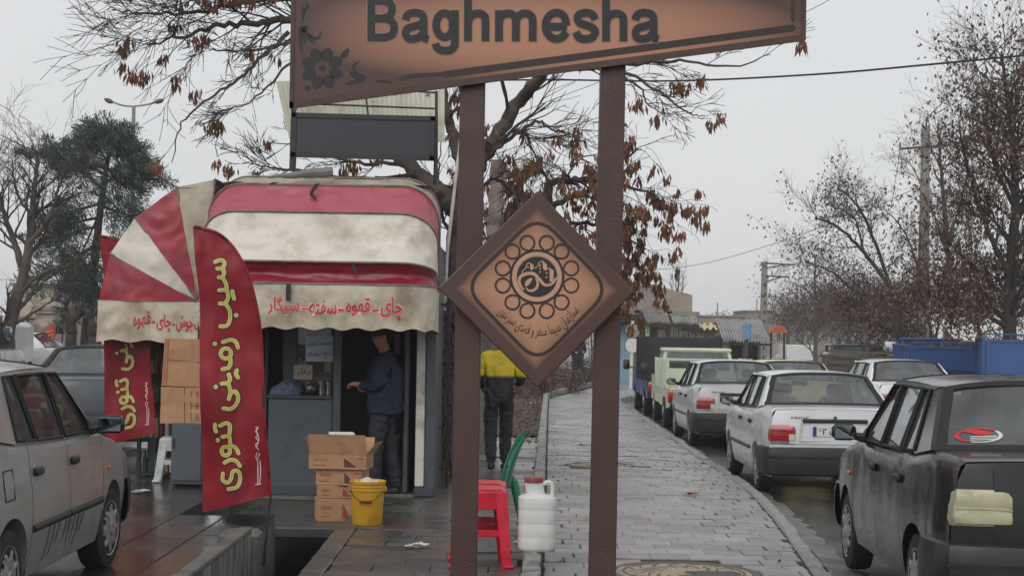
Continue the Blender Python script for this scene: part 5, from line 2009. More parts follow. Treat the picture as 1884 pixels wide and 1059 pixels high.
# ---------------------------------------------------------------- feather flags
m_flag = mat('crimson flag cloth', (136, 20, 36), .5, var=.22, scale=2.6, bump=.3, bscale=5, dirt=(100, 12, 28), dscale=1.8, dlo=.45, dhi=.7, spec=.35)
m_olive = mat('olive print outline', (66, 34, 12), .55)
m_yellow = mat('yellow flag print', (182, 172, 84), .55, var=.1, scale=9)
m_yedge = mat('pale flag print', (220, 214, 150), .55)
m_fpole = mat('flag pole', (40, 40, 42), .4, .3)
z1 = lambda x, y: (340 + x / 4.075, 420 + y / 4.073)
z2 = lambda x, y: (340 + x / 3.925, 680 + y / 3.922)
STK = [
    [z1(*p) for p in ((195, 262), (225, 248), (252, 252), (264, 280), (250, 308))],
    [z1(*p) for p in ((212, 312), (250, 308))],
    [z1(*p) for p in ((250, 308), (264, 345), (252, 376))],
    [z1(*p) for p in ((224, 378), (252, 376))],
    [z1(*p) for p in ((252, 376), (278, 425), (284, 468))],
    [z1(*p) for p in ((228, 474), (284, 468))],
    [z1(*p) for p in ((284, 468), (294, 525), (272, 572))],
    [z1(*p) for p in ((232, 572), (272, 572))],
    [z1(*p) for p in ((272, 572), (302, 615), (308, 680), (288, 735), (240, 742))],
    [z1(*p) for p in ((325, 478), (330, 508), (338, 535))],
    [z1(*p) for p in ((262, 860), (318, 842), (355, 862), (370, 900))],
    [z1(285 + 36 * math.cos(a * .45 - .6), 945 + 38 * math.sin(a * .45 - .6)) for a in range(14)],
    [z1(*p) for p in ((315, 965), (320, 1020), (308, 1052))],
    [z1(*p) for p in ((265, 1062), (308, 1052))],
    [z2(*p) for p in ((300, 40), (312, 75), (300, 102))],
    [z2(*p) for p in ((255, 106), (300, 102))],
    [z2(*p) for p in ((300, 102), (318, 160), (308, 215))],
    [z2(*p) for p in ((322, 175), (350, 160), (372, 200), (362, 250), (325, 286), (272, 282))],
    [z2(*p) for p in ((355, 10), (350, 35), (365, 62))],
    [z2(*p) for p in ((250, 408), (295, 388), (320, 410), (315, 478))],
    [z2(*p) for p in ((268, 488), (315, 478))],
    [z2(*p) for p in ((315, 478), (322, 520), (318, 570))],
    [z2(290 + 30 * math.cos(a * .45 - .5), 590 + 32 * math.sin(a * .45 - .5)) for a in range(14)],
    [z2(*p) for p in ((318, 560), (345, 555), (368, 575), (382, 605))],
    [z2(*p) for p in ((282, 675), (325, 652), (368, 662), (395, 695))],
    [z2(*p) for p in ((272, 752), (272, 800), (310, 815), (335, 780), (345, 735), (385, 735), (398, 790), (378, 845), (315, 862))],
    [z2(*p) for p in ((214, 400), (212, 425), (222, 450))],
]
DOTS = [z1(352, 658), z1(205, 873), z2(215, 130), z2(233, 512)]
LOGO = [[z2(*p) for p in q] for q in (((500, 418), (516, 425), (498, 445), (518, 470), (500, 490), (520, 520), (498, 545), (520, 580)), ((515, 415), (505, 450), (522, 500), (508, 560)),
        ((510, 600), (502, 630), (512, 655), (520, 630), (528, 605)), ((513, 655), (518, 740), (520, 830)), ((530, 660), (536, 740), (532, 828)), ((504, 830), (540, 825)))]
S0 = 236.0
def feather_flag(lab, ox, oy, oz, sgn=1, seed=0, yaw=0.0):
    """flag plane coordinates come from the front flag; 236 photo px to the metre"""
    t = thing('feather_flag', lab, 'flag', (ox, oy, oz), yaw, 'red feather flags by the kiosk')
    bx, bz = 487.0, 945.0                 # foot of the pole in the flag's own drawing
    def mp(px, py, off=0.0):
        u, v = (px - bx) / S0, (bz - py) / S0
        wv = .034 * math.sin(u * 10 + v * 2.3 + seed) * (1 - .3 * v) + .018 * math.sin(v * 6.5 + u * 3 + seed * 2) + .022 * mnoise.noise(V((u * 6, v * 4, seed))) + .010 * mnoise.noise(V((u * 15, v * 9, seed)))
        wv += .05 * (u + .25)
        return V((u, wv - off, v + .25))
    left = catmull([(345, 420, 0), (352, 480, 0), (360, 560, 0), (364, 700, 0), (368, 820, 0), (373, 944, 0)], 6)
    right = catmull([(347, 419, 0), (392, 433, 0), (425, 466, 0), (450, 515, 0), (468, 590, 0), (474, 660, 0), (480, 760, 0), (489, 860, 0), (494, 912, 0)], 6)
    def edge_at(c, k):
        f_ = k * (len(c) - 1)
        i = min(int(f_), len(c) - 2)
        return c[i].lerp(c[i + 1], f_ - i)
    b = MB()
    b.grid(lambda u, v: (lambda p: mp(p.x, p.y))(edge_at(left, v).lerp(edge_at(right, v), u)), 18, 44)
    cl = b.build('cloth', m_flag, t, False, 80)
    sl_ = MB().tube([mp(p.x + 1.5, p.y, .004) for p in right], .012, 6)
    sl_.build('sleeve', m_flag, t, False, 60)
    pl = [mp(p.x + 1.5, p.y, .004) for p in right[::3]] + [V((.02, 0, .15)), V((0, 0, -.15))]
    MB().tube(pl, .009, 6).build('pole', m_fpole, t, False, 60)
    ob, yb_, eb = MB(), MB(), MB()
    for i, s_ in enumerate(STK):
        c = catmull([(p[0], p[1], 0) for p in s_], 4)
        o_ = .0003 * (i % 4)
        ob.ribbon(c, 10.8, lambda u, v: mp(u, v, .004 + o_))
        eb.ribbon(c, 6.8, lambda u, v: mp(u, v, .0055 + o_))
        yb_.ribbon(c, 4.6, lambda u, v: mp(u, v, .007 + o_))
    for i, d in enumerate(DOTS):
        for (mb_, r_, o_) in ((ob, 6.2, .004), (eb, 4.0, .0058), (yb_, 2.8, .0072)):
            ps = [mp(d[0] + r_ * math.cos(a * .52), d[1] + r_ * math.sin(a * .52), o_) for a in range(12)]
            mb_.add(ps, [tuple(range(12))])
    ob.build('lettering_outline', m_olive, cl, False)
    eb.build('lettering_edge', m_yedge, cl, False)
    yb_.build('lettering', m_yellow, cl, False)
    lg = MB()
    for i, s_ in enumerate(LOGO):
        lg.ribbon(catmull([(p[0], p[1], 0) for p in s_], 3), 1.7, lambda u, v: mp(u, v, .004 + .0004 * i))
    lg.build('small_print', mat('small white print', (214, 190, 186), .6), cl, False)
    return t
f1 = P(487, 945, 12.72)
feather_flag('red feather flag with yellow writing nearest, fixed at the end of the channel wall', f1.x, 12.72, f1.z - .25, seed=0)
f2 = P(281, 820, 17.4)
feather_flag('red feather flag with yellow writing further back, behind the side awning valance', f2.x, 17.35, f2.z - .25, seed=2.4)
# ---------------------------------------------------------------- boxes, bucket
def carton(lab, c, s, rz, group='cardboard boxes stacked by the kiosk', open_top=False, marks=0):
    t = thing('cardboard_box', lab, 'box', c, rz, group)
    sx, sy, sz = s
    b = MB()
    if open_top:
        th = .006
        b.bbox((-sx / 2, -sy / 2, 0), (sx / 2, sy / 2, th))
        b.bbox((-sx / 2, -sy / 2, th), (sx / 2, -sy / 2 + th, sz)); b.bbox((-sx / 2, sy / 2 - th, th), (sx / 2, sy / 2, sz))
        b.bbox((-sx / 2, -sy / 2 + th, th), (-sx / 2 + th, sy / 2 - th, sz)); b.bbox((sx / 2 - th, -sy / 2 + th, th), (sx / 2, sy / 2 - th, sz))
    else:
        b.rbox((0, 0, sz / 2), (sx, sy, sz), .006)
    b.build('carton_body', m_card, t, False, 30)
    if open_top:
        fx = [((-sx / 2, -sy / 2), (sx / 2, -sy / 2), (0, -.05, .2)), ((sx / 2, -sy / 2), (sx / 2, sy / 2), (.09, 0, .12)), ((-sx / 2, sy / 2), (-sx / 2, -sy / 2), (-.05, 0, .17)), ((sx / 2, sy / 2), (-sx / 2, sy / 2), (0, .06, .15))]
        for k, (a, b_, e) in enumerate(fx):
            e = V(e) * .95
            MB().prism([V((*a, sz + .001)), V((*b_, sz + .001)), V((*b_, sz)) + e, V((*a, sz)) + e], (.004 if k in (1,) else 0, .004, 0)).build('flap', m_card, t, False)
    else:
        MB().bbox((-.004, -sy / 2 + .003, sz + .0006), (.004, sy / 2 - .003, sz + .0012)).build('tape_seam', m_card2, t, False)
    pr = MB()
    yf = -sy / 2 - .0012
    pr.add([V((sx * .12, yf, sz * .15)), V((sx * .12, yf, sz * .8)), V((sx * .34, yf, sz * .15))], [(0, 1, 2)])
    pr.ribbon([(-.42 * sx, .25 * sz), (-.2 * sx, .25 * sz)], .006, lambda u, v: V((u, yf, v)), cap=False)
    for k in range(5):
        x = -.4 * sx + .05 * sx * k
        pr.ribbon([(x, .55 * sz), (x + .02 * sx, .75 * sz), (x + .035 * sx, .55 * sz)], .005, lambda u, v: V((u, yf, v)), cap=False)
    for k in range(4):
        x = sx * .36 + .03 * sx * k
        pr.ribbon([(x, .7 * sz), (x + .015 * sx, .8 * sz)], .008, lambda u, v: V((u, yf, v)), cap=False)
    xr = sx / 2 + .0012
    pr.ribbon([(-.3 * sy, .3 * sz), (-.3 * sy, .7 * sz), (.0, .7 * sz), (.0, .3 * sz), (-.3 * sy, .3 * sz)], .008, lambda u, v: V((xr, u, v)), cap=False)
    pr.build('print', m_printr if marks else m_print, t, False)
    return t
BYk = 15.35
bz0 = -.06
px2x = lambda px, y=BYk: P(px, 900, y).x
sB = lambda px0, px1: px2x(px1) - px2x(px0)
zz = lambda py: P(620, py, BYk - .15).z
x1 = (px2x(580) + px2x(641)) / 2
ys_ = [zz(951), zz(917), zz(893), zz(862)]
base = bz0
carton('lowest closed cardboard box of the stack beside the yellow bucket', (x1 + .04, BYk, base), (.36, .28, ys_[1] - base), R(14), marks=1)
carton('second cardboard box up in the stack beside the yellow bucket', (x1 + .05, BYk, ys_[1] + .001), (.37, .28, ys_[2] - ys_[1]), R(9), marks=1)
carton('third cardboard box up, under the open one in the stack', (px2x(630), BYk, ys_[2] + .001), (.44, .30, ys_[3] - ys_[2]), R(-8))
carton('open cardboard box with raised flaps on top of the stack', (px2x(627), BYk, ys_[3] + .001), (.54, .36, zz(836) - ys_[3]), R(-6), open_top=True)
wb = thing('white_carton', 'small white carton with dark swirls inside the open cardboard box', 'box', (px2x(627), BYk - .02, zz(836) - .10), R(12))
MB().rbox((0, 0, .15), (.23, .18, .3), .005).build('carton_body', m_goods[0], wb, False, 30)
pr = MB()
for k in range(4):
    pr.ribbon(catmull([(-.08 + .03 * k, .2, 0), (-.05 + .02 * k, .27, 0), (.0 + .02 * k, .25, 0), (.01, .21, 0)], 4), .010, lambda u, v: V((u, -.0912 - .0003 * k, v)))
pr.build('print', mat('plum print', (84, 44, 60), .6), wb, False)
m_bucket = mat('yellow bucket plastic', (206, 156, 40), .4, var=.1, scale=5, dirt=(128, 88, 28), dscale=5, dlo=.52, dhi=.8)
gb = G(673, 966, 0)
bk = thing('bucket', 'scuffed yellow plastic bucket with white rubbish on the wet paving', 'bucket', (gb.x, gb.y + .12, .0))
MB().lathe([(.001, .004), (.130, .0), (.134, .01), (.150, .30), (.158, .302), (.158, .315), (.152, .317), (.152, .33), (.160, .332), (.160, .345), (.153, .347), (.154, .36), (.162, .362), (.164, .385), (.158, .388), (.150, .36), (.128, .03), (.001, .03)], (0, 0, 0), 40, cap=False).build('body', m_bucket, bk, False, 35)
hd = catmull([(-.16, 0, .31), (-.11, -.145, .26), (-.04, -.165, .215), (.04, -.165, .215), (.11, -.145, .26), (.16, 0, .31)], 6)
MB().tube(hd, .004, 5).build('handle', m_frame, bk, False, 60)
MB().cyl((-.055, -.166, .214), (.055, -.166, .214), .012, 8).build('grip', mat('brown grip', (92, 50, 20), .5), bk, False, 60)
for s in (-1, 1):
    MB().rbox((s * .160, 0, .31), (.02, .05, .05), .008).build('lug', m_bucket, bk, False, 40)
b = MB()
b.grid(lambda u, v: V(((u - .5) * .24, (v - .5) * .22, .355 + .06 * mnoise.noise(V((u * 3, v * 3, 1))) + .03 * (1 - abs(2 * u - 1)))), 12, 10)
o = b.build('rubbish', mat('white rubbish', (196, 190, 186), .7, var=.2, scale=9, dirt=(150, 110, 80), dscale=8), None, smooth=70)
o.location = (gb.x, gb.y + .12, 0)
tag(o, 'white crumpled rubbish filling the yellow bucket', 'rubbish')
# ---------------------------------------------------------------- red stools, green chair, white jug
m_rplast = mat('red plastic', (204, 18, 52), .32, var=.08, scale=4, coat=.2, dirt=(160, 20, 40), dscale=6)
m_gplast = mat('green plastic', (18, 104, 78), .35, var=.1, coat=.2)
g1 = G(938, 1046, 0)
stool('plastic_stool', 'front red plastic stool behind the left sign post', (g1.x - .22, g1.y + .22, 0), R(3), m_rplast, .56, .37, .45, 'red plastic stools')
stool('plastic_stool', 'rear red plastic stool, just behind the front red one', (g1.x - .23, g1.y + .70, 0), R(-2), m_rplast, .56, .37, .45, 'red plastic stools')
# green plastic chair seen from its side, facing left
gc = G(958, 918, 0)
ch = thing('plastic_chair', 'green moulded plastic chair facing left, behind the red stools', 'chair', (-.215, 14.2, 0), R(90 + 4))
b = MB()
b.grid(lambda u, v: V(((u - .5) * .44, .22 - .46 * v, .42 - .03 * v + .02 * (2 * u - 1) ** 2 + (.0 if v < 1 else .0))), 10, 8)
b.grid(lambda u, v: V(((u - .5) * .44, .22 - .46 * v, .405 - .03 * v + .02 * (2 * u - 1) ** 2)), 10, 8)
b.tube(catmull([(-.22, .22, .41), (0, .235, .405), (.22, .22, .41)], 4), .015, 6)
b.build('seat', m_gplast, ch, False, 60)
b = MB()
def bk_(u, v, o=0):
    yy = -.22 - .06 * v - .10 * v ** 2.2
    q = 2 * u - 1
    return V((q * (.23 - .02 * v), yy + .05 * q * q - o, .40 + .48 * v - .05 * q * q * v))
for k in range(5):
    b.grid(lambda u, v: bk_(.09 + .17 * k + .12 * u, v * .86), 2, 8)
    b.grid(lambda u, v: bk_(.09 + .17 * k + .12 * u, v * .86, .012), 2, 8)
b.grid(lambda u, v: bk_(u, .84 + .16 * v), 12, 3)
b.grid(lambda u, v: bk_(u, .84 + .16 * v, .014), 12, 3)
for u in (0, 1):
    b.tube([bk_(u, k / 8) for k in range(9)], .016, 6)
b.build('backrest', m_gplast, ch, False, 60)
for sx in (-1, 1):
    b = MB()
    b.tube(catmull([(sx * .22, .20, .41), (sx * .235, .225, .2), (sx * .25, .23, 0)], 4), [.026] * 9, 6)
    b.build('leg', m_gplast, ch, False, 60)
    b = MB()
    b.tube(catmull([(sx * .22, -.25, .46), (sx * .235, -.31, .2), (sx * .25, -.36, 0)], 4), [.026] * 9, 6)
    b.build('leg', m_gplast, ch, False, 60)
# white water jug on the edging
m_jug = mat('translucent white jug plastic', (214, 218, 216), .45, var=.04, scale=3, dirt=(190, 190, 180), dscale=5)
gj = G(988, 1016, .12)
jg = thing('water_jug', 'white plastic water jug with a tap and maroon cap on the footway edging', 'jug', (gj.x, gj.y + .14, .122), R(-4))
b = MB()
def sq(r, h, e=3.2, n=40):
    out = []
    for k in range(n):
        a = 2 * math.pi * k / n
        c_, s_ = math.cos(a), math.sin(a)
        d = (abs(c_) ** e + abs(s_) ** e) ** (-1 / e)
        out.append(V((r * d * c_, r * d * s_ * .92, h)))
    return out
prof = [(.05, .0), (.125, .0), (.138, .012), (.142, .03), (.142, .09), (.1405, .097), (.1405, .103), (.142, .11), (.142, .19), (.1405, .197), (.1405, .203), (.142, .21), (.142, .29), (.1405, .297), (.1405, .303), (.142, .31), (.142, .37), (.136, .392), (.110, .405), (.076, .412), (.070, .42), (.070, .50)]
for (r_, h) in prof:
    b.v += [tuple(p + (V((-.03 * max(0, (h - .39) / .11) ** .5, 0, 0)) if h > .39 else V((0, 0, 0)))) for p in sq(r_, h, 3.6 if h < .4 else 2.0)]
for i in range(len(prof) - 1):
    for k in range(40):
        b.f.append((i * 40 + k, i * 40 + (k + 1) % 40, (i + 1) * 40 + (k + 1) % 40, (i + 1) * 40 + k))
b.f.append(tuple(range(40))[::-1])
b.build('body', m_jug, jg, False, 40)
MB().lathe([(.071, .498), (.071, .53), (.066, .538), (.001, .538)], (-.03, 0, 0), 32).build('cap', mat('maroon cap', (128, 52, 60), .45), jg, False, 40)
MB().tube(catmull([(.035, 0, .485), (.075, 0, .50), (.105, 0, .485), (.112, 0, .44), (.108, 0, .395)], 5), .017, 8).build('handle', m_jug, jg, False, 60)
b = MB()
b.cyl((-.14, 0, .055), (-.185, 0, .055), .016, 10)
b.cyl((-.175, 0, .075), (-.175, 0, .03), .013, 10)
b.rbox((-.178, 0, .082), (.02, .05, .014), .004)
b.build('tap', m_wplast, jg, False, 50)
# ---------------------------------------------------------------- gate and red stall to the right of the kiosk
gy = 18.2
gt_ = thing('gate_frame', 'dark steel gate frame to the right of the kiosk', 'gate', (P(815, 860, gy).x, gy, 0))
for (pa, pb, r_) in (((805, 870), (809, 540), .02), ((822, 866), (828, 470), .024)):
    a, b_ = P(*pa, gy), P(*pb, gy)
    MB().tube([V((a.x, gy, 0)), b_], r_, 4).build('post', m_frame, gt_)
b = MB()
for py in (786, 862, 560):
    a, b_ = P(800, py, gy), P(830, py, gy)
    b.tube([a, b_], .014, 4)
b.build('rail', m_frame, gt_)
st_ = thing('red_stall', 'red painted stall front behind the left sign post', 'stall', (P(825, 560, 21).x, 21, 0))
a, b_ = P(800, 545, 21), P(880, 487, 21)
MB().bbox((a.x, 21, a.z), (b_.x, 22.5, b_.z)).build('fascia', mat('red fascia', (168, 40, 40), .5, dirt=(120, 36, 36)), st_)
b = MB()
for py in (470, 478):
    b.tube([P(800, py, 21.0), P(880, py, 21.0)], .008, 5)
for px in (803, 830, 860):
    b.tube([P(px, 487, 21.0), P(px, 469, 21.0)], .008, 5)
b.build('rail', m_chrome, st_)
for px in (803, 880):
    c_ = P(px, 600, 21.8)
    MB().bbox((c_.x - .03, 21.7, 0), (c_.x + .03, 21.76, a.z - .003)).build('post', m_steel, st_)
wp = thing('white_pipe', 'thin white pipe leaning up beside the tree behind the kiosk', 'pipe', (P(820, 480, 19).x, 19, 0))
MB().tube([V((P(815, 600, 19).x - .05, 19, 0)), P(823, 460, 19), P(848, 250, 19.2)], .02, 8).build('tube', m_wpost, wp, True, 60)
# ================================================================== PEOPLE
def skin_mesh(name, nodes, edges, root, m, parent, sub=2, wrk=0.0):
    names = list(nodes)
    me = bpy.data.meshes.new(name)
    me.from_pydata([nodes[k][0] for k in names], [(names.index(a), names.index(b)) for a, b in edges], [])
    ob = bpy.data.objects.new(name, me)
    col.objects.link(ob)
    ob.modifiers.new('skin', 'SKIN')
    ss = ob.modifiers.new('sub', 'SUBSURF')
    ss.levels = sub
    ss.render_levels = sub
    sk = me.skin_vertices[0].data
    for i, k in enumerate(names):
        r_ = nodes[k][1]
        sk[i].radius = r_ if hasattr(r_, '__len__') else (r_, r_)
        sk[i].use_root = (k == root)
    dg = bpy.context.evaluated_depsgraph_get()
    m2 = bpy.data.meshes.new_from_object(ob.evaluated_get(dg))
    m2.materials.clear()
    bpy.data.objects.remove(ob)
    bpy.data.meshes.remove(me)
    if wrk:
        for v in m2.vertices:
            c = v.co
            f_ = abs(mnoise.noise(V((c.x * 7, c.y * 7, c.z * 15)))) * 1.3 + .5 * mnoise.noise(V((c.x * 16, c.y * 16, c.z * 26)))
            v.co = c + v.normal * (.25 - f_) * wrk
        m2.update()
    m2.polygons.foreach_set('use_smooth', [True] * len(m2.polygons))
    return link(name, m2, m, parent)

m_skin = mat('skin', (178, 128, 104), .5, var=.08, spec=.4)
m_hair = mat('dark hair', (28, 24, 22), .7, var=.2)
m_shoe = mat('dark shoes', (36, 33, 31), .5, var=.2)

def person(label, loc, rz, J, top_m, leg_m, coat_len=.86, collar=True, fingers=True, hat=None, group=None, bulk=1.0):
    """J: joints l/r shoulder elbow wrist hip knee ankle toe + pelvis chest neck head, local, facing +Y"""
    D = dict(pelvis=(0, 0, .95), spine=(0, .0, 1.13), chest=(0, .0, 1.32), neck=(0, -.01, 1.47), head=(0, .03, 1.62),
             sl=(-.18, -.01, 1.41), el=(-.25, -.04, 1.13), wl=(-.26, .06, .89), sr=(.18, -.01, 1.41), er=(.25, -.04, 1.13), wr_=(.26, .06, .89),
             hl=(-.095, 0, .92), kl=(-.10, .03, .50), al=(-.105, -.02, .08), hr=(.095, 0, .92), kr=(.10, .03, .50), ar=(.105, -.02, .08))
    D.update(J)
    p = {k: V(v) for k, v in D.items() if k != 'curl'}
    up = (p['head'] - p['neck']).normalized()
    fw = V(J.get('look', (0, 1, 0))).normalized()
    fw = (fw - up * fw.dot(up)).normalized()
    rt = fw.cross(up)
    hd = p['head']
    n = {'pelvis': (p['pelvis'], .12), 'spine': (p['spine'], .12), 'chest': (p['chest'], .14), 'neck': (p['neck'], .065),
         'neck2': (p['neck'].lerp(hd, .45), .055), 'jaw': (hd - up * .03 + fw * .02, .072), 'skull': (hd + up * .05 - fw * .005, .088), 'crown': (hd + up * .115 - fw * .01, .06),
         'nose': (hd + fw * .098 - up * .0, .012), 'nose0': (hd + fw * .06 + up * .02, .02), 'chin': (hd + fw * .062 - up * .075, .025)}
    e = [('pelvis', 'spine'), ('spine', 'chest'), ('chest', 'neck'), ('neck', 'neck2'), ('neck2', 'jaw'), ('jaw', 'skull'), ('skull', 'crown'), ('skull', 'nose0'), ('nose0', 'nose'), ('jaw', 'chin')]
    for s, sh, el, wr2, hp, kn, an in (('l', 'sl', 'el', 'wl', 'hl', 'kl', 'al'), ('r', 'sr', 'er', 'wr_', 'hr', 'kr', 'ar')):
        for k, r_ in ((sh, .055), (el, .042), (wr2, .028), (hp, .09), (kn, .06), (an, .03)):
            n[k] = (p[k], r_)
        an_f = p[an] + V(J.get('toe' + s, (0, .15, -.05)))
        n['t' + s] = (p[an].lerp(an_f, .5), .022)
        e += [('chest', sh), (sh, el), (el, wr2), ('pelvis', hp), (hp, kn), (kn, an), (an, 't' + s)]
        d = (p[wr2] - p[el]).normalized()
        side_ = V(J.get('palm' + s, (0, 1, 0)))
        side_ = (side_ - d * side_.dot(d)).normalized()
        nrm = d.cross(side_)
        n['pm' + s] = (p[wr2] + d * .06, (.030))
        e.append((wr2, 'pm' + s))
        if fingers:
            cur = J.get('curl', .4)
            for q in range(4):
                o_ = side_ * (.030 - .020 * q)
                ln = (.065, .075, .07, .055)[q]
                a = p[wr2] + d * .085 + o_
                dd = (d * math.cos(cur) + nrm * math.sin(cur) * (1 if s == 'l' else -1))
                b_ = a + dd * ln * .55
                c_ = b_ + (d * math.cos(cur * 2.4) + nrm * math.sin(cur * 2.4) * (1 if s == 'l' else -1)) * ln * .5
                for nm, co, r_ in (('a', a, .0105), ('b', b_, .0095), ('c', c_, .008)):
                    n['f%s%d%s' % (s, q, nm)] = (co, r_)
                e += [('pm' + s, 'f%s%da' % (s, q)), ('f%s%da' % (s, q), 'f%s%db' % (s, q)), ('f%s%db' % (s, q), 'f%s%dc' % (s, q))]
            a = p[wr2] + d * .03 + side_ * .035
            b_ = a + (d * .6 + side_ * .6).normalized() * .045
            c_ = b_ + d * .03
            for nm, co, r_ in (('a', a, .013), ('b', b_, .011), ('c', c_, .009)):
                n['th%s%s' % (s, nm)] = (co, r_)
            e += [(wr2, 'th%sa' % s), ('th%sa' % s, 'th%sb' % s), ('th%sb' % s, 'th%sc' % s)]
    body = skin_mesh('person', n, e, 'pelvis', m_skin, None)
    body.location = loc
    body.rotation_euler = (0, 0, rz)
    tag(body, label, 'person', group)
    # jacket
    k_ = bulk
    low = p['pelvis'] - V((0, 0, .95 - coat_len))
    j = {'low': (low - up * 0, (.185 * k_, .15 * k_)), 'spine': (p['spine'], (.178 * k_, .15 * k_)), 'chest': (p['chest'], (.19 * k_, .15 * k_)), 'neck': (p['neck'] - up * .0, .095), 'col': (p['neck'] + up * .045, .085)}
    je = [('low', 'spine'), ('spine', 'chest'), ('chest', 'neck'), ('neck', 'col')]
    for sh, el, wr2 in (('sl', 'el', 'wl'), ('sr', 'er', 'wr_')):
        j[sh] = (p[sh], .085 * k_); j[el] = (p[el], .068 * k_); j[wr2] = (p[wr2].lerp(p[el], .06), .052)
        mid_ = p[sh].lerp(p[el], .5)
        j[sh + 'm'] = (mid_ + (mid_ - p['chest']) * .02, .078 * k_)
        je += [('chest', sh), (sh, sh + 'm'), (sh + 'm', el), (el, wr2)]
    skin_mesh('jacket', j, je, 'spine', top_m, body, 3, .022)
    tr = {'pelvis': (p['pelvis'], (.145, .125))}
    te = []
    for hp, kn, an in (('hl', 'kl', 'al'), ('hr', 'kr', 'ar')):
        tr[hp] = (p[hp], .112); tr[kn] = (p[kn], .088); tr[an] = (p[an] - (p[kn] - p[an]) * .02, .072)
        m_ = p[hp].lerp(p[kn], .5)
        tr[hp + 'm'] = (m_, .10)
        te += [('pelvis', hp), (hp, hp + 'm'), (hp + 'm', kn), (kn, an)]
    skin_mesh('trousers', tr, te, 'pelvis', leg_m, body, 3, .022)
    for s, an in (('l', 'al'), ('r', 'ar')):
        toe = V(J.get('toe' + s, (0, .15, -.05)))
        sh = {'heel': (p[an] + V((0, -.03, -.025)), .056), 'mid': (p[an] + toe * .5 + V((0, 0, -.01)), .054), 'toe': (p[an] + toe + V((0, 0, .0)), (.042, .03))}
        skin_mesh('shoe', sh, [('heel', 'mid'), ('mid', 'toe')], 'mid', m_shoe, body)
    b = MB()
    def cap(u, v):
        a = 2 * math.pi * u
        ph = math.pi * .58 * v
        d = up * math.cos(ph) + (fw * math.cos(a) + rt * math.sin(a)) * math.sin(ph)
        k = .106 if d.dot(fw) < .55 else .101
        c_ = hd + up * .045 - fw * .012
        if d.dot(fw) > .5 and d.dot(up) < .35:
            k = .07
        return c_ + V((d.x, d.y, d.z)) * k * (1 + .05 * mnoise.noise(d * 6))
    b.grid(cap, 28, 12)
    hr_ = b.build('hair' if not hat else 'cap', hat or m_hair, body, False, 80)
    fe = MB()
    for s in (-1, 1):
        fe.lathe([(.001, -.004), (.012, 0), (.001, .004)], hd + fw * .083 + rt * s * .032 + up * .025, 8, 1)
        fe.tube([hd + rt * s * .09 + up * .03, hd + rt * s * .098 + up * .01 - fw * .01, hd + rt * s * .09 - up * .025], [.012, .016, .008], 6)
    fe.build('face_detail', m_skin, body, False, 60)
    return body

m_navy = mat('dark navy coat', (20, 26, 50), .75, var=.2, scale=4, bump=.6, bscale=9)
m_dtr = mat('dark trousers', (38, 38, 48), .8, var=.2, scale=4, bump=.5, bscale=10)
m_btr = mat('near black trousers', (38, 39, 46), .8, var=.2, scale=4, bump=.5, bscale=10)
m_blackj = mat('black jacket', (28, 29, 33), .7, var=.2, bump=.5, bscale=10)
m_yj = mat('yellow over black jacket', (214, 190, 34), .6, var=.1, scale=6, bump=.5, bscale=9)
def two_tone(m, z0, z1, c):
    n, l = m.node_tree.nodes, m.node_tree.links
    b = n['Principled BSDF']
    src = b.inputs['Base Color'].links[0].from_socket
    tcn = n.new('ShaderNodeTexCoord'); sp = n.new('ShaderNodeSeparateXYZ')
    l.new(tcn.outputs['Object'], sp.inputs[0])
    mr = n.new('ShaderNodeMapRange'); mr.inputs[1].default_value = z0; mr.inputs[2].default_value = z1
    l.new(sp.outputs['Z'], mr.inputs[0])
    mxn = n.new('ShaderNodeMix'); mxn.data_type = 'RGBA'
    l.new(mr.outputs[0], mxn.inputs[0])
    mxn.inputs[6].default_value = (*lin(c), 1)
    l.new(src, mxn.inputs[7])
    l.new(mxn.outputs[2], b.inputs['Base Color'])
two_tone(m_yj, 1.16, 1.20, (30, 30, 36))
fg = G(916, 866, 0)
person('man seen from behind in a yellow and black jacket walking away on the left paving', (fg.x, fg.y + .05, 0), R(4),
       dict(el=(-.27, -.02, 1.15), wl=(-.20, .16, 1.02), er=(.28, .0, 1.15), wr_=(.24, .18, 1.06), al=(-.09, -.10, .10), kl=(-.10, .02, .50), ar=(.09, .12, .08), kr=(.10, .10, .50)), m_yj, m_btr, coat_len=.86, bulk=1.08)
bx_ = P(703, 900, 16.95)
person('man in a dark navy coat standing at the kiosk door facing the counter', (bx_.x, 17.05, 0), R(78),
       dict(look=(0, 1, -.12), head=(0, .05, 1.64), el=(-.24, -.02, 1.14), wl=(-.16, .24, 1.16), er=(.24, -.04, 1.13), wr_=(.18, .22, 1.10), pelvis=(0, -.01, .95), al=(-.12, .07, .08), ar=(.12, -.12, .08), kl=(-.11, .06, .5), kr=(.11, -.03, .5), palml=(1, 0, .2), curl=.7), m_navy, m_dtr, coat_len=.82, bulk=1.32)
sb = MB()
fp = G(1062, 712, 0)
person('distant pedestrian in dark clothes standing beside the brown bushes', (fp.x, fp.y, .02), R(200), dict(wl=(-.12, .16, 1.10), wr_=(.12, .16, 1.08)), m_blackj, m_btr, fingers=False, bulk=1.1)
lm_ = P(1618, 645, 54)
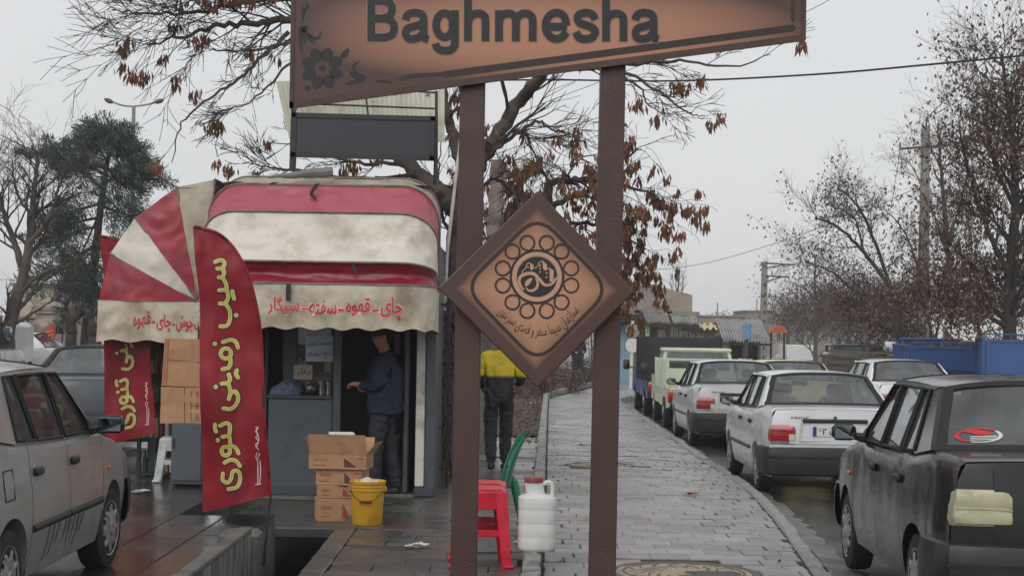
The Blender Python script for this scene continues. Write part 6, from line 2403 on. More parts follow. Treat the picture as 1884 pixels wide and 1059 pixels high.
person('man in a black jacket crouching on top of the load truck', (lm_.x, 54, .42), R(60),
       dict(pelvis=(0, -.12, .62), spine=(0, -.08, .80), chest=(0, .06, .96), neck=(0, .18, 1.06), head=(0, .27, 1.18), sl=(-.17, .12, 1.02), sr=(.17, .12, 1.02), el=(-.24, .25, .82), er=(.24, .25, .82), wl=(-.16, .42, .75), wr_=(.16, .42, .75),
            hl=(-.10, -.10, .60), hr=(.10, -.10, .60), kl=(-.14, .26, .66), kr=(.14, .26, .66), al=(-.14, .05, .28), ar=(.14, .05, .28)), m_blackj, m_btr, fingers=False, hat=m_blackj, bulk=1.1)
b = MB()
b.grid(lambda u, v: V((.75 * (u - .5) + .1, .35 * math.cos(v * math.pi * 2) * (1 - .5 * abs(2 * u - 1)), .28 + .24 * math.sin(v * math.pi * 2) * (1 - .4 * abs(2 * u - 1)) + .2 * (.5 - u))), 14, 16)
o = b.build('white_sack', mat('white sack', (206, 210, 216), .6), None, smooth=70)
sp_ = P(1642, 645, 53.8)
o.location = (sp_.x, 53.8, 1.08)
tag(o, 'white sack beside the crouching man on the load truck', 'sack')
# ================================================================== BUILDINGS, POLES, WIRES
rng = random.Random(77)
m_plaster = mat('beige plaster', (176, 164, 150), .85, var=.1, scale=1.5, dirt=(136, 124, 112), dscale=.8, dlo=.45, dhi=.75)
m_plaster2 = mat('brown grey plaster', (140, 130, 122), .85, var=.15, scale=1.5, dirt=(104, 96, 90), dscale=.9)
m_brickw = mat('old brick wall', (128, 112, 100), .9, var=.25, scale=6, dirt=(92, 84, 78), dscale=1.2)
m_shut = mat('pale shutter', (176, 174, 170), .6, var=.1, dirt=(120, 116, 112), dscale=3)
m_corr2 = mat('weathered roof sheet', (158, 158, 158), .5, var=.15, dirt=(104, 100, 98), dscale=2)
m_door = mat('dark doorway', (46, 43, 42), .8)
m_bgate = mat('pale blue gate', (140, 170, 186), .55, var=.12, scale=3, dirt=(104, 124, 134), dscale=2)
m_pole = mat('pole concrete', (136, 134, 130), .8, var=.15, scale=3, dirt=(104, 100, 96), dscale=3)
m_iron = mat('pole iron', (70, 70, 74), .5, .3)
m_wire = mat('wire', (30, 30, 32), .6)

def W(px, y):
    return P(px, 600, y).x
def Z(px, py, y):
    return P(px, py, y).z

def block(name, label, x0, x1, y0, y1, z0, z1, wall_m, roof=True, rz=0):
    t = thing(name, label, 'building', ((x0 + x1) / 2, y0, 0))
    MB().bbox((x0, y0, z0), (x1, y1, z1)).build('wall', wall_m, t)
    if roof:
        MB().bbox((x0 - .12, y0 - .12, z1), (x1 + .12, y1 + .12, z1 + .14)).build('roof', m_plaster2, t)
    return t
def win(t, x0, x1, z0, z1, y, m_f, bars=4, nm='window'):
    f = MB()
    f.bbox((x0 - .06, y - .05, z0 - .06), (x1 + .06, y - .003, z0)); f.bbox((x0 - .06, y - .05, z1), (x1 + .06, y - .003, z1 + .06))
    f.bbox((x0 - .06, y - .05, z0), (x0, y - .003, z1)); f.bbox((x1, y - .05, z0), (x1 + .06, y - .003, z1))
    for k in range(1, bars):
        x = x0 + (x1 - x0) * k / bars
        f.bbox((x - .02, y - .04, z0), (x + .02, y - .01, z1))
    fo = f.build('window', m_f, t)
    MB().bbox((x0, y - .009, z0), (x1, y - .004, z1)).build('pane', m_dglass_solid, fo)
m_dglass_solid = mat('dark pane', (60, 64, 68), .12, var=.2)
def shutter(t, x0, x1, z0, z1, y, m):
    b = MB().grid(lambda u, v: V((x0 + (x1 - x0) * u, y - .03 - .018 * math.sin(v * 2 * math.pi * 14), z0 + (z1 - z0) * v)), 1, 84)
    b.build('shutter', m, t, True, 60)
def canopy(t, x0, x1, y, z0, dz, depth, m, n=14):
    MB().grid(lambda u, v: V((x0 + (x1 - x0) * u, y - depth * v, z0 - dz * v + .05 * math.sin(u * 2 * math.pi * n) - .04 * mnoise.noise(V((u * 4, v, x0))))), n * 6, 4).build('canopy', m, t, True, 60)
    MB().bbox((x0, y - depth - .02, z0 - dz - .14), (x1, y - depth + .02, z0 - dz - .07)).build('fascia', m_door, t)
# house block with the beige upper storey
Y1 = 70
xa, xb, xc = W(1128, Y1), W(1212, Y1), W(1279, Y1)
t = thing('flat_roofed_house', 'beige flat-roofed house standing above the shop roofs', 'building', (xb, Y1, 0))
zt = Z(1212, 527, Y1)
zt2 = Z(1278, 541, Y1)
MB().prism([V((xa, Y1 + .6, 0)), V((xb, Y1, 0)), V((xb, Y1, zt)), V((xa, Y1 + .6, zt))], (0, 7, 0)).build('wall', m_plaster2, t)  # darker face of the beige house, its shade put into the colour
MB().prism([V((xb + .003, Y1 + .01, 0)), V((xc, Y1 + 1.2, 0)), V((xc, Y1 + 1.2, zt2)), V((xb + .003, Y1 + .01, zt))], (0, 6, 0)).build('wall', m_plaster, t)  # lighter face of the same house, its lit tone put into the colour
MB().prism([V((xa, Y1 + .55, zt + .002)), V((xb, Y1 - .06, zt + .002)), V((xb, Y1 - .06, zt + .1)), V((xa, Y1 + .55, zt + .1))], (0, .3, 0)).build('parapet', m_plaster2, t)
MB().bbox((xa, Y1 + .4, zt - 1.05), (xb - .2, Y1 + .62, zt - .92)).build('ledge', m_plaster, t)
MB().tube([V((W(1217, Y1), Y1 - .05, Z(1217, 568, Y1))) + V((.16 * math.cos(a * .5), 0, .16 * math.sin(a * .5))) for a in range(13)], .05, 6).build('round_vent', m_plaster2, t)
# shop row
Y2 = 58
def shop(lab, px0, px1, ptop, m, nm='shop'):
    x0, x1 = W(px0, Y2), W(px1, Y2)
    z1 = Z((px0 + px1) / 2, ptop, Y2)
    return block(nm, lab, x0, x1, Y2, Y2 + 5, -1.5, z1, m, True), x0, x1, z1
t, x0, x1, z1 = shop('shop with pale blue corrugated double gate behind the round road signs', 1128, 1172, 578, m_brickw)
gtt = MB().grid(lambda u, v: V((W(1136, Y2) + (W(1167, Y2) - W(1136, Y2)) * u, Y2 - .08 - .03 * abs(math.sin(u * math.pi * 9)), .0 + Z(1150, 597, Y2) * v)), 72, 2)
gtt.build('gate_sheet', m_bgate, t, True, 40)
MB().bbox((W(1125, Y2), Y2 - .9, Z(1150, 592, Y2)), (W(1196, Y2), Y2 - .01, Z(1150, 582, Y2))).build('awning_board', m_door, t)
t, x0, x1, z1 = shop('old brick shop under a sagging corrugated canopy', 1172.4, 1230, 576, m_brickw)
canopy(t, W(1182, Y2), W(1226, Y2), Y2, Z(1200, 571, Y2), .45, 1.6, m_corr2)
shutter(t, W(1210, Y2), W(1224, Y2), 0, Z(1210, 606, Y2), Y2, m_shut)
for k in range(9):
    MB().bbox((W(1176, Y2), Y2 - .06 - .02 * (k % 2), .3 + k * .22), (W(1206, Y2), Y2 - .004, .46 + k * .22)).build('plank', m_wood, t)
t, x0, x1, z1 = shop('brick shop with white barred windows and a short ribbed canopy', 1230.4, 1280, 580, m_brickw)
canopy(t, W(1232, Y2), W(1279, Y2), Y2, Z(1250, 577, Y2), .35, 1.3, m_corr2, 10)
win(t, W(1238, Y2), W(1250, Y2), .8, Z(1240, 604, Y2), Y2, m_shut)
win(t, W(1256, Y2), W(1268, Y2), .6, Z(1256, 612, Y2), Y2, m_shut, 3)
shutter(t, W(1270, Y2), W(1279, Y2), 0, Z(1275, 614, Y2), Y2, m_shut)
t, x0, x1, z1 = shop('low shop with whitish shutters and a pale board above', 1280.4, 1318, 596, m_plaster2)
shutter(t, W(1283, Y2), W(1296, Y2), 0, Z(1290, 612, Y2), Y2, m_shut)
shutter(t, W(1299, Y2), W(1313, Y2), 0, Z(1300, 616, Y2), Y2, m_shut)
canopy(t, W(1282, Y2), W(1314, Y2), Y2, Z(1300, 594, Y2), .2, 1.0, m_goods[2], 3)
t, x0, x1, z1 = shop('long low shop with a sheet metal canopy and dark openings', 1318.4, 1400, 602, m_plaster2)
canopy(t, W(1316, Y2), W(1400, Y2), Y2, Z(1350, 588, Y2), .75, 2.2, m_corr2, 16)
for (a, b_) in ((1322, 1340), (1344, 1366), (1372, 1394)):
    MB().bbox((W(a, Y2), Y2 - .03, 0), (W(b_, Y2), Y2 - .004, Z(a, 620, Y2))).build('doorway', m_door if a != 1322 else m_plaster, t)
MB().bbox((W(1315, Y2), Y2 - .05, Z(1330, 618, Y2)), (W(1400, Y2), Y2 - .006, Z(1330, 609, Y2))).build('fascia_board', m_shut, t)
for lab, px0, px1, py, y, m in (('far flat-roofed building above the long low shop', 1372, 1424, 573, 150, m_plaster2), ('far pale building right of the small utility pole', 1424, 1475, 579, 165, m_plaster), ('distant low building behind the round-topped trees', 1476, 1560, 590, 200, m_plaster2),
                          ('dark roofed building left of the long shop canopy', 1279, 1372, 582, 130, m_plaster2)):
    x0, x1 = W(px0, y), W(px1, y)
    t = block('distant_building', lab, x0, x1, y, y + 8, -4, Z(px0, py, y), m)
    for k in range(3):
        xx = x0 + (x1 - x0) * (k + .3) / 3
        win(t, xx, xx + (x1 - x0) * .14, 1.2, 2.2, y, m_shut, 2)
    MB().cyl(((x0 + x1) / 2, y + 2, Z(px0, py, y)), ((x0 + x1) / 2, y + 2, Z(px0, py, y) + 1.2), .04, 6).build('aerial', m_iron, t)
# orange sunshade, blue box sign, green hanging sign
t = thing('orange_awning', 'orange awning over a shop doorway right of the small utility pole', 'awning', (W(1425, 60), 60, 0))
MB().prism([V((W(1412, 60), 60, Z(1412, 612, 60))), V((W(1440, 60), 60, Z(1440, 612, 60))), V((W(1436, 60), 60, Z(1436, 600, 60))), V((W(1418, 60), 60, Z(1418, 600, 60)))], (0, -1.0, 0)).build('cover', mat('orange canvas', (190, 96, 62), .6), t)
for px in (1414, 1438):
    MB().cyl((W(px, 60), 59.4, 0), (W(px, 60), 59.4, Z(px, 612, 60)), .04, 6).build('post', m_iron, t)
t = thing('box_sign', 'blue lit-box sign on a post in front of the long low shop', 'sign', (W(1375, 55), 55, 0))
MB().rbox((W(1374, 55), 55, (Z(1374, 594, 55) + Z(1374, 625, 55)) / 2), (W(1381, 55) - W(1367, 55), .25, Z(1374, 594, 55) - Z(1374, 625, 55)), .03).build('box', mat('blue sign print', (110, 140, 178), .4, var=.3, scale=5), t)
MB().cyl((W(1374, 55), 55, -.1), (W(1374, 55), 55, Z(1374, 625, 55)), .06, 8).build('post', m_iron, t)
t = thing('hanging_sign', 'narrow pale green vertical sign on the brick shop', 'sign', (W(1191, 57.4), 57.4, 0))
MB().bbox((W(1188, 57.4), 57.4, Z(1190, 618, 57.4)), (W(1195, 57.4), 57.5, Z(1190, 588, 57.4))).build('panel', mat('pale green sign', (176, 206, 160), .5), t)
b = MB()
for k in range(4):
    z = Z(1190, 593 + k * 6, 57.4)
    b.ribbon([(W(1190, 57.4), z), (W(1193, 57.4), z + .03)], .05, lambda u, v: V((u, 57.395, v)), cap=False)
b.build('sign_mark', m_ink, t)
# round road signs seen from behind
t = thing('round_road_signs', 'two round road signs seen from behind on one white pole by the blue gate', 'road sign', (W(1163, 51), 51, 0))
MB().cyl((W(1162, 51), 51, 0), (W(1164, 51), 51, Z(1164, 590, 51)), .05, 8).build('pole', m_wpost, t)
for py, m in ((608, m_pole), (635, m_goods[7])):
    c_ = V((W(1164, 51), 50.94, Z(1164, py, 51)))
    MB().lathe([(.001, -.012), (.22, -.012), (.225, 0), (.22, .012), (.001, .012)], c_, 28, 1).build('disc', m, t, True, 40)
# utility poles
def upole(lab, px_t, py_t, px_b, y, r0, r1, arms, z0=0.0):
    a = P(px_t, py_t, y)
    bx = P(px_b, 640, y).x
    t = thing('utility_pole', lab, 'utility pole', (bx, y, z0), 0, 'utility poles')
    MB().tube([V((bx, y, z0)), a], [r0, r1], 4).build('pole', m_pole, t)
    hl = MB()
    for k in range(9):
        p = V((bx, y, z0)).lerp(a, .15 + .08 * k)
        hl.box(p - V((0, r0 + .002, 0)), (.07, .02, .14))
    hl.build('step_hole', m_door, t)
    for (p0, p1, r_) in arms:
        MB().tube([P(*p0, y - .1), P(*p1, y - .1)], r_, 4).build('crossarm', m_iron, t)
    return t
upole('tall concrete utility pole with one crossarm rising among the right-hand trees', 1703, 236, 1697, 57, .28, .17, [((1655, 274), (1750, 267), .05), ((1704, 240), (1705, 216), .035), ((1656, 275), (1656, 262), .03), ((1748, 268), (1748, 255), .03)])
upole('smaller utility pole with two side arms, above the shops', 1407, 481, 1403, 74, .26, .16, [((1409, 484), (1462, 487), .045), ((1411, 493), (1442, 487), .04), ((1409, 507), (1452, 510), .045), ((1411, 518), (1436, 510), .04)])
# street lamp on the left
y = 62
t = thing('street_lamp', 'tall double-armed street lamp behind the pine tree', 'street lamp', (P(243, 600, y).x, y, .08))
MB().tube([V((P(243, 600, y).x, y, .08)), P(246, 196, y)], [.12, .07], 8).build('pole', m_pole, t)
b = MB()
b.tube(catmull([P(246, 196, y), P(225, 194, y), P(205, 187, y)], 4), .035, 6)
b.tube(catmull([P(246, 196, y), P(268, 193, y), P(285, 189, y)], 4), .035, 6)
b.build('arm', m_pole, t)
for (p0, p1) in (((192, 182), (208, 189)), ((284, 189), (301, 184))):
    a, c_ = P(*p0, y), P(*p1, y)
    MB().tube([a, a.lerp(c_, .3), a.lerp(c_, .7), c_], [.03, .09, .09, .04], 8).build('lamp_head', m_iron, t)
# wires
def wire(lab, pts, r_=.012, grp='overhead wires'):
    ps = catmull([P(px, py, y) for px, py, y in pts], 10)
    b = MB().tube(ps, r_, 4)
    o = b.build('overhead_wire', m_wire, None, smooth=60)
    tag(o, lab, 'wire', grp)
wire('thick black cable crossing the sky behind the sign and rising to the right edge', [(760, 150, 23), (1000, 147, 22), (1240, 149, 21), (1500, 137, 20), (1720, 118, 19), (1990, 92, 18)], .014)
wire('thin wire leaving the right end of the name board upward', [(1440, 40, 40), (1500, 14, 40), (1560, -20, 40)], .010)
wire('thin wire from the top of the tall utility pole to the top right corner', [(1705, 217, 46), (1800, 125, 42), (1960, -30, 38)], .012)
wire('lower thin wire from the tall pole up through the right tree', [(1705, 219, 46), (1790, 172, 44), (1960, 90, 40)], .010)
wire('sagging wire from the diamond board across to the shorter pole trees', [(1080, 500, 60), (1250, 492, 62), (1380, 462, 60), (1560, 400, 56), (1700, 340, 46)], .012)
wire('pale wire sagging across the right tree', [(1700, 370, 46), (1780, 372, 42), (1884, 348, 38), (1990, 310, 36)], .012)
wire('thin wire at the left edge running into the pine tree', [(-60, 215, 45), (20, 258, 48), (75, 282, 50), (140, 310, 52)], .012)
wire('thin stay wire slanting down from the tall pole crossarm', [(1656, 276, 46), (1648, 330, 46), (1636, 400, 46)], .008)
wire('thin wires crossing between the sign posts', [(895, 235, 30), (1000, 190, 32), (1105, 150, 34), (1240, 95, 36)], .007)
wire('second thin wire crossing between the sign posts', [(895, 290, 30), (1020, 245, 32), (1105, 215, 34), (1180, 190, 36)], .007)
wire('wire low behind the pine over the beige building', [(-40, 513, 58), (80, 516, 58), (200, 520, 58)], .012)
# left background: beige walls, arcades, stalls
t = block('left_house', 'beige building with a flat roof behind the left trees', W(22, 66), W(112, 66), 66, 74, 0, Z(60, 527, 66), m_plaster)
win(t, W(40, 66), W(54, 66), 1.0, 1.9, 66, m_shut, 2)
MB().bbox((W(22, 66), 65.9, Z(60, 585, 66)), (W(104, 66), 65.995, Z(60, 580, 66))).build('ledge', m_plaster2, t)
t = block('left_house', 'pinkish building with a cornice, left of the pruned tree', W(64, 63), W(98, 63), 63, 65.8, 0, Z(80, 570, 63), mat('pinkish plaster', (170, 148, 138), .85, var=.1))
MB().bbox((W(62, 63), 62.85, Z(80, 576, 63)), (W(100, 63), 62.99, Z(80, 572, 63))).build('cornice', m_plaster2, t)
t = block('left_house', 'grey building with tall openings behind the pine trunk', W(104, 72), W(190, 72), 72, 80, 0, Z(150, 548, 72), m_plaster2)
for k in range(5):
    xx = W(110 + k * 15, 72)
    win(t, xx, xx + .35, 1.2, Z(150, 580, 72), 72, m_shut, 1)
t = thing('market_stall', 'brown tarpaulin market stall behind the far cars on the left', 'stall', (W(62, 48), 48, .08))
MB().grid(lambda u, v: V((W(36, 48) + (W(88, 48) - W(36, 48)) * u, 48 + 1.8 * v, Z(60, 598, 48) - .25 * (2 * v - 1) ** 2 + .12 * math.sin(u * 9) * (1 - v) - (.55 if v == 0 else 0))), 24, 8).build('tarpaulin', mat('brown tarpaulin', (112, 84, 76), .6, bump=.4, bscale=5), t, True, 60)
for px in (38, 86):
    for dy in (.1, 1.7):
        MB().cyl((W(px, 48), 48 + dy, .08), (W(px, 48), 48 + dy, Z(60, 604, 48)), .03, 6).build('post', m_iron, t)
t = thing('small_flag', 'small red feather flag beside the brown market stall', 'flag', (W(82, 44), 44, .08))
ps = [P(px, py, 44) for px, py in ((80, 632), (81, 615), (88, 603), (97, 600), (102, 598), (101, 616), (98, 634))]
MB().prism(ps, (0, .02, 0)).build('cloth', mat('red flag cloth', (206, 50, 54), .6), t)
b = MB()
for k in range(3):
    b.ribbon(catmull([(84, 612 + k * 7, 0), (90, 610 + k * 7, 0), (97, 607 + k * 7, 0)], 3), 2, lambda u, v: P(u, v, 43.985))
b.build('lettering', m_yellow, t)
MB().cyl(V((W(80, 44), 44, .08)), P(80, 610, 44), .02, 6).build('pole', m_fpole, t)
# white lorry cab at the left edge
t = thing('white_lorry', 'white lorry with a big door mirror at the left edge', 'truck', (W(-22, 40), 40, .08))
MB().rbox((W(-40, 40), 41.2, 1.1), (1.4, 2.4, 1.35), .12).build('cab', p_white, t, True, 40)
MB().bbox((W(-40, 40) - .6, 39.98, 1.2), (W(-40, 40) + .6, 33.995, 1.9)).build('windscreen', m_dglass, t)
MB().rbox(P(14, 612, 39.7), (.24, .12, .36), .05).build('mirror', m_mirror, t, True, 40)
MB().tube([P(0, 595, 39.8), P(18, 597, 39.7), P(22, 615, 39.7), P(10, 630, 39.8)], .02, 6).build('mirror_arm', m_black, t)
for (sx, yy_) in ((-.6, 40.6), (.6, 40.6), (-.6, 42), (.6, 42)):
    wheel(t, (W(-40, 40) + sx - t.location.x, yy_ - 40, .36), .36, .24, 1 if sx > 0 else -1)
# far pale canopy behind the right trees
t = thing('roadside_shed', 'pale roofed roadside shed behind the blue trucks', 'shed', (W(1800, 62), 62, 0))
MB().prism([V((W(1745, 62), 61, Z(1800, 628, 62))), V((W(1905, 62), 61, Z(1800, 628, 62))), V((W(1905, 62), 63, Z(1800, 596, 62))), V((W(1745, 62), 63, Z(1800, 596, 62)))], (0, 0, .06)).build('roof', m_goods[7], t)
MB().bbox((W(1750, 62), 63, 0), (W(1900, 62), 63.2, Z(1800, 606, 62))).build('wall', m_plaster2, t)
for px in (1755, 1825, 1895):
    MB().cyl((W(px, 62), 61.2, 0), (W(px, 62), 61.2, Z(1800, 629, 62)), .05, 6).build('post', m_iron, t)
# ================================================================== TREES
m_bark = mat('grey brown bark', (84, 74, 68), .9, var=.25, scale=8, bump=.8, bscale=30, dirt=(54, 48, 44), dscale=4)
m_barkd = mat('dark bark', (56, 49, 47), .9, var=.25, scale=8, bump=.6, bscale=30)
m_barkp = mat('pale bark', (132, 122, 112), .85, var=.2, scale=5, bump=.5, dirt=(84, 76, 70), dscale=3)
m_twig = mat('twigs', (62, 54, 51), .9, var=.2)
m_seed = mat('brown hanging seeds', (112, 74, 52), .8, var=.35, scale=2.5)
m_rleaf = mat('red brown leaves', (92, 70, 64), .8, var=.4, scale=1.2)
m_bleaf = mat('dry brown leaves', (104, 76, 60), .8, var=.4, scale=1.4)
m_needle = mat('pine needles', (66, 82, 70), .7, var=.4, scale=1.6)

def grow(rg, tw, tips, p, d, L, r_, lev, maxlev, droop, spread=.75, sides=3, nseg=5, kids=(5, 4, 3), shrink=.55, jit=.16):
    pts, rad = [p.copy()], [r_]
    for i in range(nseg):
        d = (d + V((rg.gauss(0, jit), rg.gauss(0, jit), rg.gauss(0, jit) + droop * (i + 1) / nseg))).normalized()
        p = p + d * L / nseg
        pts.append(p.copy())
        rad.append(max(.0034, r_ * (1 - .75 * (i + 1) / nseg)))
    tw.tube(pts, rad, sides, cap=False)
    if lev >= maxlev:
        tips.append((pts[-1], d))
        if nseg > 2:
            tips.append((pts[nseg // 2], d))
        return
    for k in range(kids[min(lev, len(kids) - 1)]):
        t = rg.uniform(.2, 1.0)
        f_ = t * nseg
        i = min(int(f_), nseg - 1)
        q = pts[i].lerp(pts[i + 1], f_ - i)
        dd = (pts[i + 1] - pts[i]).normalized()
        o_ = V((rg.gauss(0, 1), rg.gauss(0, 1), rg.gauss(0, .8)))
        o_ = (o_ - dd * o_.dot(dd)).normalized()
        nd = (dd * math.cos(spread) + o_ * math.sin(spread) * rg.uniform(.6, 1.2)).normalized()
        grow(rg, tw, tips, q, nd, L * shrink * rg.uniform(.6, 1.15), max(.0038, rad[i] * .55), lev + 1, maxlev, droop, spread, 3, max(3, nseg - 1), kids, shrink, jit)

def along(pts, t):
    f_ = t * (len(pts) - 1)
    i = min(int(f_), len(pts) - 2)
    return pts[i].lerp(pts[i + 1], f_ - i), (pts[i + 1] - pts[i]).normalized()

def limbs_tree(name, label, base_z, limbs, seed, bark, cfg, leaf_m=None, leaf_fn=None, cat='tree', group=None):
    """limbs: (pixel polyline with distances, radius at start, radius at end, number of side branches, side branch length)"""
    rg = random.Random(seed)
    tr, tw, tips = MB(), MB(), []
    first = None
    for (pl, r0, r1, nb, bl) in limbs:
        ps = [P(px, py, y) for px, py, y in pl]
        if first is None:
            ps[0].z = base_z
            first = ps[0].copy()
        c = catmull(ps, 6)
        n_ = len(c)
        for i in range(1, n_ - 1):
            c[i] = c[i] + V((rg.gauss(0, .012), rg.gauss(0, .03), rg.gauss(0, .012))) * min(1, r0 * 12 + .4)
        tr.tube(c, [r0 + (r1 - r0) * i / (n_ - 1) for i in range(n_)], 8 if r0 > .05 else 5)
        for k in range(nb):
            t = rg.uniform(cfg.get('t0', .15), 1)
            q, dd = along(c, t)
            o_ = V((rg.gauss(0, 1), rg.gauss(0, .8), rg.gauss(0, .8) + cfg.get('up', 0)))
            o_ = (o_ - dd * o_.dot(dd)).normalized()
            sp = cfg.get('spread', .8)
            nd = (dd * math.cos(sp) + o_ * math.sin(sp)).normalized()
            grow(rg, tw, tips, q, nd, bl * rg.uniform(.5, 1.2), max(.004, (r0 + (r1 - r0) * t) * cfg.get('rk', .45)), 0, cfg.get('lev', 2), cfg.get('droop', -.1), sp, 4, 5, cfg.get('kids', (5, 4)), cfg.get('shrink', .55), cfg.get('jit', .16))
        tips.append((c[-1], (c[-1] - c[-2]).normalized()))
    t = thing(name, label, cat, first, 0, group)
    tr.build('trunk', bark, t, True, 60)
    tag(tw.build('twigs', m_twig if bark is not m_barkd else m_barkd, t, True), kind='stuff')
    if leaf_m:
        lf_ = MB()
        leaf_fn(rg, lf_, tips)
        tag(lf_.build('leaves', leaf_m, t, True), kind='stuff')
    return t

def bunches(prob, n0, n1, ln=.11, wd=.014, box=None):
    def f(rg, lf_, tips):
        for (p, d) in tips:
            if rg.random() > (prob(p) if callable(prob) else prob):
                continue
            for k in range(rg.randint(n0, n1)):
                a = p + V((rg.gauss(0, .035), rg.gauss(0, .035), rg.uniform(-.10, .01)))
                leaf(lf_, a, V((rg.gauss(0, .22), rg.gauss(0, .22), -1)).normalized(), ln * rg.uniform(.7, 1.2), wd, rg)
    return f
# ---- the big leaning tree behind the kiosk
yt = 19.4
BIG = [
    ([(816, 870, yt), (820, 720, yt), (826, 560, yt), (838, 450, yt), (852, 385, yt)], .13, .12, 0, 0),
    ([(850, 392, yt), (880, 305, yt), (915, 250, yt), (955, 185, yt), (1000, 130, yt - .5), (1060, 40, yt - 1), (1110, -70, yt - 1)], .11, .05, 8, 1.1),
    ([(850, 400, yt), (800, 345, yt), (757, 308, yt + .1), (715, 250, yt + .3), (690, 180, yt), (640, 90, yt - .5), (590, 10, yt - 1), (550, -70, yt - 1)], .12, .04, 10, 1.0),
    ([(690, 180, yt), (620, 80, yt - .6), (535, 38, yt - 1), (470, 43, yt - 1.2), (400, 46, yt - 1.4), (340, 66, yt - 1.5), (270, 82, yt - 1.6)], .06, .010, 22, .85),
    ([(600, 20, yt - 1), (520, -2, yt - 1.2), (430, 8, yt - 1.4), (350, 26, yt - 1.5), (270, 24, yt - 1.6), (205, 18, yt - 1.7)], .04, .007, 24, .8),
    ([(545, -50, yt - 1), (460, -40, yt - 1.3), (380, -20, yt - 1.5), (300, -16, yt - 1.6), (200, -30, yt - 1.7)], .04, .007, 18, .8),
    ([(531, 59, yt - 1), (490, 100, yt - 1.2), (450, 137, yt - 1.3), (384, 184, yt - 1.4), (335, 226, yt - 1.5), (316, 300, yt - 1.5)], .028, .005, 5, .35),
    ([(540, 110, yt - 1), (500, 150, yt - 1.2), (455, 190, yt - 1.3), (400, 204, yt - 1.4)], .018, .004, 9, .4),
    ([(535, 78, yt - 1), (470, 92, yt - 1.2), (400, 94, yt - 1.3), (372, 86, yt - 1.4)], .018, .004, 9, .4),
    ([(1000, 128, yt - .5), (1080, 126, yt - .8), (1160, 118, yt - 1), (1250, 112, yt - 1.2), (1350, 122, yt - 1.4), (1418, 100, yt - 1.5)], .034, .005, 9, .55),
    ([(1050, 95, yt - .8), (1150, 132, yt - 1), (1200, 160, yt - 1.2), (1262, 206, yt - 1.3), (1297, 213, yt - 1.4)], .026, .005, 7, .45),
    ([(1030, 105, yt - .8), (1165, 152, yt - 1), (1192, 192, yt - 1.1), (1232, 216, yt - 1.2)], .018, .004, 6, .4),
    ([(880, 305, yt), (930, 262, yt - .2), (985, 225, yt - .3), (1020, 240, yt - .4), (1050, 250, yt - .4)], .035, .006, 12, .55),
    ([(905, 265, yt), (960, 240, yt - .2), (990, 300, yt - .3), (1010, 330, yt - .4)], .022, .005, 10, .5),
    ([(850, 390, yt), (848, 310, yt), (828, 225, yt), (812, 150, yt), (790, 60, yt), (770, -40, yt)], .08, .03, 12, .7),
    ([(860, 370, yt), (905, 330, yt + .3), (940, 350, yt + .3), (965, 400, yt + .3)], .03, .006, 12, .55),
    ([(700, 330, yt + .5), (620, 325, yt + .4), (540, 312, yt + .3), (490, 308, yt + .2), (446, 288, yt + .1)], .03, .005, 12, .4),
    ([(760, 300, yt + .3), (700, 300, yt + .4), (640, 296, yt + .5), (560, 268, yt + .4), (500, 262, yt + .3)], .03, .005, 12, .45),
    ([(840, 440, yt), (815, 400, yt + .2), (806, 330, yt + .2), (812, 260, yt + .3)], .03, .006, 10, .45),
    ([(845, 420, yt), (880, 440, yt - .2), (930, 420, yt - .2), (960, 380, yt - .2)], .03, .006, 10, .5),
]
def pb(p):
    return .010 + .22 * max(0, mnoise.noise(p * 1.1) - .12)
limbs_tree('big_tree', 'large leaning bare tree with brown seed bunches behind the kiosk and the sign', 0, BIG, 5, m_bark, dict(lev=2, droop=.02, kids=(4, 3), up=.1, rk=.4, spread=.55, shrink=.66, jit=.09), m_seed, bunches(pb, 12, 22, .125, .018))
# vine on the trunk beside the gate
rg = random.Random(3)
vn = MB()
for k in range(16):
    a0 = rg.uniform(0, 6.28)
    ps = []
    for i in range(30):
        q = i / 29
        base = P(814 + 10 * q, 872 - 300 * q, yt - .3)
        ps.append(base + V((.12 * math.cos(a0 + q * rg.uniform(2, 5)) + rg.gauss(0, .015), .12 * math.sin(a0 + q * 3) - .1, rg.gauss(0, .02))))
    vn.tube(ps, rg.uniform(.010, .022), 5)
t = thing('climbing_vine', 'dry climbing vine stems tangled on the trunk beside the kiosk gate', 'vine', (P(816, 870, yt - .3).x, yt - .3, 0))
vn.build('stems', m_bark, t, True, 60)
lf_ = MB()
for k in range(160):
    q = rg.random()
    leaf(lf_, P(814 + 10 * q + rg.gauss(0, 6), 872 - 330 * q, yt - .42), V((rg.gauss(0, .5), -.3, -1)).normalized(), .07, .02, rg)
tag(lf_.build('leaves', m_bleaf, t, True), kind='stuff')
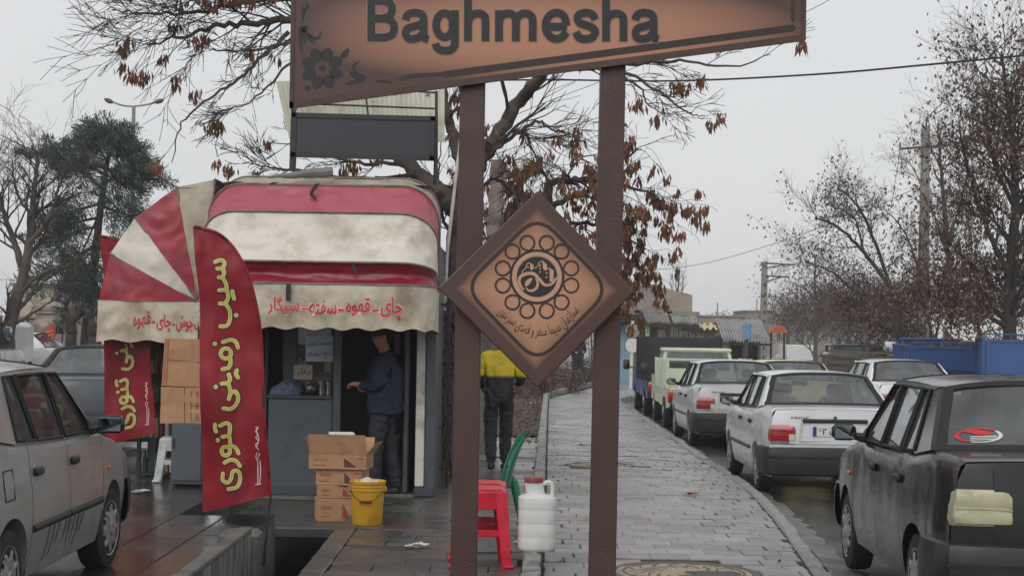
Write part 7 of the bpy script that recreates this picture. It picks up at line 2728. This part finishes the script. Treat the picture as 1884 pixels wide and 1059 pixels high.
# ---- seed-laden tree behind the diamond board
y2 = 25
SEED = [
    ([(1108, 720, y2), (1111, 600, y2), (1104, 510, y2), (1050, 455, y2), (1012, 405, y2), (1009, 336, y2)], .12, .07, 4, .6),
    ([(1009, 338, y2), (1040, 332, y2), (1080, 330, y2 - .2), (1118, 318, y2 - .3), (1150, 290, y2 - .3), (1180, 275, y2 - .3)], .06, .012, 26, .75),
    ([(1010, 380, y2), (1060, 360, y2 - .2), (1120, 345, y2 - .3), (1180, 350, y2 - .4), (1215, 370, y2 - .5)], .05, .010, 26, .75),
    ([(1010, 420, y2), (1070, 410, y2 + .2), (1120, 420, y2 + .2), (1160, 440, y2 + .2), (1190, 470, y2 + .2)], .04, .008, 22, .65),
    ([(1010, 400, y2), (985, 370, y2 + .3), (950, 350, y2 + .3), (925, 370, y2 + .3)], .04, .008, 20, .6),
    ([(1009, 345, y2), (1000, 320, y2), (960, 300, y2)], .03, .008, 8, .5),
    ([(1008, 480, y2), (1060, 470, y2), (1120, 480, y2), (1165, 520, y2)], .03, .006, 16, .6),
]
limbs_tree('seed_tree', 'tree hung with brown seed bunches behind the diamond board', 0, SEED, 8, m_barkd, dict(lev=1, droop=-.22, kids=(5, 3), up=.1, spread=.8, shrink=.6), m_seed, bunches(.24, 9, 16, .15, .024))
# pale pruned trunk between the posts
t = limbs_tree('pruned_tree', 'pale pruned tree trunk between the sign posts', 0, [([(898, 700, 23), (902, 560, 23), (908, 440, 23), (914, 370, 23), (916, 296, 23)], .14, .10, 0, 0), ([(914, 370, 23), (926, 340, 23), (930, 300, 23)], .04, .02, 5, .5), ([(910, 420, 23), (885, 390, 23), (872, 350, 23)], .04, .02, 5, .5)], 9, m_barkp, dict(lev=1, kids=(3, 2), up=.5))
# ---- right-hand roadside trees
def leafcloud(prob, n0, n1, sz=.10, sp=.16):
    def f(rg, lf_, tips):
        for (p, d) in tips:
            pr = prob(p) if callable(prob) else prob
            if rg.random() > pr:
                continue
            for k in range(rg.randint(n0, n1)):
                a = p + V((rg.gauss(0, sp), rg.gauss(0, sp), rg.gauss(-.06, sp)))
                leaf(lf_, a, V((rg.gauss(0, .6), rg.gauss(0, .6), -.8)).normalized(), sz * rg.uniform(.7, 1.3), sz * .28, rg)
    return f
ya = 57
zA = P(1600, 480, ya).z
RA = [
    ([(1742, 690, ya), (1725, 640, ya), (1690, 585, ya), (1640, 530, ya), (1590, 465, ya), (1545, 420, ya - .5), (1500, 400, ya - 1)], .13, .03, 26, 1.5),
    ([(1690, 585, ya), (1640, 555, ya + .5), (1580, 540, ya + 1), (1530, 500, ya + 1), (1480, 480, ya + 1)], .07, .02, 26, 1.4),
    ([(1640, 530, ya), (1600, 420, ya), (1570, 370, ya), (1540, 345, ya)], .07, .02, 20, 1.1),
    ([(1590, 465, ya), (1570, 400, ya + .5), (1520, 375, ya + .5)], .05, .012, 14, .9),
    ([(1725, 640, ya), (1680, 640, ya + .5), (1620, 600, ya + .5), (1560, 570, ya + .5)], .06, .02, 24, 1.2),
    ([(1700, 600, ya), (1690, 500, ya), (1660, 420, ya), (1620, 380, ya)], .06, .012, 20, 1.1),
]
limbs_tree('roadside_tree', 'spreading tree with curved twigs and red-brown leaves left of the tall utility pole', -.12, RA, 12, m_barkd, dict(lev=2, droop=.05, kids=(7, 5), up=.35, spread=.75, shrink=.6), m_rleaf, leafcloud(lambda p: .34 if p.z < zA - .9 else .06, 2, 5, .13, .16), group='roadside trees on the right')
yb = 64
RB = [
    ([(1752, 690, yb), (1748, 560, yb), (1742, 440, yb), (1735, 350, yb), (1728, 270, yb), (1725, 232, yb)], .15, .02, 30, 1.5),
    ([(1745, 480, yb), (1720, 400, yb), (1690, 330, yb), (1668, 290, yb)], .05, .012, 20, 1.2),
    ([(1744, 450, yb), (1765, 380, yb), (1780, 310, yb), (1785, 260, yb)], .05, .012, 20, 1.2),
]
limbs_tree('roadside_tree', 'slim upright bare tree just behind the tall utility pole', -.12, RB, 13, m_bark, dict(lev=2, droop=.05, kids=(5, 4), up=.6, spread=.55, shrink=.6), m_bleaf, leafcloud(.08, 1, 3, .12), group='roadside trees on the right')
yc = 41
zC = P(1850, 460, yc).z
RC = [
    ([(1862, 700, yc), (1858, 600, yc), (1862, 480, yc), (1868, 360, yc), (1860, 240, yc), (1850, 150, yc), (1842, 95, yc)], .2, .025, 44, 1.6),
    ([(1862, 520, yc), (1820, 430, yc), (1790, 340, yc), (1770, 270, yc), (1765, 230, yc)], .08, .015, 34, 1.4),
    ([(1862, 560, yc), (1810, 510, yc + .4), (1770, 470, yc + .4), (1740, 440, yc)], .08, .015, 34, 1.3),
    ([(1866, 420, yc), (1900, 330, yc), (1920, 240, yc), (1930, 140, yc)], .08, .015, 34, 1.5),
    ([(1862, 560, yc), (1910, 500, yc), (1950, 440, yc)], .08, .02, 26, 1.4),
    ([(1860, 610, yc), (1800, 570, yc), (1750, 560, yc), (1710, 540, yc)], .07, .015, 30, 1.1),
    ([(1866, 380, yc), (1830, 300, yc - .4), (1815, 200, yc - .4), (1830, 120, yc)], .06, .012, 30, 1.2),
]
limbs_tree('roadside_tree', 'tall dense tree with brown leaves at the right edge', -.12, RC, 14, m_barkd, dict(lev=2, droop=.03, kids=(7, 5), up=.35, spread=.75, shrink=.58), m_bleaf, leafcloud(lambda p: .30 if p.z < zC - .3 else .16, 1, 4, .13, .16), group='roadside trees on the right')
# lower leafy saplings behind the trucks
for k, (px, y, top, w_) in enumerate(((1600, 58, 520, 50), (1660, 52, 500, 50), (1800, 50, 520, 45), (1850, 47, 500, 40), (1900, 52, 520, 45))):
    rgk = random.Random(40 + k)
    L_ = [([(px, 680, y), (px + 2, 620, y), (px - 2, 570, y), (px, top, y)], .09, .02, 26, 1.3), ([(px, 600, y), (px - w_ * .6, 560, y), (px - w_, 540, y)], .04, .012, 16, 1.0), ([(px, 600, y), (px + w_ * .6, 560, y), (px + w_, 535, y)], .04, .012, 16, 1.0)]
    limbs_tree('leafy_tree', ['red-brown leafy tree behind the crouching man on the load', 'red-brown leafy tree behind the left blue truck', 'brown leafy tree behind the middle of the blue trucks', 'brown leafy tree above the right blue truck', 'brown leafy tree at the right edge behind the blue truck'][k], 0, L_, 50 + k, m_barkd, dict(lev=1, droop=-.1, kids=(4, 3), up=.2), m_rleaf if k < 2 else m_bleaf, leafcloud(.26, 3, 6, .12, .24), group='leafy brown trees behind the trucks')
# far trees down the road
for k, (px, y, top, w_) in enumerate(((1500, 110, 500, 40), (1450, 125, 560, 26), (1545, 130, 540, 34), (1585, 150, 560, 34), (1475, 160, 570, 30), (1625, 135, 560, 30), (1530, 190, 585, 30), (1600, 200, 585, 34), (1500, 98, 470, 20), (1560, 100, 560, 26))):
    L_ = [([(px, 650, y), (px + 1, 610, y), (px - 1, (610 + top) / 2, y), (px, top, y)], .16, .03, 30, 2.6 * w_ / 34 * y / 120), ([(px, 620, y), (px - w_ * .6, 590, y), (px - w_, 570, y)], .08, .02, 14, 1.9 * y / 120), ([(px, 620, y), (px + w_ * .6, 590, y), (px + w_, 565, y)], .08, .02, 14, 1.9 * y / 120)]
    limbs_tree('distant_tree', 'bare distant tree in the hazy row down the road', -2.4, L_, 70 + k, m_bark, dict(lev=1, droop=.0, kids=(7, 5), up=.5, spread=.7, rk=.5, shrink=.65), m_rleaf, leafcloud(.25, 2, 4, .22, .3), group='hazy trees down the road')
for k, (px, y, top) in enumerate(((1247, 78, 500),)):
    L_ = [([(px, 640, y), (px, 570, y), (px + 2, top, y)], .1, .02, 14, 1.2), ([(px + 2, 570, y), (px + 8, 530, y), (px + 12, 505, y)], .04, .01, 8, .8), ([(px, 570, y), (px - 8, 540, y), (px - 14, 520, y)], .04, .01, 8, .8)]
    limbs_tree('distant_tree', 'bare twiggy treetop showing above the beige flat-roofed house', 0, L_, 90, m_bark, dict(lev=1, droop=.3, kids=(3, 2), up=1.2, spread=.35))
# bushes in the bed beyond the left paving
for k, (px, py, y, r_) in enumerate(((955, 700, 44, .7), (985, 700, 46, .6), (1020, 698, 50, .7), (1048, 702, 47, .5), (925, 705, 42, .6), (1080, 702, 54, .7), (1000, 715, 43, .5))):
    rgk = random.Random(110 + k)
    c_ = P(px, py, y)
    tw, lf_, tips = MB(), MB(), []
    for q in range(16):
        a = rgk.uniform(0, 6.28)
        grow(rgk, tw, tips, V((c_.x, y, .03)), V((math.cos(a) * .5, math.sin(a) * .5, 1)).normalized(), r_ * rgk.uniform(.9, 1.5), .012, 0, 1, -.1, .7, 3, 4, (4,), .6)
    t = thing('brown_bush', 'low brown winter bush in the littered bed beyond the left paving', 'bush', (c_.x, y, .03), 0, 'brown bushes in the bed')
    tag(tw.build('twigs', m_twig, t), kind='stuff')
    leafcloud(.9, 3, 7, .07, .1)(rgk, lf_, tips)
    tag(lf_.build('leaves', m_rleaf, t), kind='stuff')
# small trunks in the bed
for k, (px, y, top) in enumerate(((990, 33, 560), (1088, 56, 560), (1070, 60, 575), (945, 50, 560))):
    limbs_tree('young_tree', ['thin young trunk directly under the diamond board', 'young trunk beside the right sign post near the far pedestrian', 'young tree behind the far pedestrian', 'young tree behind the man in yellow'][k], 0, [([(px, 700, y), (px + 1, 650, y), (px, 600, y), (px + 2, top - 80, y)], .05 if k else .022, .014, 12, .9)], 130 + k, m_bark, dict(lev=1, droop=.1, kids=(3, 2), up=.8, t0=.6), m_seed, bunches(.3, 5, 9, .12, .016), group='young trees in the bed')
# ---- left-hand trees
yp = 44
def pine():
    rg = random.Random(31)
    tr, tw, lf_ = MB(), MB(), MB()
    c = catmull([P(155, 690, yp), P(160, 600, yp), P(172, 500, yp), P(183, 400, yp), P(194, 320, yp), P(202, 275, yp), P(204, 250, yp)], 6)
    tr.tube(c, [.17 * (1 - .85 * i / (len(c) - 1)) for i in range(len(c))], 8)
    def tuft(p, d, n, s):
        for k in range(n):
            v_ = (d * .7 + V((rg.gauss(0, .6), rg.gauss(0, .6), rg.gauss(.25, .5)))).normalized()
            q = p + V((rg.gauss(0, s * .5), rg.gauss(0, s * .5), rg.gauss(0, s * .35)))
            lf_.add([q, q + v_ * .2 + V((.012, 0, .008)), q + v_ * .2 - V((.012, 0, .008))], [(0, 1, 2)])
    limbs = [(.42, (60, 530), .05), (.44, (270, 480), .05), (.50, (110, 420), .05), (.54, (285, 420), .05), (.47, (90, 470), .05), (.60, (70, 285), .05), (.62, (265, 300), .045), (.66, (120, 320), .04), (.70, (240, 350), .04), (.74, (150, 260), .035), (.78, (245, 285), .035), (.84, (172, 275), .03), (.88, (232, 280), .03), (.93, (192, 258), .02), (.93, (220, 258), .02), (.38, (110, 600), .05), (.36, (230, 560), .05), (.55, (60, 440), .05), (.40, (150, 560), .04), (.46, (220, 520), .04), (.58, (230, 400), .04), (.52, (135, 500), .04), (.66, (285, 330), .04), (.7, (95, 290), .035), (.33, (200, 590), .04)]
    for (t, (px, py), r_) in limbs:
        q, dd = along(c, t)
        e = P(px, py, yp + rg.uniform(-1.6, 1.6))
        m1 = q.lerp(e, .5) + V((0, 0, rg.uniform(-.1, .25)))
        b_ = catmull([q, m1, e], 5)
        tw.tube(b_, [r_ * (1 - .8 * i / (len(b_) - 1)) for i in range(len(b_))], 5, cap=False)
        for k in range(24):
            tt = rg.uniform(.25, 1)
            s_, d_ = along(b_, tt)
            nd = (d_ * .6 + V((rg.gauss(0, .6), rg.gauss(0, .6), rg.gauss(.1, .45)))).normalized()
            L = rg.uniform(.25, .65)
            tw.tube([s_, s_ + nd * L * .5 + V((0, 0, .03)), s_ + nd * L], [.012, .009, .005], 3, cap=False)
            tuft(s_ + nd * L * .6, nd, 26, .15)
            tuft(s_ + nd * L, nd, 30, .13)
    tuft(c[-1], V((0, 0, 1)), 40, .10)
    t = thing('pine_tree', 'tall dark pine tree left of the kiosk', 'tree', (c[0].x, yp, .08))
    tr.build('trunk', m_barkd, t, True, 60)
    tag(tw.build('branches', m_barkd, t), kind='stuff')
    tag(lf_.build('needles', m_needle, t), kind='stuff')
pine()
yl = 40
LB = [
    ([(12, 690, yl), (18, 600, yl), (38, 520, yl), (52, 460, yl), (60, 390, yl), (66, 330, yl), (70, 285, yl)], .2, .03, 26, 1.3),
    ([(45, 500, yl), (20, 430, yl), (0, 370, yl), (-10, 300, yl)], .1, .02, 20, 1.3),
    ([(52, 450, yl), (90, 400, yl), (110, 340, yl), (120, 300, yl)], .07, .015, 20, 1.1),
    ([(58, 400, yl), (30, 350, yl), (22, 290, yl)], .05, .012, 16, 1.0),
    ([(35, 540, yl), (80, 500, yl), (120, 490, yl), (150, 470, yl)], .06, .012, 12, .9),
    ([(20, 600, yl), (70, 570, yl), (110, 545, yl)], .05, .012, 8, .8),
]
limbs_tree('bare_tree', 'bare grey tree with fine twigs at the left edge', .08, LB, 22, m_bark, dict(lev=2, droop=.03, kids=(5, 4), up=.4, spread=.65, shrink=.6))
# pruned knobbly tree
t = limbs_tree('pollard_tree', 'short pollarded tree with knobbly stubs in front of the pine trunk', .08, [([(131, 690, 38), (131, 630, 38), (130, 590, 38)], .14, .13, 0, 0), ([(130, 592, 38), (120, 580, 38), (118, 573, 38)], .1, .11, 3, .4), ([(131, 592, 38), (144, 578, 38), (150, 566, 38)], .1, .12, 3, .4), ([(150, 570, 38), (143, 562, 38)], .09, .08, 0, 0)], 25, m_barkd, dict(lev=1, kids=(2, 1), up=1))
limbs_tree('pollard_tree', 'stumpy dark trunk against the left awning valance', .08, [([(174, 690, 34), (174, 640, 34), (173, 600, 34)], .16, .14, 0, 0), ([(173, 602, 34), (165, 585, 34), (162, 570, 34)], .09, .06, 3, .5)], 26, m_barkd, dict(lev=1, kids=(2, 1), up=1))

# ---- hazy belt of trees closing the view
rg = random.Random(99)
bl, bw = MB(), MB()
for k in range(420):
    x, y = rg.uniform(-190, 190), rg.uniform(255, 300)
    h = rg.uniform(4.5, 9)
    z0 = -3.2
    bw.tube([V((x, y, z0)), V((x + rg.gauss(0, .3), y, z0 + h * .6)), V((x + rg.gauss(0, .6), y, z0 + h))], [.2, .12, .03], 4, cap=False)
    for q in range(26):
        p = V((x + rg.gauss(0, 1.3), y + rg.gauss(0, 1.3), z0 + h * rg.uniform(.35, 1)))
        e = p + V((rg.gauss(0, 1), rg.gauss(0, 1), rg.uniform(.2, 1.3)))
        bw.tube([p, e], [.07, .03], 3, cap=False)
    for q in range(30):
        leaf(bl, V((x + rg.gauss(0, 1.4), y + rg.gauss(0, 1.2), z0 + h * rg.uniform(.3, 1))), V((rg.gauss(0, 1), rg.gauss(0, 1), rg.gauss(0, 1))).normalized(), .9, .22, rg)
tag(bw.build('far_wood', m_bark), kind='stuff')
tag(bl.build('far_foliage', m_rleaf), kind='stuff')

# ================================================================== HAZE
HZ_ = MB().bbox((-320, -60, -5.5), (320, 520, 14)).build('haze', None)
hm = bpy.data.materials.new('thin winter haze')
hm.use_nodes = True
hn, hl_ = hm.node_tree.nodes, hm.node_tree.links
hn.remove(hn['Principled BSDF'])
pv = hn.new('ShaderNodeVolumePrincipled')
pv.inputs['Color'].default_value = (.93, .95, .97, 1)
pv.inputs['Density'].default_value = .0011
pv.inputs['Anisotropy'].default_value = .2
hl_.new(pv.outputs[0], hn['Material Output'].inputs['Volume'])
HZ_.data.materials.append(hm)
tag(HZ_, kind='stuff')
